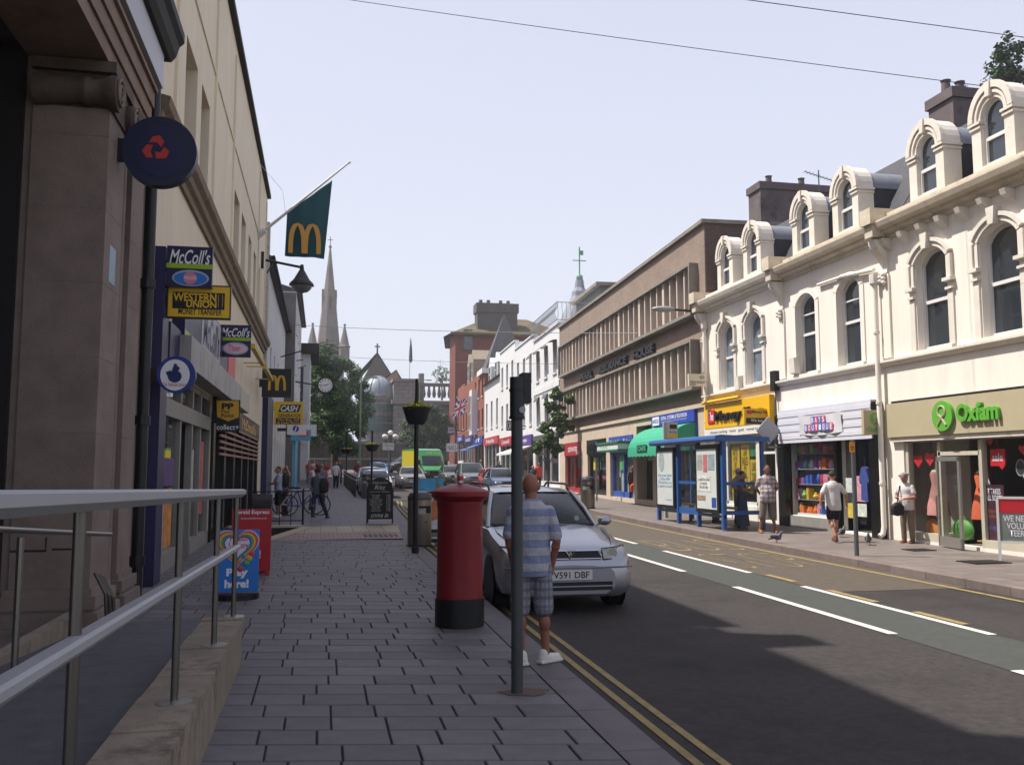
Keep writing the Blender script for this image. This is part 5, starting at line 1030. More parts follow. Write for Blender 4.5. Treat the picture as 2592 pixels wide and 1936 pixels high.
# low planting on the roundabout
p = ys(905, 1008, 98)
sh_ = thing('shrub', 'low green planting on the roundabout in front of the black people carrier', 'shrub', (p.x, 98, zg(98))); vs, fc, mi = foliage([((-1.2+i*.9, 0, .45), (.8, .8, .45)) for i in range(5)], 1400, .1, 31); mb = MB(); mb.v = [tuple(v) for v in vs]; mb.f = fc; mb.m = mi; mb.build('foliage', [leaf_a, leaf_b, leaf_c], sh_, recalc=False); MB().tube([(0, 0, 0), (0, 0, .5)], .05, 5).build('stem', bark, sh_)
# ================================================================ church
cs = M('church_stone', '#77706a', .9, n=.2, ns=.5, b=.2, bs=4); cs2 = M('church_slate', '#5d5652', .85, n=.2, ns=.8)
CY_ = 170; q = ys(709, 760, CY_); zb = zg(CY_); ch = thing('church', 'stone church with tall octagonal spire and corner pinnacles', 'church', (q.x, CY_, zb)); c = lambda x, y: ys(x, y, CY_)-Vector((q.x, CY_, zb))
z1 = c(709, 772).z; z2 = c(709, 533).z; k = CY_*1.0/1963
r0 = 28*k; m = MB(); m.lathe([(r0, z1), (r0*.97, z1+.3), (.12, z2)], 8, a0=R(22.5+9)); m.build('spire', cs, ch)
bx('tower', cs, ch, -33*k, 33*k, -33*k, 33*k, -2, z1-.3); bx('parapet', cs, ch, -34*k, 34*k, -34*k, 34*k, z1-1.6, z1-.2)
MB().ball((0, 0, z2), .3).build('finial', cs, ch); MB().tube([(0, 0, z2), (0, 0, z2+1.9)], .07, 5).tube([(-.5, 0, z2+1.3), (.5, 0, z2+1.3)], .06, 5).build('cross', black, ch)
for s1 in (-1, 1):
    for s2 in (-1, 1): x, y_ = s1*33*k, s2*33*k; m = MB(); m.lathe([(.95, z1-2), (.95, z1+1.5), (1.15, z1+1.7), (.9, z1+1.9), (.1, z1+5.6)], 8, (x, y_, 0)); m.ball((x, y_, z1+5.7), .25); m.build('pinnacle', cs, ch)
for a in range(4):
    m4 = Matrix.Rotation(R(90*a+9), 4, 'Z'); zz = c(709, 655).z; rr = r0*.95*(1-(zz-z1)/(z2-z1)); m = MB()
    for (x0, x1, y0, y1, a0_, a1_) in ((-.4, .4, -rr-.15, -rr+1.2, zz-1.6, zz+1.2),): m.box(x0, x1, y0, y1, a0_, a1_, 0, m4)
    m.add([m4 @ Vector(v) for v in ((-.5, -rr-.2, zz+1.2), (.5, -rr-.2, zz+1.2), (0, -rr-.2, zz+2.6), (0, -rr+1.4, zz+2.6), (-.5, -rr+1., zz+1.2), (.5, -rr+1., zz+1.2))], [(0, 1, 2), (0, 2, 3, 4), (1, 5, 3, 2)]); lu = m.build('lucarne', cs, ch); MB().box(-.2, .2, -rr-.18, -rr-.1, zz-1.3, zz+1.0, 0, m4).build('louvre', cs2, lu)
# gabled church hall roof
q = ys(812, 815, 150); hl = thing('gabled_hall', 'slate roofed stone hall with a cross on its gable', 'building', (q.x, 150, zg(150))); c = lambda x, y: ys(x, y, 150)-Vector((q.x, 150, zg(150)))
g0, g1, g2, g3 = c(786, 815), c(848, 815), c(815, 763), c(780, 785)
m = MB(); m.prism([(g0.x, -2), (g1.x, -2), (g1.x, g1.z), (g2.x, g2.z), (g0.x, g0.z)], 0, 22); m.build('wall', cs2, hl); m = MB(); m.add([(g0.x-2, -.3, g0.z-.6), (g2.x, -.3, g2.z+.2), (g2.x, 22, g2.z+.2), (g0.x-2, 22, g0.z-.6)], [(0, 1, 2, 3)]); m.add([(g1.x+.5, -.3, g1.z-.6), (g2.x, -.3, g2.z+.2), (g2.x, 22, g2.z+.2), (g1.x+.5, 22, g1.z-.6)], [(0, 1, 2, 3)]); m.build('roof', M('tile_brown', '#6d5f52', .85, n=.2, ns=1), hl)
MB().tube([(g2.x, 0, g2.z), (g2.x, 0, g2.z+1.6)], .15, 6).tube([(g2.x-.45, 0, g2.z+1.1), (g2.x+.45, 0, g2.z+1.1)], .12, 5).build('cross', cs2, hl)
q2 = ys(862, 830, 146); h2 = thing('stone_gable', 'lower stone gable behind the domed roof', 'building', (q2.x, 146, zg(146))); c2 = lambda x, y: ys(x, y, 146)-Vector((q2.x, 146, zg(146))); a, b_, d_ = c2(835, 830), c2(870, 830), c2(856, 800); MB().prism([(a.x, 0), (b_.x, 0), (b_.x, b_.z), (d_.x, d_.z), (a.x, a.z+1)], 0, 9).build('wall', M('warm_stone', '#9a7a60', .9, n=.2, ns=1), h2); MB().add([(a.x-.4, -.2, a.z+.9), (d_.x, -.2, d_.z+.12), (d_.x, 9.2, d_.z+.12), (a.x-.4, 9.2, a.z+.9), (b_.x+.4, -.2, b_.z-.1), (b_.x+.4, 9.2, b_.z-.1)], [(0, 1, 2, 3), (1, 4, 5, 2)]).build('roof', cs2, h2)
# domed stone building
DY = 126; q = ys(880, 1005, DY); zb = zg(DY); gs_ = M('grey_ashlar', S('#8d8a86', .85), .85, n=.2, ns=.6); ash = Mbrick('ashlar', '#8a8783', '#7d7a77', '#5d5b58', 1, 1.3, .55, .03, .85, .6)
dm = thing('domed_building', 'grey stone civic building with glazed lead dome and balustrade', 'building', (q.x, DY, zb)); c = lambda x, y: ys(x, y, DY)-Vector((q.x, DY, zb))
x0, xm, x1 = c(782, 900).x, c(850, 900).x, c(990, 900).x; zt = c(880, 868).z; zp = c(880, 818).z; zc = c(817, 858).z
bx('wall', ash, dm, xm, c(900, 900).x, 0, 14, -2, zp-.4); bx('wall', ash, dm, c(900, 900).x, x1+6, .8, 14, -2, zt); bx('cornice', gs_, dm, xm-.3, c(900, 900).x+.3, -.5, 14, zt-.3, zt+.3); bx('cornice', gs_, dm, c(900, 900).x+.3, x1+6, .3, 14, zt-.3, zt+.25); bx('parapet', gs_, dm, xm-.2, c(900, 900).x+.2, -.25, 14, zp-.4, zp)
zb0, zb1 = c(930, 862).z, c(930, 832).z; bx('balustrade_rail', gs_, dm, c(903, 900).x, x1+6, .4, .9, zb1-.1, zb1+.35); xx = c(905, 900).x
while xx < x1+5: MB().lathe([(.16, zb0+.25), (.28, (zb0+zb1)/2-.2), (.13, zb1-.3), (.2, zb1-.1)], 8, (xx, .65, 0)).build('baluster', gs_, dm); xx += .72
rd_ = c(857, 850).x-c(780, 850).x; rd_ /= 2; cxm = c(818, 850).x
bow = MB(); bow.lathe([(rd_*.98, -2), (rd_*.98, zc)], 24, (cxm, rd_+.5, 0)); bow.build('bow_wall', ash, dm, smooth=30); bow = MB(); bow.lathe([(rd_*1.06, zc-.3), (rd_*1.06, zc+.3), (rd_, zc+.35)], 24, (cxm, rd_+.5, 0)); bow.build('bow_cornice', gs_, dm, smooth=30)
hd = c(818, 808).z-zc-.35; MB().lathe([(rd_*.97*math.cos(math.pi/2*i/10)+.001, zc+.35+hd*math.sin(math.pi/2*i/10)) for i in range(11)], 28, (cxm, rd_+.5, 0)).build('dome', M('dome_lead', '#7f8c98', .4, n=.2, ns=1, spec=.6), dm, smooth=True)
for i in range(12):
    a = 2*math.pi*i/12; MB().tube([(cxm+(rd_*.985*math.cos(math.pi/2*j/8))*math.cos(a), rd_+.5+(rd_*.985*math.cos(math.pi/2*j/8))*math.sin(a), zc+.38+hd*math.sin(math.pi/2*j/8)) for j in range(9)], .07, 5).build('dome_rib', gs_, dm)
gn = M('teal_glass', '#40605c', .25, n=.3, spec=.7)
for z0_, z1_ in ((888, 872), (910, 896), (932, 914)):
    m = MB(); m.lathe([(rd_*1.0, c(818, z0_).z), (rd_*1.0, c(818, z1_).z)], 24, (cxm, rd_+.45, 0)); m.build('glazing_band', gn, dm)
wx = c(940, 905); window(dm, wx.x-.8, wx.x+.8, wx.z-1.6, wx.z+1, .4, .82, gs_, glass_up, bars=(.5,), sill=-.5); MB().prism([(wx.x-1.3, wx.z+1.4), (wx.x+1.3, wx.z+1.4), (wx.x, wx.z+2.3)], .3, .8).build('pediment', gs_, dm)
bx('chimney', gs_, dm, c(912, 800).x, c(923, 800).x, 4, 5.5, zt, c(917, 800).z)
fpq = ys(884, 812, 132); o = thing('flagpole', 'white roof flagpole with a furled dark flag on the stone building', 'flagpole', fpq-Vector((0, 0, 2))); hh = ys(886, 730, 132).z-fpq.z+2; MB().tube([(0, 0, 0), (.1, 0, hh)], .07, 6).build('pole', white, o); MB().lathe([(.08, hh*.52), (.28, hh*.56), (.2, hh*.8), (.05, hh*.97)], 8, (.18, 0, 0)).build('furled_flag', M('flag_dark', '#4a5058', .8), o)
aerial('thin television aerial on the stone building roof', 951, 775, 128, 4.5, 1.0, 3)
# terrace of ground beyond the roundabout: low wall, railings, dark hedge
tw = thing('terrace_wall', 'low dark stone wall and railing below the far trees', 'wall', (ys(740, 1000, 97).x, 97, zg(97))); bx('wall_face', M('terrace_stone', '#5d544a', .9, n=.3, ns=1), tw, -9, 6, -.2, .2, -1, 1.1); bx('coping', gs_, tw, -9, 6, -.3, .3, 1.1, 1.3)
for i in range(30): MB().tube([(-9+i*.5, 0, 1.3), (-9+i*.5, 0, 2.2)], .03, 4).build('railing_bar', black, tw)
lw = thing('landscape_wall', 'long stone retaining wall behind the roundabout', 'wall', (6, 112, zg(112))); bx('wall_face', M('terrace_stone'), lw, -14, 9, 0, .6, -1, 2.6); bx('coping', gs_, lw, -14, 9, -.1, .7, 2.6, 2.9)
hb = thing('low_building', 'shaded shop building beyond the far trees', 'building', (-10, 104, zg(104))); bx('wall', M('dull_brick', '#6a5648', .9, n=.2), hb, -14, 8, 0, 10, -1, 6.5); bx('roof', slate, hb, -14.3, 8.3, -.4, 10.4, 6.5, 7.2)
for i in range(4): window(hb, -9+i*4.2, -7.4+i*4.2, 2.2, 4.6, 0, -.02, upvc, glass_up, bars=(.5,))
# green lamp columns on the roundabout
lg = M('column_green', '#5f7a58', .5)
for x, y0, y1, Y_, lab in ((777, 1010, 818, 84, 'tall pale green lamp column against the big tree'), (906, 950, 823, 118, 'pale green lamp column in front of the balustrade')):
    p = ys(x, y0, Y_); h = ys(x, y1, Y_).z-zg(Y_); o = thing('lamp_column', lab, 'lamp post', (p.x, Y_, zg(Y_))); MB().tube([(0, 0, 0), (0, 0, 1.4), (0, 0, 1.5), (0, 0, h)], [.13, .13, .09, .06], 8).build('column', lg, o); MB().tube([(0, 0, h), (.5, 0, h+.12), (1.1, 0, h+.12)], .045, 6).build('arm', lg, o); MB().box(.8, 1.5, -.12, .12, h+.06, h+.2).build('lantern', M('lantern_grey', '#8a8d8a', .5), o)
p = ys(843, 985, 92); o = thing('globe_lamp', 'ornate dark lamp post with five white globes', 'lamp post', (p.x, 92, zg(92))); h = ys(843, 935, 92).z-zg(92); MB().lathe([(.3, 0), (.25, .5), (.1, .7), (.07, h-1)], 10).build('column', black, o)
for i in range(5):
    r = .75 if i < 4 else 0; a = i*math.pi/2+.6; z = h-.4 if i < 4 else h; MB().tube([(0, 0, h-1.2), (r*.8*math.cos(a), r*.8*math.sin(a), h-1.0), (r*math.cos(a), r*math.sin(a), z-.2)], .04, 5).build('arm', black, o); MB().ball((r*math.cos(a), r*math.sin(a), z), .26, 12, 8).build('globe', M('globe_white', '#d8d4c8', .3), o, smooth=True)
# ================================================================ ramp wall and railing in front of the bank
rs_ = M('ramp_stone', S('#9a8c7c', .75), .85, n=.3, ns=3, b=.3, bs=40, dirt=('#4d453c', 2.4, .55), stretch=(1, 1, .5))
rw = thing('ramp_wall', 'low weathered stone wall with blocky coping beside the bank ramp', 'wall', (-.8, 5.9, .1))
MB().box(-.15, .155, -3.6, 2.40, -.2, .38).build('wall_face', rs_, rw)
rn = random.Random(4)
y = -3.6
while y < 2.4:
    L = min(rn.choice([.55, .7, .85]), 2.42-y); h = .44+rn.uniform(-.008, .012); MB().prof([(y+.004, .2), (y+.004, h-.012), (y+.016, h), (y+L-.016, h), (y+L-.004, h-.012), (y+L-.004, .2)], -.17, .18).build('coping_stone', rs_, rw) if False else MB().box(-.17, .165, y+.003, y+L-.003, .38, h).build('coping_stone', rs_, rw); y += L
ramp = struct(MB().grid([[(-2.32, y, z), (-.96, y, z)] for y, z in ((2, .46), (6.5, .42), (10.6, .18))]).build('ramp', M('ramp_paving', S('#66646a', .6), .7, n=.35, ns=6, b=.2, bs=60, dirt=('#3a3a40', 1.5, .55))))
bs = bx('ramp_plinth', rs_, None, -2.42, -2.3, 2, 10.9, -.2, .42); struct(bs)
rt_ = thing('ramp_railing', 'grey handrail with flat top rail and steel posts on the ramp wall', 'railing', (-.77, 5.9, .54))
grail = M('rail_grey', '#a3a3a6', .4, n=.06, ns=3)
def flatrail(name, p0, p1, w_, h, par):
    p0, p1 = Vector(p0), Vector(p1); d = (p1-p0).normalized(); s_ = d.cross(Vector((0, 0, 1))).normalized(); u = s_.cross(d); prf = [(-w_/2, -h*.1), (-w_/2, h*.35), (-w_*.3, h*.5), (w_*.3, h*.5), (w_/2, h*.35), (w_/2, -h*.1), (w_*.25, -h*.5), (-w_*.25, -h*.5)]; k = len(prf)
    vs = [p+s_*a+u*b_ for p in (p0, p1) for a, b_ in prf]; return MB().add(vs, [tuple(range(k)), tuple(range(2*k-1, k-1, -1))]+[(i, i+k, (i+1) % k+k, (i+1) % k) for i in range(k)]).build(name, grail, par)
flatrail('top_rail', (-.03, -4.6, 1.2), (.05, 2.5, 1.06), .14, .07, rt_); flatrail('mid_rail', (-.03, -4.6, .73), (.05, 2.45, .59), .08, .055, rt_)
for yy in (7.01, 8.3, 5.35, 3.3, 1.5): 
    z = 0; x = .015+.013*(yy-5.9); o = MB().tube([(x, yy-5.9, z), (x, yy-5.9, 1.055-.0197*(yy-8.4))], .021, 10).build('post', M('post_steel', '#6f6c68', .35, .85), rt_, smooth=True); MB().lathe([(.095, .0), (.095, .012), (.03, .016)], 18, (x, yy-5.9, 0)).build('base_flange', M('flange_steel', '#b5b3ae', .3, .8), o)
hr = thing('wall_handrail', 'slim tubular steel handrail fixed along the bank plinth', 'handrail', (-2.0, 8.6, .3)); H0 = Vector((-2.0, 8.6, .3))
a, b_ = fs(238, 1154, -2.0)-H0, fs(-40, 1141, -2.0)-H0; MB().tube([a, b_], .022, 10).build('rail', steel, hr, smooth=True)
for px in (45,): p = fs(px, 1160, -2.0)-H0; MB().tube([(p.x, p.y, -.05), (p.x, p.y, p.z)], .024, 8).build('post', steel, hr)
for px in (180, 100): p = fs(px, 1160, -2.0)-H0; MB().tube([(p.x, p.y, p.z), (p.x, p.y, p.z-.1), (p.x-.25, p.y+.02, p.z-.1)], .009, 6).build('bracket', black, hr)
cr = thing('bent_handrail', 'three bent dark steel bars at the foot of the bank pier', 'handrail', (-1.95, 9.3, .3)); P0 = Vector((-1.95, 9.3, .3))
for i in range(3):
    dx = i*9; pts = [ys(205+dx, 1236+i*4, 9.3+i*.1), ys(228+dx*.9, 1282+i*4, 9.3+i*.1), ys(230+dx*.9, 1335-i*2, 9.3+i*.1)]; MB().tube([p-P0 for p in pts], .018, 8).build('bar', M('dark_steel', '#55504c', .35, .7), cr)
# ================================================================ pillar box, poles, bins
q = gs(998, 1350, .1); pbx = thing('pillar_box', 'red cylindrical pillar box with black base and domed cap', 'post box', (1.46, 9.75, zg(9.75)+.1)); pr = M('pillar_red', S('#84131c', .8), .48, n=.2, ns=5, dirt=('#4a1216', 4, .66), b=.08, bs=30)
MB().lathe([(.262, .0), (.262, .29)], 40).build('base', M('pillar_black', '#121213', .45, n=.2), pbx, smooth=30)
MB().lathe([(.25, .291), (.25, .31), (.245, .34), (.24, 1.2), (.245, 1.24), (.25, 1.28), (.25, 1.3)], 48).build('body', pr, pbx, smooth=30)
MB().lathe([(.25, 1.301), (.275, 1.32), (.30, 1.345), (.31, 1.36), (.31, 1.405), (.3, 1.415), (.2, 1.455), (.08, 1.485), (.001, 1.49)], 48).build('cap', pr, pbx, smooth=28)
MB().grid([[(.2455*math.cos(R(a_)), .2455*math.sin(R(a_)), z_) for a_, z_ in r_] for r_ in (((-36, .93), (-33, .93)), ((-35, .97), (-32, .97)), ((-34, 1.0), (-30.5, 1.0)), ((-33.5, 1.05), (-30, 1.05)))]).build('scratch', M('bare_scratch', '#a8706e', .7), pbx)
m = MB(); P = []
for i in range(9):
    a = R(60+60*i/8); P.append([(.2465*math.cos(a), .2465*math.sin(a), z) for z in (.6, 1.15)])
m.grid(P); m.build('door', pr, pbx)
cn = thing('drink_can', 'red and silver drink can standing on the pillar box', 'can', (1.46, 9.75, zg(9.75)+1.59)); MB().lathe([(.028, 0), (.033, .008), (.033, .105), (.027, .115), (.027, .118)], 20).build('can_body', M('can_silver', '#b5b0b0', .3, .7), cn, smooth=30); MB().lathe([(.0335, .03), (.0335, .08)], 20).build('can_print', M('can_red', '#a82a34', .35), cn, smooth=True)
q = gs(1117, 1495, .1); po = thing('sign_pole', 'thick grey pole with dark sign casing on the kerb stones', 'post', (q.x, q.y, q.z)); zz = lambda y: ys(1122, y, q.y).z-q.z
pg = M('pole_grey', '#3d4142', .5, n=.2, ns=5); MB().tube([(0, 0, -.05), (.0, 0, zz(900))], .045, 16).build('pole', pg, po, smooth=True); MB().tube([(0, 0, zz(900)), (0, 0, zz(815))], .056, 16).build('sleeve', M('sleeve_dark', '#26292c', .5, n=.15), po, smooth=True); MB().box(.04, .11, -.02, .12, zz(870), zz(805)).build('sign_back', M('sleeve_dark'), po)
for y_ in (905, 846): MB().tube([(0, 0, zz(y_)), (0, 0, zz(y_)+.02)], .062, 16).build('strap', black, po)
disc(.025, -.062, -.056, 20).build('sticker', M('sticker_white', '#9a9a98', .5), po, loc=(.03, .0, zz(886)))
mud = MB(); mud.poly([(.19*math.cos(i*.45)*(1+.25*math.sin(i*2.3)), .12*math.sin(i*.45)*(1+.2*math.cos(i*1.7)), .0) for i in range(14)]); o = mud.build('rust_stain', M('rust_stain', S('#6e5a50', .6), .8), pav, loc=(q.x+.06, q.y, q.z+.0035)); 
q = gs(897, 1194, .1); bp_ = thing('basket_post', 'black lamp post carrying a black flower trough with yellow flowers', 'lamp post', (q.x, q.y, q.z)); zz = lambda y: ys(897, y, q.y).z-q.z; k = q.y*1.02/1963
MB().tube([(0, 0, -.05), (0, 0, .12)], .07, 12).build('foot', black, bp_); MB().tube([(0, 0, .1), (0, 0, 2.4), (0, 0, zz(818))], [.05, .045, .032], 12).build('post', black, bp_, smooth=True)
def trough(par, z0, z1, r0, r1, seed, nm='flower_trough'):
    MB().lathe([(r0*.75, z0-.06), (r0, z0), (r1, z1), (r1*1.06, z1+.01), (r1*1.06, z1+.04), (r1*.94, z1+.04)], 22).build(nm, M('trough_black', '#1d1e22', .6), par, smooth=30)
    vs, fc, mi = foliage([((r1*.6*math.cos(a), r1*.6*math.sin(a), z1+.05), (r1*.5, r1*.5, .07)) for a in [i*1.05 for i in range(6)]]+[((0, 0, z1+.07), (r1*.5, r1*.5, .1))], 420, .03, seed, (.1, .5, .4)); mb = MB(); mb.v = [tuple(v) for v in vs]; mb.f = fc; mb.m = mi; struct(mb.build('flower_bed', [leaf_b, M('flower_yellow', '#c9c436', .7), M('flower_lime', '#8fa038', .7)], par, recalc=False), 'stuff')
trough(bp_, zz(910), zz(884), 21*k, 29*k, 41)
MB().tube([(.02, 0, zz(905)), (30*k, 0, zz(880))], .02, 6).build('trough_arm', black, bp_)
for px, pyb, pyt, yb, yt, r, Y_, lab in ((803, 1050, 960, 972, 962, 16, 44, 'black post with a round yellow flower basket near the second bin'), (748, 1040, 966, 978, 971, 14, 66, 'far black post with a flower basket near the bollards')):
    p = ys(px, 1016, Y_); o = thing('basket_post', lab, 'lamp post', (p.x, Y_, zg(Y_)+.1)); f = lambda y: ys(px, y, Y_).z-zg(Y_)-.1; MB().tube([(0, 0, 0), (0, 0, f(930))], .05, 8).build('post', black, o); trough(o, f(yb), f(yt), r*.65*Y_/1963, r*Y_/1963, 50+px)
def bin_(label, x, y, s_=1., z=.1, rz=0):
    o = thing('litter_bin', label, 'litter bin', (x, y, zg(y)+z), rz, 'steel litter bins'); st = M('bin_steel', '#8d867c', .3, .85, n=.25, ns=3, stretch=(9, 9, .3)); m = MB(); m.lathe([(.245*s_, .03), (.25*s_, .05), (.25*s_, .95*s_)], 32); m.build('body', st, o, smooth=30); m = MB(); m.lathe([(.25*s_, .951*s_), (.255*s_, .97*s_), (.25*s_, 1.02*s_), (.2*s_, 1.1*s_), (.1*s_, 1.13*s_), (.001, 1.135*s_)], 32); m.build('lid', M('bin_lid', '#4a4a4c', .4, .5), o, smooth=30); MB().lathe([(.27*s_, 0), (.27*s_, .03)], 24).build('foot_ring', black, o)
    P = [[(.253*s_*math.cos(R(-125+70*i/8)), .253*s_*math.sin(R(-125+70*i/8)), z_) for z_ in (.68*s_, .83*s_)] for i in range(9)]; MB().grid(P).build('slot', M('slot_black', '#0c0c0c', .8), o); disc(.018, -.262*s_, -.25*s_, 12).build('lock', black, o, loc=(0, 0, .5*s_)); P = [[(.256*s_*math.cos(R(-150+60*i/8)), .256*s_*math.sin(R(-150+60*i/8)), z_) for z_ in (.66*s_, .78*s_)] for i in range(9)]; MB().grid(P).build('notice', M('bin_notice', '#9a9a94', .5, n=.3, ns=20), o); return o
bin_('stainless litter bin beside the near flower post and advert board', 2.02, 19.2, 1.0, .1, 25); bin_('stainless litter bin beside the parked silver car and bollards', *gs(792, 1075, .1)[:2], 1.05); bin_('stainless litter bin on the sunny kerb by the office block', *gs(1270, 1098, .13)[:2], 1.05, .13)
# boards on the pavement
ab = thing('advert_board', 'framed advert board with a blue sky drinks poster behind the near bin', 'sign', (2.3, 20.1, zg(20)+.1)); k = 20.3/1963
bx('frame', black, ab, -.34, .34, 0, .08, .2, 1.1); bx('poster', M('poster_pale', '#c4ccd0', .5, n=.25, ns=4), ab, -.28, .28, -.012, 0, .27, 1.05); MB().lathe([(.05, .5), (.12, .62), (.1, .8), (.02, .9)], 12, (.15, -.02, 0)).build('print', M('print_orange', '#c47a4a', .5, n=.3), ab) if False else MB().prism([(.05, .45), (.25, .5), (.28, .85), (.12, .95), (.02, .7)], -.016, -.012).build('print', M('print_orange', '#c47a4a', .5, n=.4, ns=9), ab)
bx('header', M('sky_print', '#4f9ac8', .5, n=.35, ns=3), ab, -.34, .34, .0, .03, 1.11, 1.38); MB().prism([(.17, 1.12), (.25, 1.12), (.25, 1.25), (.225, 1.28), (.225, 1.35), (.195, 1.35), (.195, 1.28), (.17, 1.25)], -.012, -.001).build('bottle_print', M('print_bottle', '#7a7a3a', .5), ab); bx('base', black, ab, -.36, .36, -.2, .3, 0, .08); bx('stem', black, ab, -.06, .06, .02, .1, .08, .2)
mbd = thing('menu_board', 'black chalkboard A-board with curved top listing a menu', 'sign', (*gs(820, 1130, .1)[:2], zg(26)+.1), -6); W_ = .36; bb = M('chalk_black', '#161616', .6)
ring = [(-W_, .12), (-W_, 1.0)]+[(W_*math.cos(math.pi-math.pi*i/14), 1.0+.3*math.sin(math.pi*i/14)) for i in range(1, 14)]+[(W_, 1.0), (W_, .12)]
MB().prism(ring, -.02, .02).build('front_board', bb, mbd); 
for x in (-W_, W_): MB().tube([(x, 0, 0), (x, 0, 1.0)], .02, 6).build('front_leg', bb, mbd); MB().tube([(x, .4, 0), (x*.9, .03, 1.15)], .02, 6).build('back_leg', bb, mbd)
chk = M('chalk', '#b5b8b2', .9, n=.4, ns=30); T(mbd, 'Cappuccino', -.22, .22, 1.1, 1.2, -.024, chk, 0, .3); T(mbd, 'Ritz', -.16, .16, .96, 1.08, -.024, chk, .01, .3); T(mbd, 'open from 8:00am', -.28, .28, .87, .92, -.024, chk)
rn = random.Random(9)
T(mbd, 'Full english\nbreakfast\nToast jam butter\nBaguette ham\nSoup of the day\nFresh salad\nCream tea\nLatte mocha', -.3, .08, .34, .82, -.024, chk); T(mbd, '4.95\n3.50\n1.20\n3.75\n2.95\n4.20\n3.60\n1.95', .18, .3, .34, .82, -.024, chk); T(mbd, 'come in', -.25, .25, .17, .3, -.024, chk, .01, .4)
hl_ = thing('lottery_board', 'blue swing board with a rainbow heart reading Play here', 'sign', (*gs(510, 1293, .1)[:2], zg(12)+.1)); k = 12*1.03/1963; B_ = lambda x, y: ((x-510)*k, (1297-y)*k)
bl = M('board_blue', '#1f6fc0', .4); a, b_ = B_(471, 1283), B_(552, 1160); bx('panel', bl, hl_, a[0], b_[0], -.02, .02, a[1], b_[1]); MB().slab([(.28*math.cos(i*math.pi/8)*1.0, .22*math.sin(i*math.pi/8)) for i in range(16)], 0, .07).build('rubber_base', black, hl_)
for i, (s_, cc) in enumerate(((43, '#b8b4c8'), (40, '#c43a3a'), (36, '#d8a83a'), (32, '#4f9a4a'), (28, '#3a5ab0'), (24, '#d8c8d4'))):
    pts = [((s_*.0625*16*math.sin(t_)**3)*k, ((1297-1192)+(s_*.0625*(13*math.cos(t_)-5*math.cos(2*t_)-2*math.cos(3*t_)-math.cos(4*t_))))*k) for t_ in [2*math.pi*j/32 for j in range(32)]]; MB().prism(pts, -.024-.003*i, -.02).build('heart', M('heart'+cc, cc, .4), hl_)
a, b_ = B_(494, 1200), B_(532, 1170); T(hl_, 'Health\nLottery', a[0], b_[0], a[1], b_[1], -.043, M('ink_crimson', '#a8324a', .5), .01); a, b_ = B_(490, 1256), B_(532, 1236); T(hl_, 'Play', a[0], b_[0], a[1], b_[1], -.024, wt, .05); a, b_ = B_(487, 1275), B_(534, 1258); T(hl_, 'here!', a[0], b_[0], a[1], b_[1], -.024, wt, .05)
for (x, y_, cc) in ((521, 1212, '#3a6ab8'), (534, 1216, '#c8a83a'), (528, 1226, '#5a9a4a'), (512, 1222, '#c85a3a'), (517, 1238, '#b8323a'), (538, 1208, '#c43a3a')): p = B_(x, y_); MB().ball((p[0], -.024, p[1]), (6*k, .008, 6*k), 12, 6).build('lottery_ball', M('lb'+cc, cc, .4), hl_, smooth=True)
hx = thing('newspaper_board', 'red newspaper A-board behind the blue lottery board', 'sign', (*gs(545, 1243, .1)[:2], zg(14)+.1)); k = 14.6*1.03/1963; B_ = lambda x, y: ((x-545)*k, (1247-y)*k); rdm = M('board_red', '#a81c28', .45)
a, b_ = B_(503, 1238), B_(579, 1115); m = MB(); m.box(a[0], b_[0], -.02, .02, a[1], b_[1]); m.build('front_panel', rdm, hx); m = MB(); vs = [(a[0]+.03, .02, b_[1]-.02), (b_[0]-.03, .02, b_[1]-.02), (b_[0]-.03, .42, 0), (a[0]+.03, .42, 0)]; m.add(vs+[(v[0], v[1]+.03, v[2]) for v in vs], [(0, 1, 2, 3), (4, 5, 6, 7), (0, 1, 5, 4), (1, 2, 6, 5), (2, 3, 7, 6), (3, 0, 4, 7)]); m.build('back_panel', rdm, hx)
for x in (a[0]+.04, b_[0]-.04): bx('foot', rdm, hx, x-.03, x+.03, -.02, .02, 0, a[1])
a, b_ = B_(507, 1127), B_(575, 1117); T(hx, 'Herald Express', a[0], b_[0], a[1], b_[1], -.024, wt, .02); a, b_ = B_(520, 1135), B_(570, 1131); T(hx, 'www.southdevon.co.uk', a[0], b_[0], a[1], b_[1], -.024, wt); a, b_ = B_(520, 1205), B_(560, 1160); T(hx, 'IN\nTHE\nSQUARE!', a[0]-.1, b_[0], a[1]-.08, b_[1], -.024, wt, .03)
bb_ = thing('black_bin', 'black domed plastic bin by the black shopfront', 'litter bin', (*gs(565, 1165, .1)[:2], zg(21)+.1)); k = bb_.location.y*1.03/1963
bx('body', black, bb_, -18*k, 18*k, -.2, .2, 0, .75); MB().prof([(-.22, .75), (-.2, .9), (-.08, 1.02), (.08, 1.02), (.2, .9), (.22, .75)], -19*k, 19*k).build('lid', black, bb_)
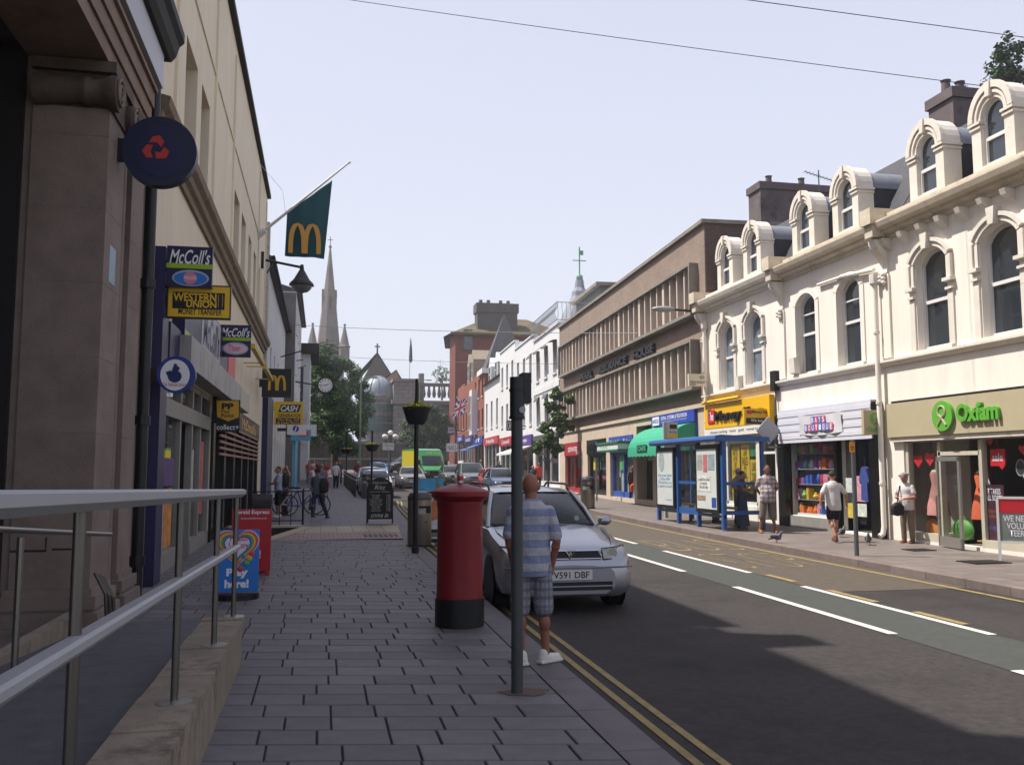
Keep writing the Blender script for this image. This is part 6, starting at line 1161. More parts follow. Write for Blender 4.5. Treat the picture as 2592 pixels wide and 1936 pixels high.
arb = thing('chalk_a_board', 'white framed A-board with red lettering outside the charity shop', 'sign', (11.75, 13.7, zg(13.7)+.15), -40); m = MB(); m.box(-.32, -.28, -.02, .02, 0, 1.1); m.box(.28, .32, -.02, .02, 0, 1.1); m.box(-.32, .32, -.02, .02, 1.06, 1.1); m.box(-.28, .28, -.018, .018, .3, .34); m.build('frame', white, arb); bx('poster', M('pst_grey', '#7a8078', .5, n=.3), arb, -.28, .28, -.008, .008, .34, 1.06); bx('red_band', red, arb, -.28, .28, -.012, -.008, .82, 1.06); T(arb, 'WE NEED\nVOLUN\nTEERS', -.22, .22, .42, .78, -.011, wt, .02); m = MB(); m.box(-.3, -.27, .3, .33, 0, 1.0); m.box(.27, .3, .3, .33, 0, 1.0); m.build('back_frame', white, arb)
# bollards
p0, p1 = Vector((1.62, 45.4, 0)), Vector((1.5, 63, 0))
bl0 = None
for i in range(10):
    p = p0.lerp(p1, i/9); loc = (p.x, p.y, zg(p.y)+.1); lab = 'slim steel bollard in the row along the parking bay'
    if bl0 is None:
        bl0 = thing('bollard', lab, 'bollard', loc, 0, 'steel bollards along the bay'); MB().tube([(0, 0, 0), (0, 0, .98)], .045, 12).build('shaft', M('dark_steel'), bl0, smooth=True); MB().lathe([(.045, .98), (.05, 1.0), (.03, 1.03), (.001, 1.04)], 12).build('cap', steel, bl0, smooth=True); MB().tube([(0, 0, .8), (0, 0, .85)], .047, 12).build('band', M('band_white', '#b5b5b5', .5), bl0)
    else: copy_tree(bl0, None, loc)
# parking-sign post by the far bin
q = Vector((2.45, 42.5, zg(42.5)+.1)); o = thing('parking_sign', 'grey post with a small white arrow plate behind the menu board', 'sign', q); f = lambda x, y: ys(x, y, 42.5)-q; MB().tube([(f(840, 1000).x, 0, 0), (f(840, 1000).x, 0, f(840, 955).z)], .04, 8).build('post', M('galvanised', '#7d8080', .5, .5), o); a, b_ = f(826, 972), f(851, 957); bx('plate', white, o, a.x, b_.x, -.06, -.045, a.z, b_.z); T(o, 'P 30 mins\n<--', a.x+.06, b_.x-.06, a.z+.05, b_.z-.05, -.063, cbk)
# ================================================================ bus shelter and stop, right pavement
bsb = M('shelter_blue', S('#2a5a9c', .85), .4, n=.1, ns=3, coat=.2); SH = thing('bus_shelter', 'blue framed bus shelter with advert panels and glass sides', 'bus shelter', (9.75, 21.15, zg(21)+.13), -90)
# local: x runs away-to-near along the kerb (0 = far end), y into the pavement
SH.location = (9.85, 26.0, zg(24)+.13); LEN = 4.62; DEP = 1.15; HT = 2.22
def sbox(n, m_, *a): return bx(n, m_, SH, *a)
for x in (0.0, 1.55, LEN-.12): sbox('post', bsb, x, x+.12, 0, .1, 0, HT)
sbox('post', bsb, 2.95, 3.05, 0, .1, 0, HT)
for x in (.0, LEN-.1): sbox('post', bsb, x, x+.08, DEP-.08, DEP, 0, HT)
for z0, z1 in ((.38, .48), (1.12, 1.2)): sbox('rail', bsb, 1.67, 2.95, .02, .08, z0, z1); sbox('rail', bsb, LEN-.1, LEN-.04, .1, DEP-.08, z0, z1)
sbox('rail', bsb, .0, LEN, .02, .08, .3, .375)
MB().prof([(-.18, HT), (-.22, HT+.06), (-.2, HT+.13), (-.05, HT+.17), (DEP+.12, HT+.12), (DEP+.14, HT)], -.06, LEN+.06).build('roof', bsb, SH)
for a, b_ in ((.14, 1.53), (3.07, LEN-.14)):
    f = MB(); f.box(a, b_, -.06, .12, .4, 2.16); f = f.build('advert_case', M('advert_black', '#161719', .35), SH); bx('poster', M('advert_white', '#c2c8c6', .35, n=.08, ns=2), f, a+.09, b_-.09, -.066, -.06, .5, 2.04)
T(SH, 'Ask your bank\nif they offer\n50 interest on\na bank account', .3, 1.4, 1.0, 1.4, -.07, M('ink_blue2', '#5a8ab8', .5)); MB().prism([(.6+.22*math.cos(i*.4), 1.75+.3*math.sin(i*.4)) for i in range(16)], -.0695, -.066).build('poster_print', M('print_grey', '#9aa8ac', .5, n=.4, ns=12), SH); T(SH, 'Co-operative', .9, 1.38, .62, .68, -.07, M('ink_blue2'))
for i, (x0_, x1_, z0_, z1_, c_) in enumerate(((3.2, 3.55, 1.5, 1.9, '#9aa098'), (3.6, 3.85, 1.45, 1.9, '#b86a6e'), (3.9, 4.3, 1.5, 1.9, '#8a9aa0'), (3.2, 4.05, .95, 1.35, '#d4d6d2'), (4.1, 4.36, .55, .8, '#2f4a96'), (3.2, 3.7, .72, .84, '#a58a70'))): bx('poster_print', M('pp'+c_, c_, .4, n=.4, ns=6), SH, x0_, x1_, -.07-.001*i, -.0665, z0_, z1_)
T(SH, 'I would like today\nto help the\nWorld\'s kids', 3.26, 4.0, 1.02, 1.3, -.0755, cbk)
gl = Mglass('shelter_glass', (.9, .93, .93), .06)
for z0, z1 in ((1.2, 2.15), (.48, 1.12)):
    MB().poly([(1.67, .05, z0), (2.95, .05, z0), (2.95, .05, z1), (1.67, .05, z1)]).build('pane', gl, SH); MB().poly([(LEN-.06, .1, z0), (LEN-.06, DEP-.08, z0), (LEN-.06, DEP-.08, z1), (LEN-.06, .1, z1)]).build('pane', gl, SH)
sbox('bench', M('bench_yellow', '#b5902e', .5), .5, 4.2, .6, .85, .48, .53)
for x in (.8, 3.9): sbox('bench_leg', bsb, x, x+.06, .68, .76, 0, .48)
bsf = thing('bus_stop_flag', 'pale bus stop flag with timetable panels rising behind the blue shelter', 'sign', (10.3, 26.9, zg(27)+.13)); Yb = 26.9; f = lambda x, y: ys(x, y, Yb)-Vector((10.3, Yb, zg(27)+.13)); a, b_ = f(1440, 975), f(1463, 912); bx('panel', M('flag_pale', '#b2b4aa', .5), bsf, a.x, b_.x, -.03, .03, a.z, b_.z); bx('post', M('flag_grey', '#9a9c9a', .5), bsf, a.x-.1, a.x, -.05, .05, 0, b_.z); e, g_ = f(1443, 945), f(1462, 938); bx('yellow_band', pyel, bsf, a.x+.02, b_.x-.01, -.034, -.03, e.z, g_.z); e, g_ = f(1443, 955), f(1462, 947); bx('green_band', M('poster_green'), bsf, a.x+.02, b_.x-.01, -.034, -.03, e.z, g_.z); e, g_ = f(1445, 936), f(1461, 931); T(bsf, 'Bus Stop', e.x, g_.x, e.z, g_.z, -.034, cbk, .01); e, g_ = f(1446, 926), f(1461, 917); m = MB(); m.box(e.x, g_.x, -.034, -.03, e.z, g_.z); m.build('bus_symbol', cbk, bsf)
q = ys(1660, 930, 22.8); o = thing('warning_sign', 'plain grey back of a diamond road sign above the shelter end', 'sign', q); k = 25.2/1963; MB().prism([(0, 30*k), (28*k, 0), (0, -30*k), (-28*k, 0)], -.02, .02).build('plate', M('sign_grey', '#9a9a9e', .45, .3), o); MB().tube([(0, .05, -30*k), (0, .05, -.45), (.35, .05, -.45), (12.38-q.x, .05, -.45)], .025, 8).build('bracket', steel, o)
q = gs(1851, 1200, .13); o = thing('notice_post', 'slim grey post with a small orange notice on the sunny pavement', 'post', q); f = lambda y: ys(1849, y, q.y).z-q.z; MB().tube([(0, 0, -.03), (0, 0, f(950))], .042, 14).build('post', M('post_grey', '#57585a', .5, n=.15), o, smooth=True); a = f(955); bx('notice', M('notice_orange', '#d08a1c', .5), o, -.1, .0, -.055, -.045, f(977), a); T(o, '!\nloading\nonly', -.085, -.015, f(974), a-.02, -.058, cbk, .01)
q = Vector((11.9, 38.8, zg(39)+.14)); o = thing('sign_post', 'slim grey post with a plate beside the street tree', 'post', q); MB().tube([(0, 0, 0), (0, 0, 2.6)], .04, 8).build('post', M('galvanised'), o); bx('plate', M('plate_dark', '#3a3c40', .5), o, -.2, .12, -.06, -.045, 1.9, 2.5)
q = fs(1478, 677, 12.1); o = thing('street_light', 'grey street light head on a short arm at the brick block corner', 'street lamp', q); o.location = (11.55, 28.4, q.z); MB().ball((-.45, 0, 0), (.42, .16, .1), 14, 8).build('lantern', M('lantern_grey'), o, smooth=True); MB().tube([(-.1, 0, 0), (.85, 0, -.05)], .04, 8).build('arm', black, o)
# union flag far along the right
q = ys(998, 870, 88); o = thing('union_flag', 'red white and blue flag slanting from the far brick houses', 'flag', q); s_ = 88/1963; uj = [(-.5, 0), (.5, .3)]
P0 = [(-22*s_, -38*s_), (6*s_, -22*s_), (12*s_, 12*s_), (-14*s_, 0)]
def UJ(u, v): a = [P0[0][i]*(1-u)*(1-v)+P0[1][i]*u*(1-v)+P0[2][i]*u*v+P0[3][i]*(1-u)*v for i in (0, 1)]; return a
def band(nm, mat, quad, y): MB().poly([(UJ(*p)[0], y, UJ(*p)[1]) for p in quad]).build(nm, mat, o)
band('field', M('flag_blue', '#2f3a78', .7), ((0, 0), (1, 0), (1, 1), (0, 1)), 0); band('stripe', wt, ((.38, 0), (.62, 0), (.62, 1), (.38, 1)), -.01); band('stripe', wt, ((0, .35), (1, .35), (1, .65), (0, .65)), -.012); band('stripe', red, ((.43, 0), (.57, 0), (.57, 1), (.43, 1)), -.02); band('stripe', red, ((0, .42), (1, .42), (1, .58), (0, .58)), -.022); band('stripe', wt, ((0, .08), (.1, 0), (1, .92), (.9, 1)), -.005); band('stripe', wt, ((0, .92), (.1, 1), (1, .08), (.9, 0)), -.006)
MB().tube([(18*s_, .05, -30*s_), (-12*s_, .05, 14*s_)], .05, 6).build('pole', white, o)
for i, (x0, y0, x1, y1, Y_, c_, tx, lab) in enumerate(((965, 920, 985, 938, 80, '#4a2444', 'ESTATE\nAGENTS', 'plum projecting estate sign near the union flag'), (965, 958, 988, 975, 78, '#c9ccd4', 'NAILS', 'white projecting nail bar sign below the plum sign'), (1094, 908, 1109, 930, 62, '#2f2f33', 'CAFE', 'dark grey hanging sign on the white row behind the grey pole'))):
    bb2 = Board('hanging_sign', lab, x0, y0, x1, y1, Y=Y_, mat=M('hs%d' % i, c_, .5), arm=0); bb2.T(tx, x0+2, y0+3, x1-2, y1-3, wt if i != 1 else navy); MB().box(bb2.W/2, bb2.W/2+.9, .02, .06, bb2.H*.4, bb2.H*.5).build('bracket', black, bb2.t)
# overhead cables
def cable(label, a, b_, sag=.25, r=.012):
    a, b_ = Vector(a), Vector(b_); pts = []
    for i in range(21): t_ = i/20; p = a.lerp(b_, t_)-a; p.z -= sag*4*t_*(1-t_); pts.append(p)
    o = MB().tube(pts, r, 5).build('overhead_cable', black, None, loc=a); tag(o, label, 'cable')
cable('thin overhead cable from the left roof to the dark chimney', (-2.4, 22, ys(484, -39, 22).z), fs(2200, 196, 13.4), .05, .008)
a = ys(1590, -3, 14); b_ = fs(2330, 97, 14.0); d_ = (a-b_); cable('thin overhead cable crossing high over the charity shop', (-2.4, a.y+(a.y-b_.y)/(a.x-b_.x)*(-2.4-a.x), a.z+(a.z-b_.z)/(a.x-b_.x)*(-2.4-a.x)), b_, .0, .008)
cable('faint cable strung low across the far street', ys(640, 702, 58), ys(1475, 720, 33), .15, .014); cable('faint far cable crossing in front of the hall gable', ys(655, 765, 75), ys(1210, 786, 52), .15, .014)
# ================================================================ vehicles (front at y = 0 looking along -y)
tyre = M('tyre', '#141414', .85); rim = M('rim', '#8d8f92', .35, .8); cglass = M('car_glass', '#12181a', .05, spec=.6, n=.2, ns=1.5)
lamp_m = M('headlamp', '#8f9088', .1, .5, n=.6, ns=22, spec=1.); chrome = M('chrome', '#c4c6c8', .12, 1.); trim = M('trim_black', '#161618', .5)
plate_w = M('plate_white', '#c9c9c4', .4); amber = M('amber', '#b5702a', .2)
def paint(n, c, met=.55, r=.32): return M('paint_'+n, c, r, met, n=.05, ns=1.5, coat=.7, spec=.5)
def patch(mb, A, B, C, Dp, bulge=(0, 0, 0), nu=6, nv=6):     # A-B bottom edge, D-C top edge
    A, B, C, Dp, bl = map(Vector, (A, B, C, Dp, bulge)); P = []
    for i in range(nv+1):
        v = i/nv; P.append([(A*(1-u)+B*u)*(1-v)+(Dp*(1-u)+C*u)*v+bl*(4*u*(1-u))*(.35+.65*4*v*(1-v)) for u in [j/nu for j in range(nu+1)]])
    mb.grid(P); return P
def wheel(par, x, y, r, side):
    o = MB(); n = 24; prf = [(r*.62, -.09), (r*.9, -.1), (r, -.07), (r, .07), (r*.9, .1), (r*.62, .09)]
    vs = [(x+yy, y+rr*math.cos(2*math.pi*j/n), r+rr*math.sin(2*math.pi*j/n)) for rr, yy in prf for j in range(n)]; k = len(prf)
    w_ = o.add(vs, [(i*n+j, i*n+(j+1) % n, ((i+1) % k)*n+(j+1) % n, ((i+1) % k)*n+j) for i in range(k) for j in range(n)]).build('wheel', tyre, par, smooth=40)
    m = MB(); xo = x+side*.07; m.add([(xo+side*.012*(q == 0), y, r) if q is None else (xo, y+r*.62*math.cos(2*math.pi*q/n), r+r*.62*math.sin(2*math.pi*q/n)) for q in range(n)]+[(xo+side*.03, y, r)], [(i, (i+1) % n, n) for i in range(n)]); rm_ = m.build('rim', rim, w_)
    m = MB()
    for i in range(7): a = 2*math.pi*i/7; m.box(xo+side*.012-.004, xo+side*.012+.012, -.028, .028, r*.18, r*.55, 0, Matrix.Translation((0, y, r)) @ Matrix.Rotation(a, 4, 'X'))
    m.build('hub_vent', trim, w_)
def car(label, loc, rz, pm, L=4.2, W=1.71, H=1.45, rails=False, detail=False, plate='', kind='hatch', name='parked_car', cat='car', belt=.97, hoodl=1.2, group=None):
    t = thing(name, label, cat, loc, rz, group); h = W/2; cowl = hoodl
    k = 1. if kind != 'mpv' else 1.08
    st = [(0, .56, .24, .55), (.03, .68, .21, .60), (.07, .755, .20, .68), (.13, .8, .19, .735), (.25, .825, .18, .775), (.5, .845, .18, .83), (.9, .853, .18, .895), (cowl, .855, .18, belt), (cowl+.6, .855, .18, belt+.005), (L*.55, .855, .18, belt+.02), (L*.75, .852, .18, belt+.03), (L-.45, .84, .19, belt+.03), (L-.15, .81, .2, belt), (L-.03, .76, .24, belt-.15), (L, .68, .3, belt-.3)]
    b = MB(); P = []
    for y, w_, zb, zt in st:
        w_ *= h/.855; zt *= k; half = [(0, zb), (w_*.8, zb), (w_*.95, zb+.06), (w_, zb+(zt-zb)*.3), (w_, zb+(zt-zb)*.55), (w_*.985, zb+(zt-zb)*.8), (w_*.93, zt-.025), (w_*.85, zt), (w_*.5, zt+.025), (0, zt+.035)]
        ring = half+[(-x, z) for x, z in half[-2:0:-1]]; P.append([(x, y, z) for x, z in ring]+[(ring[0][0], y, ring[0][1])])
    b.grid(P); b.poly(P[0][:-1]); b.poly(P[-1][:-1]); body = b.build('body', pm, t, smooth=38)
    # cabin
    zb_ = belt*k; zr = H-.03; xb, xr = h*.9, h*.70; y0, y1 = cowl+.02, cowl+.02+(zr-zb_)*1.65; y2 = L-.42 if kind != 'hatch' else L-.75; y3 = L-.12
    A0, A1 = (-xb*.97, y0+.22, zb_-.01), (xb*.97, y0+.22, zb_-.01); H0, H1 = (-xr*.95, y1+.1, zr-.035), (xr*.95, y1+.1, zr-.035)
    m = MB(); WP = patch(m, A0, A1, H1, H0, (0, -.2, .02), 12, 8); top_row = WP[-1]; m.build('windscreen', Mglass('car_glass_clear', (.36, .42, .41), .05) if detail else cglass, t, smooth=True)
    if detail:
        seat = M('seat_cloth', '#3a3c42', .9, n=.2, ns=12); bx('dashboard', M('dash_grey', '#2c2c30', .8), t, -xb*.9, xb*.9, y0+.1, y0+.5, zb_-.1, zb_+.035)
        for sx in (-.36, .36):
            m_ = MB(); m_.box(sx-.2, sx+.2, y0+1.2, y0+1.34, zb_-.15, zb_+.14); m_.ball((sx, y0+1.32, zb_+.24), (.12, .05, .09), 12, 8); m_.build('seat', seat, t, smooth=True)
        MB().tube([(.36+.18*math.cos(i*.45), y0+.62+.03*math.sin(i*.45), zb_+.0+.16*math.sin(i*.45)) for i in range(15)], .014, 6).build('steering_wheel', trim, t); bx('rear_view_mirror', trim, t, -.1, .1, y1-.02, y1+.02, zr-.16, zr-.1); bx('rear_bench', seat, t, -.55, .55, y0+2.0, y0+2.12, zb_-.15, zb_+.12)
        bx('cabin_floor', M('cabin_dark', '#1c1d20', .95), t, -xb*.95, xb*.95, y0+.5, y3-.1, zb_+.036, zb_+.045)
    m = MB(); P = []
    for i in range(9):
        y = y1+.1+(y2-y1-.1)*i/8; e = .03*math.sin(math.pi*i/8)
        if i == 0: P.append([(-xr, y, zr-.05)]+[tuple(top_row[j]+Vector((0, -.03, .006))) for j in (1, 3, 6, 9, 11)]+[(xr, y, zr-.05)]); continue
        P.append([(-xr, y, zr-.05+e), (-xr*.93, y-.0, zr-.02+e), (-xr*.5, y-.1*(i == 0), zr+.02+e), (0, y-.12*(i == 0), zr+.035+e), (xr*.5, y-.1*(i == 0), zr+.02+e), (xr*.93, y, zr-.02+e), (xr, y, zr-.05+e)])
    m.grid(P); m.build('roof', pm, t, smooth=50)
    for s_ in (-1, 1):
        m = MB(); patch(m, (s_*xb, y0+.3, zb_), (s_*xb, y3-.1, zb_+.02), (s_*xr*1.0, y2-.02, zr-.06), (s_*xr*1.0, y1+.14, zr-.06), (s_*.03, 0, 0), 8, 4); m.build('side_glass', cglass, t, smooth=True)
        m = MB(); m.tube([(s_*xb*.98, y0+.2, zb_-.02), (s_*(xb+xr)/2*1.0, (y0+.2+y1+.1)/2-.02, (zb_+zr)/2-.02), (s_*xr*.98, y1+.08, zr-.04)], [.035, .032, .035], 8); m.tube([(s_*xr*.99, y1+.08, zr-.045), (s_*xr*1.0, (y1+y2)/2, zr-.02), (s_*xr, y2, zr-.05)], .035, 8)
        ym = (y1+y2)/2-.15; m.tube([(s_*(xb+.01), ym+.1, zb_), (s_*(xr+.02), ym, zr-.05)], .035, 6); m.tube([(s_*xb, y3-.12, zb_), (s_*xr, y2-.02, zr-.05)], .06, 6); m.build('pillar', pm, t, smooth=True)
        mm = thing; mo = MB(); mo.ball((s_*(h+.08), y0+.38, zb_+.05), (.1, .055, .065), 12, 8); mo.tube([(s_*(h*.93), y0+.4, zb_), (s_*(h+.05), y0+.39, zb_+.03)], .025, 6); mo = mo.build('door_mirror', pm, t, smooth=True); MB().ball((s_*(h+.08), y0+.4, zb_+.05), (.085, .05, .05), 10, 6).build('mirror_glass', cglass, mo)
        for yw in (.82, L-.8):
            wheel(t, s_*(h-.1), yw, .3, s_); m = MB(); n = 20; m.add([(s_*(h+.003), yw+.35*math.cos(math.pi*2*j/n), .31+.35*math.sin(math.pi*2*j/n)) for j in range(n)], [tuple(range(n))]); m.build('wheel_arch', trim, t)
        # lamps
        m = MB(); a = .42*h/.855; zt0 = .645*k if kind != 'mpv' else .72; P = []
        for i in range(7):
            u = i/6; x = (a+(.80*h/.855-a)*u); y = .055+.30*u**2.2-.012; P.append([(s_*x, y-.01, zt0+.01*u), (s_*(x*.995), y+.015, zt0+.08+.0*u), (s_*(x*.985), y+.06, zt0+.125+.02*u)])
        m.grid(P); ho = m.build('headlight', lamp_m, t, smooth=True); MB().tube([p_[0] for p_ in P]+[P[-1][1]]+[p_[2] for p_ in P[::-1]]+[P[0][0]], .007, 5).build('lamp_seal', trim, ho)
        if detail:
            disc(.055, -.01, .0, 20).build('reflector', chrome, ho, loc=(s_*.55*h/.855, .075, zt0+.07)); MB().grid([[(s_*x, y, z) for z in (zt0+.01, zt0+.11)] for x, y in ((.765*h/.855, .262), (.795*h/.855, .33))]).build('indicator', amber, ho)
    m = MB(); patch(m, (-xb*.9, y3+.03, zb_), (xb*.9, y3+.03, zb_), (xr*.95, y2+.02, zr-.03), (-xr*.95, y2+.02, zr-.03), (0, .06, 0), 6, 4); m.build('rear_window', cglass, t, smooth=True)
    gw = .40*h/.855; gz = .66*k
    m = MB(); m.prism([(-gw, gz+.0), (-gw*.88, gz+.085), (gw*.88, gz+.085), (gw, gz)], .028, .09); gro = m.build('grille', trim, t)
    for i in range(3): bx('grille_slat', M('slat_grey', '#3a3a3c', .4), gro, -gw*.93, gw*.93, .022, .03, gz+.014+i*.024, gz+.022+i*.024)
    if detail:
        MB().tube([(-gw*.9, .024, gz+.092), (-.06, .02, gz+.092), (0, .016, gz+.008), (.06, .02, gz+.092), (gw*.9, .024, gz+.092)], .009, 6).build('chrome_strip', chrome, gro); disc(.022, .012, .02, 18).build('badge', chrome, gro, loc=(0, 0, gz+.06)); MB().tube([(-gw*.98, .03, gz-.004), (gw*.98, .03, gz-.004)], .008, 6).build('chrome_strip', chrome, gro)
        MB().tube([(-.8, .1, .555), (-.68, .018, .555), (-.4, -.012, .555), (.4, -.012, .555), (.68, .018, .555), (.8, .1, .555)], .011, 6).build('bumper_seam', M('seam_grey', '#7d7f84', .5, .4), t)
        for s_ in (-1, 1): MB().tube([(s_*.52, .10, .722), (s_*.60, .3, .793), (s_*.68, .6, .862), (s_*.715, .95, .914), (s_*.72, 1.2, .962)], .006, 5).build('bonnet_seam', trim, t)
        for s_ in (-1, 1): MB().tube([(s_*.16, y0-.03, zb_+.005), (s_*.16+.5, y0+.03, zb_+.025)], .012, 6).build('wiper', trim, t)
        P = [[(-xb*.93+2*xb*.93*i/10, y0+.21-.2*(4*(i/10)*(1-i/10)), zb_+.004-.02*abs(i-5)/5), (-xb*.95+2*xb*.95*i/10, y0+.12-.2*(4*(i/10)*(1-i/10)), zb_+.0-.02*abs(i-5)/5)] for i in range(11)]
        MB().grid([[(p[0], p[1], p[2]+.03) for p in r_] for r_ in P]).build('scuttle', trim, t)
        dd = MB(); dd.prism([(.035*math.cos(i*.42), .035*math.sin(i*.42)) for i in range(15)], -.002, .002); dd.build('tax_disc', M('disc_green', '#8fa89a', .5), t, loc=(xb*.62, y0+.2, zb_+.1))
        MB().grid([[(-.3, y1+.45, zr+.048), (.3, y1+.45, zr+.048)], [(-.3, y1+1.0, zr+.058), (.3, y1+1.0, zr+.058)]]).build('sunroof', cglass, t)
        for s_ in (-1, 1): MB().grid([[(s_*.735*h/.855, .148-.0, .30), (s_*.735*h/.855, .143, .36)], [(s_*.6, .02, .30), (s_*.6, .02, .36)]]).build('fog_lamp', lamp_m, t)
    bx('lower_grille', trim, t, -.52*h/.855, .52*h/.855, -.006, .05, .285, .385)
    if detail: bx('lower_grille_bar', M('bar_grey', '#9a9ca0', .4, .5), t, -.52, .52, -.012, .0, .328, .342)
    pl = bx('number_plate', plate_w, t, -.26, .26, -.03, -.002, .415, .53)
    if plate: T(pl, plate, -.22, .22, .433, .512, -.033, cbk, .012)
    if rails:
        for s_ in (-1, 1): MB().tube([(s_*xr*.98, y1+.28, zr), (s_*xr*.99, y1+.34, zr+.06), (s_*xr*.99, y1+.5, zr+.08), (s_*xr, y2-.25, zr+.085), (s_*xr, y2-.05, zr+.0)], .017, 8).build('roof_rail', M('rail_dark', '#33363a', .4, .4), t, smooth=True)
    return t
silver = paint('silver', '#9a9ba2', .7, .28)
car('silver estate car with roof rails parked behind the pillar box', (2.95, 10.7, zg(11.5)+.0), 0, silver, 4.29, 1.71, 1.47, True, True, 'V591 DBF', 'estate')
car('silver hatchback parked in the bay beside the bollards', (2.72, 45.7, zg(46)), 0, paint('silver2', '#9a9ca2', .5), 4.0, 1.65, 1.42, plate='WK52 JHU'); car('white hatchback parked behind the silver hatchback in the bay', (3.0, 56.5, zg(57)), 0, paint('white', '#c9c9cc', .1), 4.0, 1.68, 1.45)
car('blue hatchback parked beyond the white hatchback', (4.6, 76, zg(77)), 0, paint('blue', '#2f55a0', .3), 4.0, 1.68, 1.45); car('black people carrier turning at the roundabout', (6.3, 90.5, zg(92)), -52, paint('black', '#15161a', .3), 4.6, 1.85, 1.78, kind='mpv', name='people_carrier')
car('grey brown saloon car driving in the middle lane towards the pillar box', (5.85, 59.5, zg(60)), 0, paint('taupe', '#77706c', .5), 4.5, 1.78, 1.44, name='moving_car'); car('dark olive hatchback queueing in front of the green van', (9.2, 63.3, zg(64)), 0, paint('olive', '#4a463a', .4), 4.0, 1.66, 1.45, name='moving_car')
car('grey people carrier queueing beside the dark olive hatchback', (9.75, 58.0, zg(59)), 0, paint('grey', '#5d6064', .45), 4.4, 1.8, 1.72, kind='mpv', name='people_carrier'); car('red hatchback showing behind the blue car', (10.4, 53.2, zg(53)), 0, paint('red', '#b8242a', .1), 3.8, 1.62, 1.42, name='moving_car')
car('dark blue hatchback heading the queue of oncoming cars', (9.9, 48.2, zg(49)), 0, paint('dkblue', '#3a4a66', .45), 4.1, 1.74, 1.48, name='moving_car')
car('far pale blue car beyond the roundabout planting', (11.8, 112, zg(112)+.4), 0, paint('palebl', '#6f86a8', .4), 4.0, 1.68, 1.45, name='moving_car')
# van
vn = thing('delivery_van', 'green high roof delivery van with yellow sides in the oncoming lane', 'van', (8.55, 69, zg(70)), 13); vg = paint('green', '#1f7a3c', .05); vy = paint('yellow', '#d0c020', .05)
side = [(0.02, .32), (0, .5), (.02, .95), (.12, 1.06), (.85, 1.3), (1.35, 2.02), (1.7, 2.5), (2.1, 2.62), (5.6, 2.62), (5.68, 2.4), (5.7, .35)]
def sect(w_, ins): return w_
m = MB(); hw = .98
for s_ in (-1, 1):
    pass
P = []
for xk, dz in ((-hw, .06), (-hw*.93, 0), (-hw*.4, -.0), (hw*.4, 0), (hw*.93, 0), (hw, .06)): P.append([(xk, y+(.05 if abs(xk) == hw and y < .2 else 0), z-(dz if z > 2 else 0)) for y, z in side])
m.grid(P); m.poly(P[0]); m.poly(P[-1]); m.build('body', vg, vn, smooth=30)
for s_ in (-1, 1): MB().prism([(0, 0)], 0, 0) if False else MB().add([(s_*(hw+.006), y, z) for y, z in ((1.3, .45), (1.3, 1.95), (1.75, 2.45), (5.55, 2.5), (5.55, .45))], [(0, 1, 2, 3, 4)]).build('side_panel', vy, vn)
m = MB(); patch(m, (-.84, .84, 1.33), (.84, .84, 1.33), (.78, 1.36, 2.06), (-.78, 1.36, 2.06), (0, -.06, .03), 8, 5); m.build('windscreen', cglass, vn, smooth=True)
bx('grille', trim, vn, -.55, .55, -.03, .05, .62, .88); bx('bumper', trim, vn, -.97, .97, -.07, .2, .3, .58); bx('number_plate', plate_w, vn, -.26, .26, -.09, -.07, .4, .51)
for s_ in (-1, 1):
    bx('headlight', lamp_m, vn, s_*.58 if s_ > 0 else -.9, .9 if s_ > 0 else -.58, -.02, .06, .66, .95); bx('door_mirror', trim, vn, s_*1.12-.1, s_*1.12+.1, .95, 1.1, 1.35, 1.75)
    for yw in (.95, 4.6): wheel(vn, s_*.88, yw, .34, s_)
T(vn, 'City Link', -.45, .75, 2.18, 2.4, 1.25, M('van_yellow', '#d8d03a', .4), .02, .3); T(vn, 'GREEN PEOPLE', -.4, .4, 1.08, 1.16, .26, M('van_yellow'), .01)
# bicycles leaning by the railing
def bike(label, loc, rz, cm):
    t = thing('bicycle', label, 'bicycle', loc, rz); t.rotation_euler = (R(-6), 0, R(rz))
    for x in (-.52, .52):
        MB().tube([(x+.33*math.cos(i*math.pi/14), 0, .34+.33*math.sin(i*math.pi/14)) for i in range(29)], .02, 6).build('tyre', tyre, t); m = MB()
        for i in range(10): a = i*math.pi/5; m.tube([(x, 0, .34), (x+.32*math.cos(a), 0, .34+.32*math.sin(a))], .003, 4)
        m.build('spokes', steel, t)
    f = MB(); pts = {'bb': (-.06, 0, .3), 'st': (-.2, 0, .8), 'ht': (.36, 0, .82), 'hb': (.4, 0, .7), 'r': (-.52, 0, .34), 'f': (.52, 0, .34)}
    for a, b_ in (('bb', 'st'), ('st', 'ht'), ('bb', 'hb'), ('bb', 'r'), ('st', 'r'), ('ht', 'f')): f.tube([pts[a], pts[b_]], .022, 7)
    f.build('frame', cm, t); MB().ball((-.22, 0, .9), (.13, .06, .035), 10, 6).build('saddle', trim, t); MB().tube([(-.2, 0, .8), (-.22, 0, .9)], .014, 6).build('seat_post', steel, t); MB().tube([(.4, -.28, .98), (.36, -.1, 1.0), (.36, .1, 1.0), (.4, .28, .98)], .013, 6).build('handlebar', trim, t); MB().tube([(.36, 0, .82), (.36, 0, 1.0)], .014, 6).build('stem', steel, t); MB().tube([(-.06, -.08, .3), (-.06, .08, .3)], .05, 10).build('crank', steel, t)
bike('blue bicycle standing against the black railing', (-.55, 30.6, zg(30.6)+.1), 8, M('bike_blue', '#2a3a8c', .35)); bike('white and red bicycle behind the blue one', (-.75, 31.1, zg(31)+.1), 4, M('bike_white', '#b5b0b2', .35))
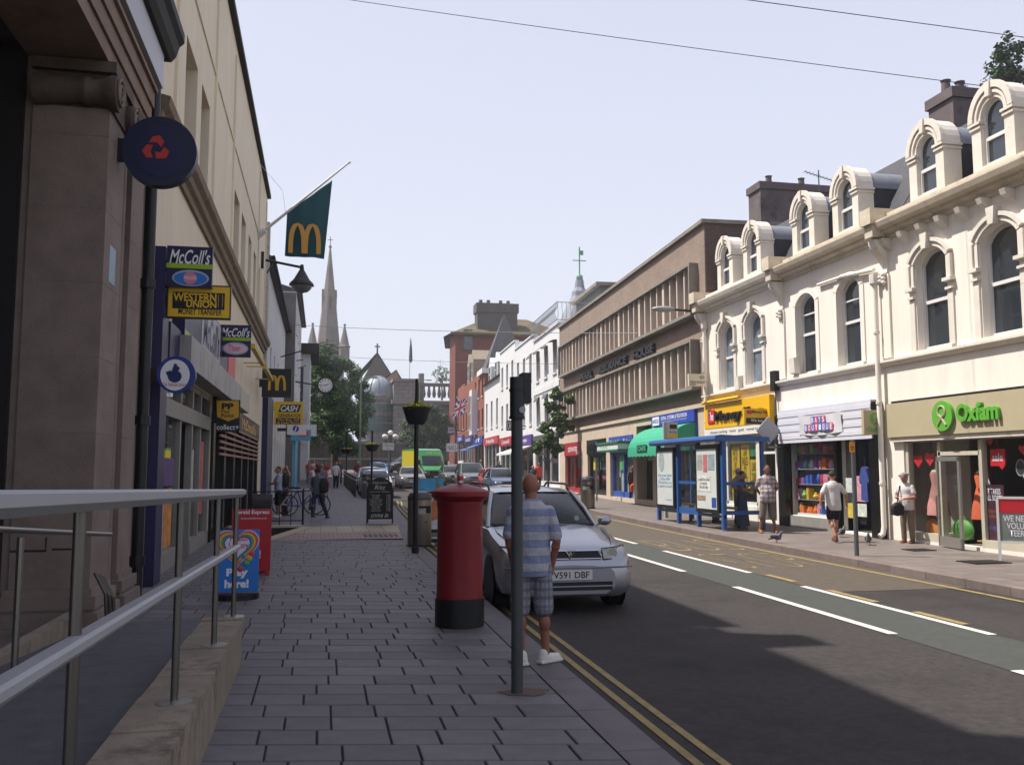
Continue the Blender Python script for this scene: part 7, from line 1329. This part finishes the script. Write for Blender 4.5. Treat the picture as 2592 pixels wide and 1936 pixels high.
# ================================================================ people
skin = M('skin', S('#b5836c', .85), .55, n=.12, ns=9, spec=.35); skin_tan = M('skin_tan', S('#94604c', .85), .55, n=.15, ns=8, spec=.35)
def stripes(name, c1, c2, freq, axis=2, c3=None, f2=0.):
    if name in MATS: return MATS[name]
    m = bpy.data.materials.new(name); m.use_nodes = True; t = m.node_tree; N = t.nodes; L = t.links; p = N['Principled BSDF']; p.inputs['Roughness'].default_value = .85; p.inputs['Specular IOR Level'].default_value = .2
    tc = N.new('ShaderNodeTexCoord'); sx = N.new('ShaderNodeSeparateXYZ'); L.new(tc.outputs['Object'], sx.inputs[0])
    def band(ax, f, th):
        mu = N.new('ShaderNodeMath'); mu.operation = 'MULTIPLY'; mu.inputs[1].default_value = f; L.new(sx.outputs[ax], mu.inputs[0]); fr = N.new('ShaderNodeMath'); fr.operation = 'FRACT'; L.new(mu.outputs[0], fr.inputs[0]); g = N.new('ShaderNodeMath'); g.operation = 'GREATER_THAN'; g.inputs[1].default_value = th; L.new(fr.outputs[0], g.inputs[0]); return g.outputs[0]
    mx = N.new('ShaderNodeMix'); mx.data_type = 'RGBA'; mx.inputs[6].default_value = (*S(c1), 1); mx.inputs[7].default_value = (*S(c2), 1); L.new(band(axis, freq, .5), mx.inputs[0]); o = mx.outputs[2]
    if c3:
        m2 = N.new('ShaderNodeMix'); m2.data_type = 'RGBA'; L.new(o, m2.inputs[6]); m2.inputs[7].default_value = (*S(c3), 1); b_ = band(0 if axis == 2 else 2, f2, .62); ml = N.new('ShaderNodeMath'); ml.operation = 'MULTIPLY'; ml.inputs[1].default_value = .6; L.new(b_, ml.inputs[0]); L.new(ml.outputs[0], m2.inputs[0]); o = m2.outputs[2]
    nz = N.new('ShaderNodeTexNoise'); nz.inputs['Scale'].default_value = 7; nz.inputs['Detail'].default_value = 5; L.new(tc.outputs['Object'], nz.inputs['Vector']); mr = N.new('ShaderNodeMapRange'); mr.inputs[3].default_value = .8; mr.inputs[4].default_value = 1.15; L.new(nz.outputs['Fac'], mr.inputs[0]); hs = N.new('ShaderNodeHueSaturation'); L.new(o, hs.inputs['Color']); L.new(mr.outputs[0], hs.inputs['Value']); L.new(hs.outputs[0], p.inputs['Base Color'])
    bp = N.new('ShaderNodeBump'); bp.inputs['Strength'].default_value = .9; bp.inputs['Distance'].default_value = .05; L.new(nz.outputs['Fac'], bp.inputs['Height']); L.new(bp.outputs[0], p.inputs['Normal'])
    MATS[name] = m; return m
def cloth(c): return M('cloth_'+c, c, .85, n=.18, ns=6, b=.3, bs=9, spec=.2)
def capsule(mb, a, b, ra, rb, n=10):
    a, b = Vector(a), Vector(b); mb.tube([a, b], [ra, rb], n); mb.ball(a, ra*.998, n, 6); mb.ball(b, rb*.998, n, 6)
def lathe_e(mb, rings, n=18):        # (z, rx, ry, cy)
    vs = [(r[1]*math.cos(2*math.pi*j/n), r[3]+r[2]*math.sin(2*math.pi*j/n), r[0]) for r in rings for j in range(n)]; k = len(rings)
    mb.add(vs, [(i*n+j, i*n+(j+1) % n, (i+1)*n+(j+1) % n, (i+1)*n+j) for i in range(k-1) for j in range(n)]+[tuple(range(n-1, -1, -1)), tuple(range((k-1)*n, k*n))])
def person(label, loc, face, H=1.65, shirt='#777777', legs='#333333', sleeve=.6, legk='trousers', hair='#3a2a20', hairs='short', sk=None, pose=None, lean=0., vox=.013, shoe='#2a2624', belly=0., group=None, dress=None, facef=False, shirt_m=None, legs_m=None, head=(0, 0), hem=.8, feet=None):
    sk = sk or skin; t = thing('person', label, 'person', loc, face, group); s_ = H/1.72
    J = dict(lh=(.09, 0, .88), rh=(-.09, 0, .88), lk=(.10, -.01, .48), rk=(-.10, -.01, .48), la=(.105, .02, .09), ra=(-.105, .02, .09), ls=(.165, .01, 1.37), rs=(-.165, .01, 1.37), le=(.225, .03, 1.12), re=(-.225, .03, 1.12), lw=(.25, -.05, .87), rw=(-.25, -.05, .87))
    J.update(pose or {}); J = {k: Vector(v) for k, v in J.items()}
    def bend(v):
        v = Vector(v); q = min(1, max(0, (v.z-.8)/.25))
        if lean and q:
            a = R(lean)*q; y, z = v.y, v.z-.9; v = Vector((v.x, y*math.cos(a)-z*math.sin(a), .9+y*math.sin(a)+z*math.cos(a)))
        return v*s_
    def fin(mb, name, mat, par, vx=None, sm=4):
        mb.v = [tuple(bend(v)) for v in mb.v]; o = mb.build(name, mat, par, recalc=False); return remesh(o, (vx or vox)*s_, sm)
    b = MB(); hc = Vector((0, -.025, 1.60)); rot = Matrix.Rotation(R(head[0]), 4, 'Z') @ Matrix.Rotation(R(head[1]), 4, 'X')
    Hd = lambda x, y, z: tuple(hc+(rot @ Vector((x, y, z))))
    b.ball(hc, (.076, .096, .112), 16, 12, 0, rot); b.ball(Hd(0, -.028, -.06), (.056, .066, .062), 12, 8, 0, rot); b.ball(Hd(0, -.1, -.018), (.014, .02, .026), 8, 6, 0, rot)
    for q in (-1, 1): b.ball(Hd(q*.08, .012, -.012), (.015, .026, .037), 8, 6, 0, rot)
    capsule(b, (0, .018, 1.42), (0, -.005, 1.55), .058, .055); lathe_e(b, [(.82, .13, .09, 0), (1.0, .125, .085, 0), (1.3, .15, .09, 0), (1.42, .1, .07, .01)])
    for q in 'lr':
        S_, E_, W_ = J[q+'s'], J[q+'e'], J[q+'w']; capsule(b, S_, E_, .05, .04); capsule(b, E_, W_, .041, .027); b.ball(E_.lerp(W_, .25), .044, 10, 6)
        d = (W_-E_).normalized(); sd = d.cross(Vector((0, 1, 0)) if abs(d.y) < .8 else Vector((1, 0, 0))).normalized(); ft = d.cross(sd)
        palm = W_+d*.05; capsule(b, W_, W_+d*.075, .026, .03)
        for i in range(4): o_ = ft*((i-1.5)*.019); l = (.07, .082, .078, .06)[i]; p0 = W_+d*.085+o_; p1 = p0+d*l*.55-sd*.008*(1 if q == 'l' else -1); capsule(b, p0, p1, .0105, .0095, 6); capsule(b, p1, p1+d*l*.4-sd*.02*(1 if q == 'l' else -1), .0095, .008, 6)
        th = W_+d*.03+ft*-.03; capsule(b, th, th+d*.04-ft*.022, .012, .011, 6); capsule(b, th+d*.04-ft*.022, th+d*.07-ft*.02, .011, .009, 6)
        Hp, K, A_ = J[q+'h'], J[q+'k'], J[q+'a']; capsule(b, Hp, K, .08, .055); capsule(b, K, A_, .052, .036); b.ball(K.lerp(A_, .3)+Vector((0, .012, 0)), (.056, .06, .09), 10, 8); fd = Matrix.Rotation(R((feet or {}).get(q, 0)), 4, 'Z'); capsule(b, A_+fd @ Vector((0, .03, -.045)), A_+fd @ Vector((0, -.13, -.055)), .036, .03)
    body = fin(b, 'body', sk, t, min(vox, .011))
    c = MB(); bl = belly; lathe_e(c, [(hem, .172+bl*.4, .125+bl*.6, -.0-bl*.2), (hem+.12, .172+bl*.5, .132+bl, -bl*.5), (1.06, .168+bl*.4, .125+bl*.9, -bl*.5), (1.2, .178, .125, 0), (1.31, .188, .125, .005), (1.37, .175, .112, .01), (1.43, .125, .088, .014), (1.475, .075, .068, .016)])
    for q in 'lr':
        S_, E_, W_ = J[q+'s'], J[q+'e'], J[q+'w']
        if sleeve <= 1: capsule(c, S_, S_.lerp(E_, max(.12, sleeve)), .06, .066 if sleeve > .2 else .058)
        else: capsule(c, S_, E_, .068, .056); capsule(c, E_, E_.lerp(W_, .95), .056, .042)
    fin(c, 'shirt', shirt_m or cloth(shirt), t)
    if dress is None:
        c = MB(); c.ball((0, .0, .89), (.168+bl*.3, .125+bl*.5, .13), 16, 8)
        for q in 'lr':
            Hp, K, A_ = J[q+'h'], J[q+'k'], J[q+'a']
            if legk == 'shorts': capsule(c, Hp, Hp.lerp(K, .98), .1, .094)
            elif legk == 'short_shorts': capsule(c, Hp, Hp.lerp(K, .72), .1, .095)
            elif legk == 'long_shorts': capsule(c, Hp, K, .098, .09); capsule(c, K, K.lerp(A_, .22), .09, .088)
            else: capsule(c, Hp, K, .095, .076); capsule(c, K, K.lerp(A_, .93), .074, .066)
        fin(c, 'shorts' if 'shorts' in legk else 'trousers', legs_m or cloth(legs), t)
    else:
        c = MB(); lathe_e(c, [(dress, .24, .2, .0), (dress+.15, .23, .19, 0), (.8, .185, .14, 0), (1.0, .15, .115, 0)]); fin(c, 'skirt', cloth(legs), t)
    for q in 'lr':
        A_ = J[q+'a']; c = MB(); capsule(c, A_+Vector((0, .04, -.04)), A_+Vector((0, -.14, -.052)), .046, .04); capsule(c, A_+Vector((0, .03, 0)), A_+Vector((0, .03, -.04)), .045, .045); c.box(A_.x-.046, A_.x+.046, A_.y-.185, A_.y+.085, A_.z-.088, A_.z-.062); fr_ = Matrix.Rotation(R((feet or {}).get(q, 0)), 4, 'Z'); c.v = [tuple(A_+fr_ @ (Vector(v)-A_)) for v in c.v]; fin(c, 'shoe', M('shoe_'+shoe, shoe, .6), t, min(vox, .012), 2)
    if hairs == 'short': c = MB(); c.ball(Hd(0, .016, .022), (.081, .095, .104), 14, 10, 0, rot); fin(c, 'hair', M('hair_'+hair, hair, .8, n=.3, ns=40, b=.5, bs=60), t, .011, 1)
    elif hairs == 'long': c = MB(); c.ball(Hd(0, .018, .02), (.088, .1, .108), 14, 10, 0, rot); capsule(c, Hd(0, .06, 0), Hd(0, .085, -.17), .075, .055); fin(c, 'hair', M('hair_'+hair, hair, .8, n=.3, ns=40, b=.5, bs=60), t, .011, 1)
    elif hairs == 'curly': c = MB(); c.ball(Hd(0, .02, .025), (.086, .098, .108), 14, 10, 0, rot); [c.ball(Hd(.08*math.cos(i*1.3), .03+.07*math.sin(i*2.1), .02+.06*math.sin(i*.9)), .035, 8, 6) for i in range(14)]; fin(c, 'hair', M('hair_'+hair, hair, .8, n=.3, ns=40, b=.5, bs=60), t, .011, 1)
    elif hairs == 'cap': c = MB(); c.ball(Hd(0, .012, .035), (.084, .1, .09), 14, 10, 0, rot); c.ball(Hd(0, -.1, .035), (.07, .075, .014), 12, 6, 0, rot); fin(c, 'cap', M('cap_'+hair, hair, .8), t, .01, 1)
    if facef:
        for q in (-1, 1): o = MB().ball(bend(Hd(q*.03, -.086, .012)), (.012*s_, .008*s_, .007*s_), 8, 6).build('eye', M('eye_dark', '#241c18', .3), t); MB().ball(bend(Hd(q*.031, -.09, .034)), (.02*s_, .007*s_, .005*s_), 8, 6).build('eyebrow', M('brow', '#3a2c24', .8), t)
        MB().ball(bend(Hd(0, -.088, -.06)), (.024*s_, .009*s_, .006*s_), 10, 6).build('mouth', M('lips', '#8a4a44', .5), t)
    return t, s_, bend
def bag(label, p, size, c, cat='bag', strap=None, name=None, rz=0):
    o = thing(name or cat.replace(' ', '_'), label, cat, p, rz); m = MB(); m.ball((0, 0, size[2]/2), (size[0]/2, size[1]/2, size[2]/2), 14, 10); m.box(-size[0]*.42, size[0]*.42, -size[1]*.4, size[1]*.4, size[2]*.08, size[2]*.75); ob = m.build('body', M('bagc_'+c, c, .7, n=.2, ns=8), o, recalc=False); remesh(ob, .015, 4)
    if strap: MB().tube(strap, .012, 6).build('strap', M('bagc_'+c), o)
    return o
gz = lambda p, d=.1: Vector((p[0], p[1], zg(p[1])+d))
# man at the kerb, seen from behind, hand in pocket
tee = stripes('tee_stripe', '#a29fa8', '#78829a', 7.6, 2); pl_sh = stripes('check_shorts', '#74757f', '#86858d', 26, 0, '#5a5b66', 14.)
person('bald man in striped blue T-shirt and checked shorts behind the grey pole', (1.79, 7.78, zg(7.7)+.1), 174, 1.63, sleeve=.82, legk='shorts', hairs='none', sk=skin_tan, shirt_m=tee, legs_m=pl_sh, shoe='#c2bfb8', vox=.009, belly=.03, hem=.78, head=(-8, 8), lean=2, feet=dict(r=-55, l=20),
       pose=dict(rs=(-.165, .01, 1.36), re=(-.23, .05, 1.10), rw=(-.195, -.02, .87), ls=(.165, .01, 1.36), le=(.205, -.02, 1.11), lw=(.16, -.12, .9), ra=(-.13, -.0, .09), la=(.1, .05, .09), rk=(-.115, -.01, .48)))
pmt = stripes('plaid', '#b2aeb4', '#8d8288', 9, 2, '#7a5a4c', 9.)
q = gs(1660, 1151, .13); person('man in plaid shirt and grey long shorts with sunglasses by the bus shelter', gz(q, .13), -14, 1.66, sleeve=.7, legs='#6e6660', legk='long_shorts', hair='#2e2620', shirt_m=pmt, shoe='#8a5a34', facef=True, belly=.05, hem=.76, sk=skin_tan, vox=.012,
       pose=dict(re=(-.27, .07, 1.13), rw=(-.12, .17, .93), le=(.27, .07, 1.13), lw=(.12, .17, .93), rk=(-.14, -.02, .48), ra=(-.2, 0, .09), lk=(.12, 0, .48), la=(.17, .0, .09)))
bag('brown shoulder bag held behind the plaid shirt man', gz(q, .13)+Vector((.12, .28, .72)), (.36, .14, .2), '#5d4a3a', 'handbag', [(-.1, 0, .18), (-.2, -.2, .5)])
q = gs(1803, 1170, .14); person('man in white T-shirt and dark shorts walking past the boutique', gz(q, .14), 168, 1.52, '#cbc6c4', '#1f1c28', .75, 'short_shorts', '#2a2826', 'cap', lean=3, shoe='#6a4634', belly=.04, hem=.76,
       pose=dict(re=(-.32, .02, 1.14), rw=(-.37, -.12, .93), le=(.3, .06, 1.13), lw=(.33, .04, .88), rk=(-.08, -.08, .5), ra=(-.06, -.1, .09), lk=(.1, .05, .5), la=(.06, .24, .16)))
q = gs(1962, 1172, .15); person('older woman with grey curly hair and white top looking at her phone', gz(q, .15), -62, 1.48, '#d2cccb', '#7d6d60', .55, 'trousers', '#8d8a86', 'curly', shoe='#8a5a44', head=(0, 24), lean=6, belly=.03,
       pose=dict(re=(-.24, -.02, 1.12), rw=(-.1, -.26, 1.13), le=(.24, -.02, 1.12), lw=(.1, -.27, 1.11)))
o = thing('phone', 'dark phone held by the grey haired woman', 'phone', gz(q, .15)+Vector((-.24, -.12, .99)), -62); MB().box(-.035, .035, -.06, .06, -.005, .005).build('case', trim, o); bx('screen', cglass, o, -.031, .031, -.053, .053, .0052, .006)
bag('black shoulder bag hanging at the grey haired woman\'s hip', gz(q, .15)+Vector((-.24, -.02, .56)), (.3, .16, .3), '#17171a', 'handbag', [(0, 0, .28), (.1, .03, .65)])
q = gs(1366, 1085, .14); person('man in brown jacket waiting in the office block entrance', gz(q, .14), 20, 1.58, '#5a4a48', '#23283c', 1.5, 'trousers', '#2a2220', 'short', shoe='#241f1c'); bag('bright orange shopping bag held by the brown jacket man', gz(q, .14)+Vector((.02, -.22, .42)), (.42, .16, .4), '#c8481e', 'shopping bag', [(-.1, 0, .36), (0, 0, .5), (.1, 0, .36)])
q = (10.55, 21.75); person('woman in long blue dress inside the bus shelter', gz(q, .13), 60, 1.5, '#3a4a62', '#3f5068', .12, hair='#1f1a18', hairs='short', dress=.12, shoe='#7a4a38', pose=dict(re=(-.24, -.06, 1.14), rw=(-.08, -.22, 1.32), le=(.24, -.06, 1.14), lw=(.05, -.24, 1.1)))
q = gs(1597, 1136, .14); person('man in white cap with folded arms behind the bus shelter', gz(q, .14), 25, 1.55, '#8a7f84', '#2a3048', .6, 'trousers', '#c9c9c9', 'cap', shoe='#b5b2ae', pose=dict(re=(-.26, -.05, 1.13), rw=(.06, -.2, 1.16), le=(.26, -.05, 1.13), lw=(-.06, -.21, 1.12)))
person('white haired person seated on the shelter bench', Vector((10.62, 24.4, zg(24.4)+.13-.36)), 90, 1.6, '#9a9aa0', '#77706a', .9, 'trousers', '#b2b0ac', 'short', pose=dict(lk=(.12, -.42, .86), rk=(-.12, -.42, .86), la=(.12, -.42, .46), ra=(-.12, -.42, .46), lw=(.12, -.3, .95), rw=(-.12, -.3, .95)))
person('woman in bright orange top beyond the parked silver car', gz((12.4, 52), .14), 10, 1.65, '#c84a34', '#2f3038', 1.2, 'trousers', '#3a2018', 'long', vox=.018); person('fair haired woman in navy beside the woman in orange', gz((11.9, 51.2), .14), -40, 1.45, '#33384a', '#2f3038', .6, 'trousers', '#a5804a', 'long', vox=.018)
for x, y, c_, h_, lab in ((11.6, 60, '#26303a', '#1f1a18', 'man in dark jacket passing the purple fascia'), (11.4, 66, '#6a4a3a', '#5a4030', 'person in brown walking by the red fascia'), (11.2, 70, '#3a3032', '#2a2020', 'dark clad person behind the queue of cars')): person(lab, gz((x, y), .14), 0, 1.7, c_, '#2a2c34', 1.2, 'trousers', h_, 'short', vox=.022)
# left pavement
person('man in grey T-shirt and jeans striding past the bicycles', gz((-.12, 28.9)), 160, 1.56, '#5a626c', '#2a3244', .7, 'trousers', '#2f241e', 'short', lean=4, shoe='#1c1a1a', sk=skin_tan, pose=dict(lk=(.08, .14, .5), la=(.02, .36, .15), rk=(-.12, -.2, .5), ra=(-.24, -.32, .09), re=(-.24, .16, 1.15), rw=(-.2, .08, .93), le=(.25, -.08, 1.15), lw=(.2, -.24, .98)))
o = bag('black and red rucksack on the grey T-shirt man', gz((.08, 28.72))+Vector((0, -.02, .78)), (.3, .22, .48), '#1a181a', 'rucksack', [(-.12, .1, .1), (-.14, .16, .4), (-.1, .06, .46)]); bx('red_pocket', M('bag_red', '#a83a34', .7), o, .1, .16, -.08, .06, .2, .34); MB().tube([(.06, 0, .05), (.12, 0, -.12)], .012, 5).build('loose_strap', M('bagc_#1a181a'), o)
person('man in pale T-shirt and black shorts standing by the navy shopfront', gz((-1.33, 29.6)), -75, 1.6, '#9aa6b8', '#1a1b20', .7, 'shorts', '#5a3a2a', 'short', shoe='#b5b5b8', pose=dict(re=(-.22, -.1, 1.15), rw=(.02, -.24, 1.16), le=(.22, -.1, 1.15), lw=(-.02, -.25, 1.12))); bag('large black rucksack on the man in black shorts', gz((-1.12, 29.66))+Vector((0, 0, .92)), (.26, .34, .5), '#141416', 'rucksack', [(-.1, -.12, .1), (-.2, -.12, .4), (-.1, -.12, .48)])
person('woman with raised arm behind the man in black shorts', gz((-1.2, 31.4)), -60, 1.55, '#6a6a78', '#3a3c48', .6, 'trousers', '#6a4632', 'long', pose=dict(le=(.34, 0, 1.45), lw=(.2, -.02, 1.66)), vox=.016)
for x, y, f_, c_, l_, lk, hc_, hs, dr, lab in ((.86, 58.7, 10, '#c4c6cc', '#22283a', 'trousers', '#3a322c', 'short', None, 'man in white shirt and dark trousers walking on the far pavement'), (.22, 61.5, 5, '#a82830', '#a82830', 'trousers', '#2a1c18', 'long', .45, 'woman in red dress on the far pavement'), (2.35, 61.7, -5, '#7a3440', '#b5aa9c', 'shorts', '#a5a29c', 'cap', None, 'man in maroon shirt and pale shorts by the bollards'), (.95, 61.5, 0, '#3a3c4a', '#2a2426', 'trousers', '#4a3424', 'long', None, 'woman in dark clothes behind the man in white shirt'), (-.35, 34.5, 100, '#b8b4b4', '#77736e', 'trousers', '#a8a49e', 'short', None, 'white haired person in pale top beside the bicycles'), (.0, 40, 180, '#6a7080', '#4a4c54', 'trousers', '#8a8680', 'short', None, 'grey haired person in grey shirt beyond the bicycles'), (-.35, 63, 10, '#5a2428', '#2a2c38', 'trousers', '#2a2020', 'long', None, 'person in dark red top beside the woman in red dress'), (-.9, 66, 0, '#b85a68', '#5a5a66', 'trousers', '#5a4030', 'short', None, 'person in pink top by the far shopfronts'), (-.55, 66.5, 10, '#c0b8c0', '#6a6a72', 'shorts', '#6a5440', 'short', None, 'person in pale top beside the pink top'), (1.2, 64.5, 0, '#4a4652', '#3a3840', 'trousers', '#3a2a20', 'short', None, 'man with a hand to his face on the far pavement'), (9.6, 99, 170, '#c8785a', '#22242c', 'trousers', '#5a4030', 'short', None, 'person in orange pink top crossing beyond the roundabout')):
    person(lab, gz((x, y)), f_, 1.66, c_, l_, .6, lk, hc_, hs, dress=dr, vox=.022)
# scraps on the carriageway
rl_ = random.Random(12)
for i in range(0):
    q = gs(rl_.uniform(1450, 2150), rl_.uniform(1330, 1600), .003); o = MB().prof([(0, 0), (rl_.uniform(.03, .06), .002), (.03, .012)], -.02, rl_.uniform(.01, .04)).build('litter_scrap', M('scrap_white', '#b5b0a8', .8), None, loc=q); o.rotation_euler = (0, 0, rl_.uniform(0, 6)); tag(o, 'tiny pale scrap of litter lying on the tarmac', 'litter', 'litter scraps on the road')
# pigeons
pg_ = M('pigeon_grey', '#5d6068', .6, n=.35, ns=20); pgd = M('pigeon_dark', '#33353c', .6)
def pigeon(label, p, rz):
    t = thing('pigeon', label, 'pigeon', p, rz); b = MB(); b.ball((0, 0, .13), (.065, .11, .068), 12, 8, 0, Matrix.Rotation(R(18), 4, 'X')); capsule(b, (0, -.08, .17), (0, -.105, .22), .04, .027, 8); b.ball((0, -.115, .235), (.027, .034, .027), 10, 8); capsule(b, (0, .1, .1), (0, .19, .075), .034, .018, 8); remesh(b.build('body', pg_, t, recalc=False), .009, 2); MB().lathe([(.008, 0), (.001, .025)], 6).build('beak', pgd, t, loc=(0, -.15, .23)).rotation_euler = (R(90), 0, 0)
    for s_ in (-1, 1): MB().ball((s_*.052, .03, .135), (.018, .1, .045), 10, 8).build('wing', pgd, t, smooth=True); MB().tube([(s_*.025, 0, 0), (s_*.025, .005, .08)], .006, 5).build('leg', M('pigeon_pink', '#a5605a', .6), t)
pigeon('pigeon near the kerb beside the plaid shirt man', gz(gs(1678, 1172, .13), .13), 40); pigeon('pigeon standing near the shop step of the boutique', gz(gs(1819, 1160, .14), .14), 120); pigeon('dark pigeon near the grey notice post', gz(gs(1876, 1177, .14), .14), -30)
# ================================================================ summer haze
hm = bpy.data.materials.new('haze_air'); hm.use_nodes = True; hm.node_tree.nodes.clear()
ho = hm.node_tree.nodes.new('ShaderNodeOutputMaterial'); hv = hm.node_tree.nodes.new('ShaderNodeVolumePrincipled')
hv.inputs['Color'].default_value = (.9, .93, 1, 1); hv.inputs['Density'].default_value = .0007; hm.node_tree.links.new(hv.outputs[0], ho.inputs['Volume'])
struct(MB().box(-120, 120, -75, 260, -3, 60).build('haze', hm), 'stuff')
# ================================================================ convert text and remeshed figures
finish_texts()
for o in [c for c in road.children if c.name.startswith('road_lettering')]:
    # lay the lettering on the bay: x stays, z becomes the way along the road
    for v in o.data.vertices: v.co = (v.co.x, v.co.z, zg(v.co.z)+.009)
finish_remesh()
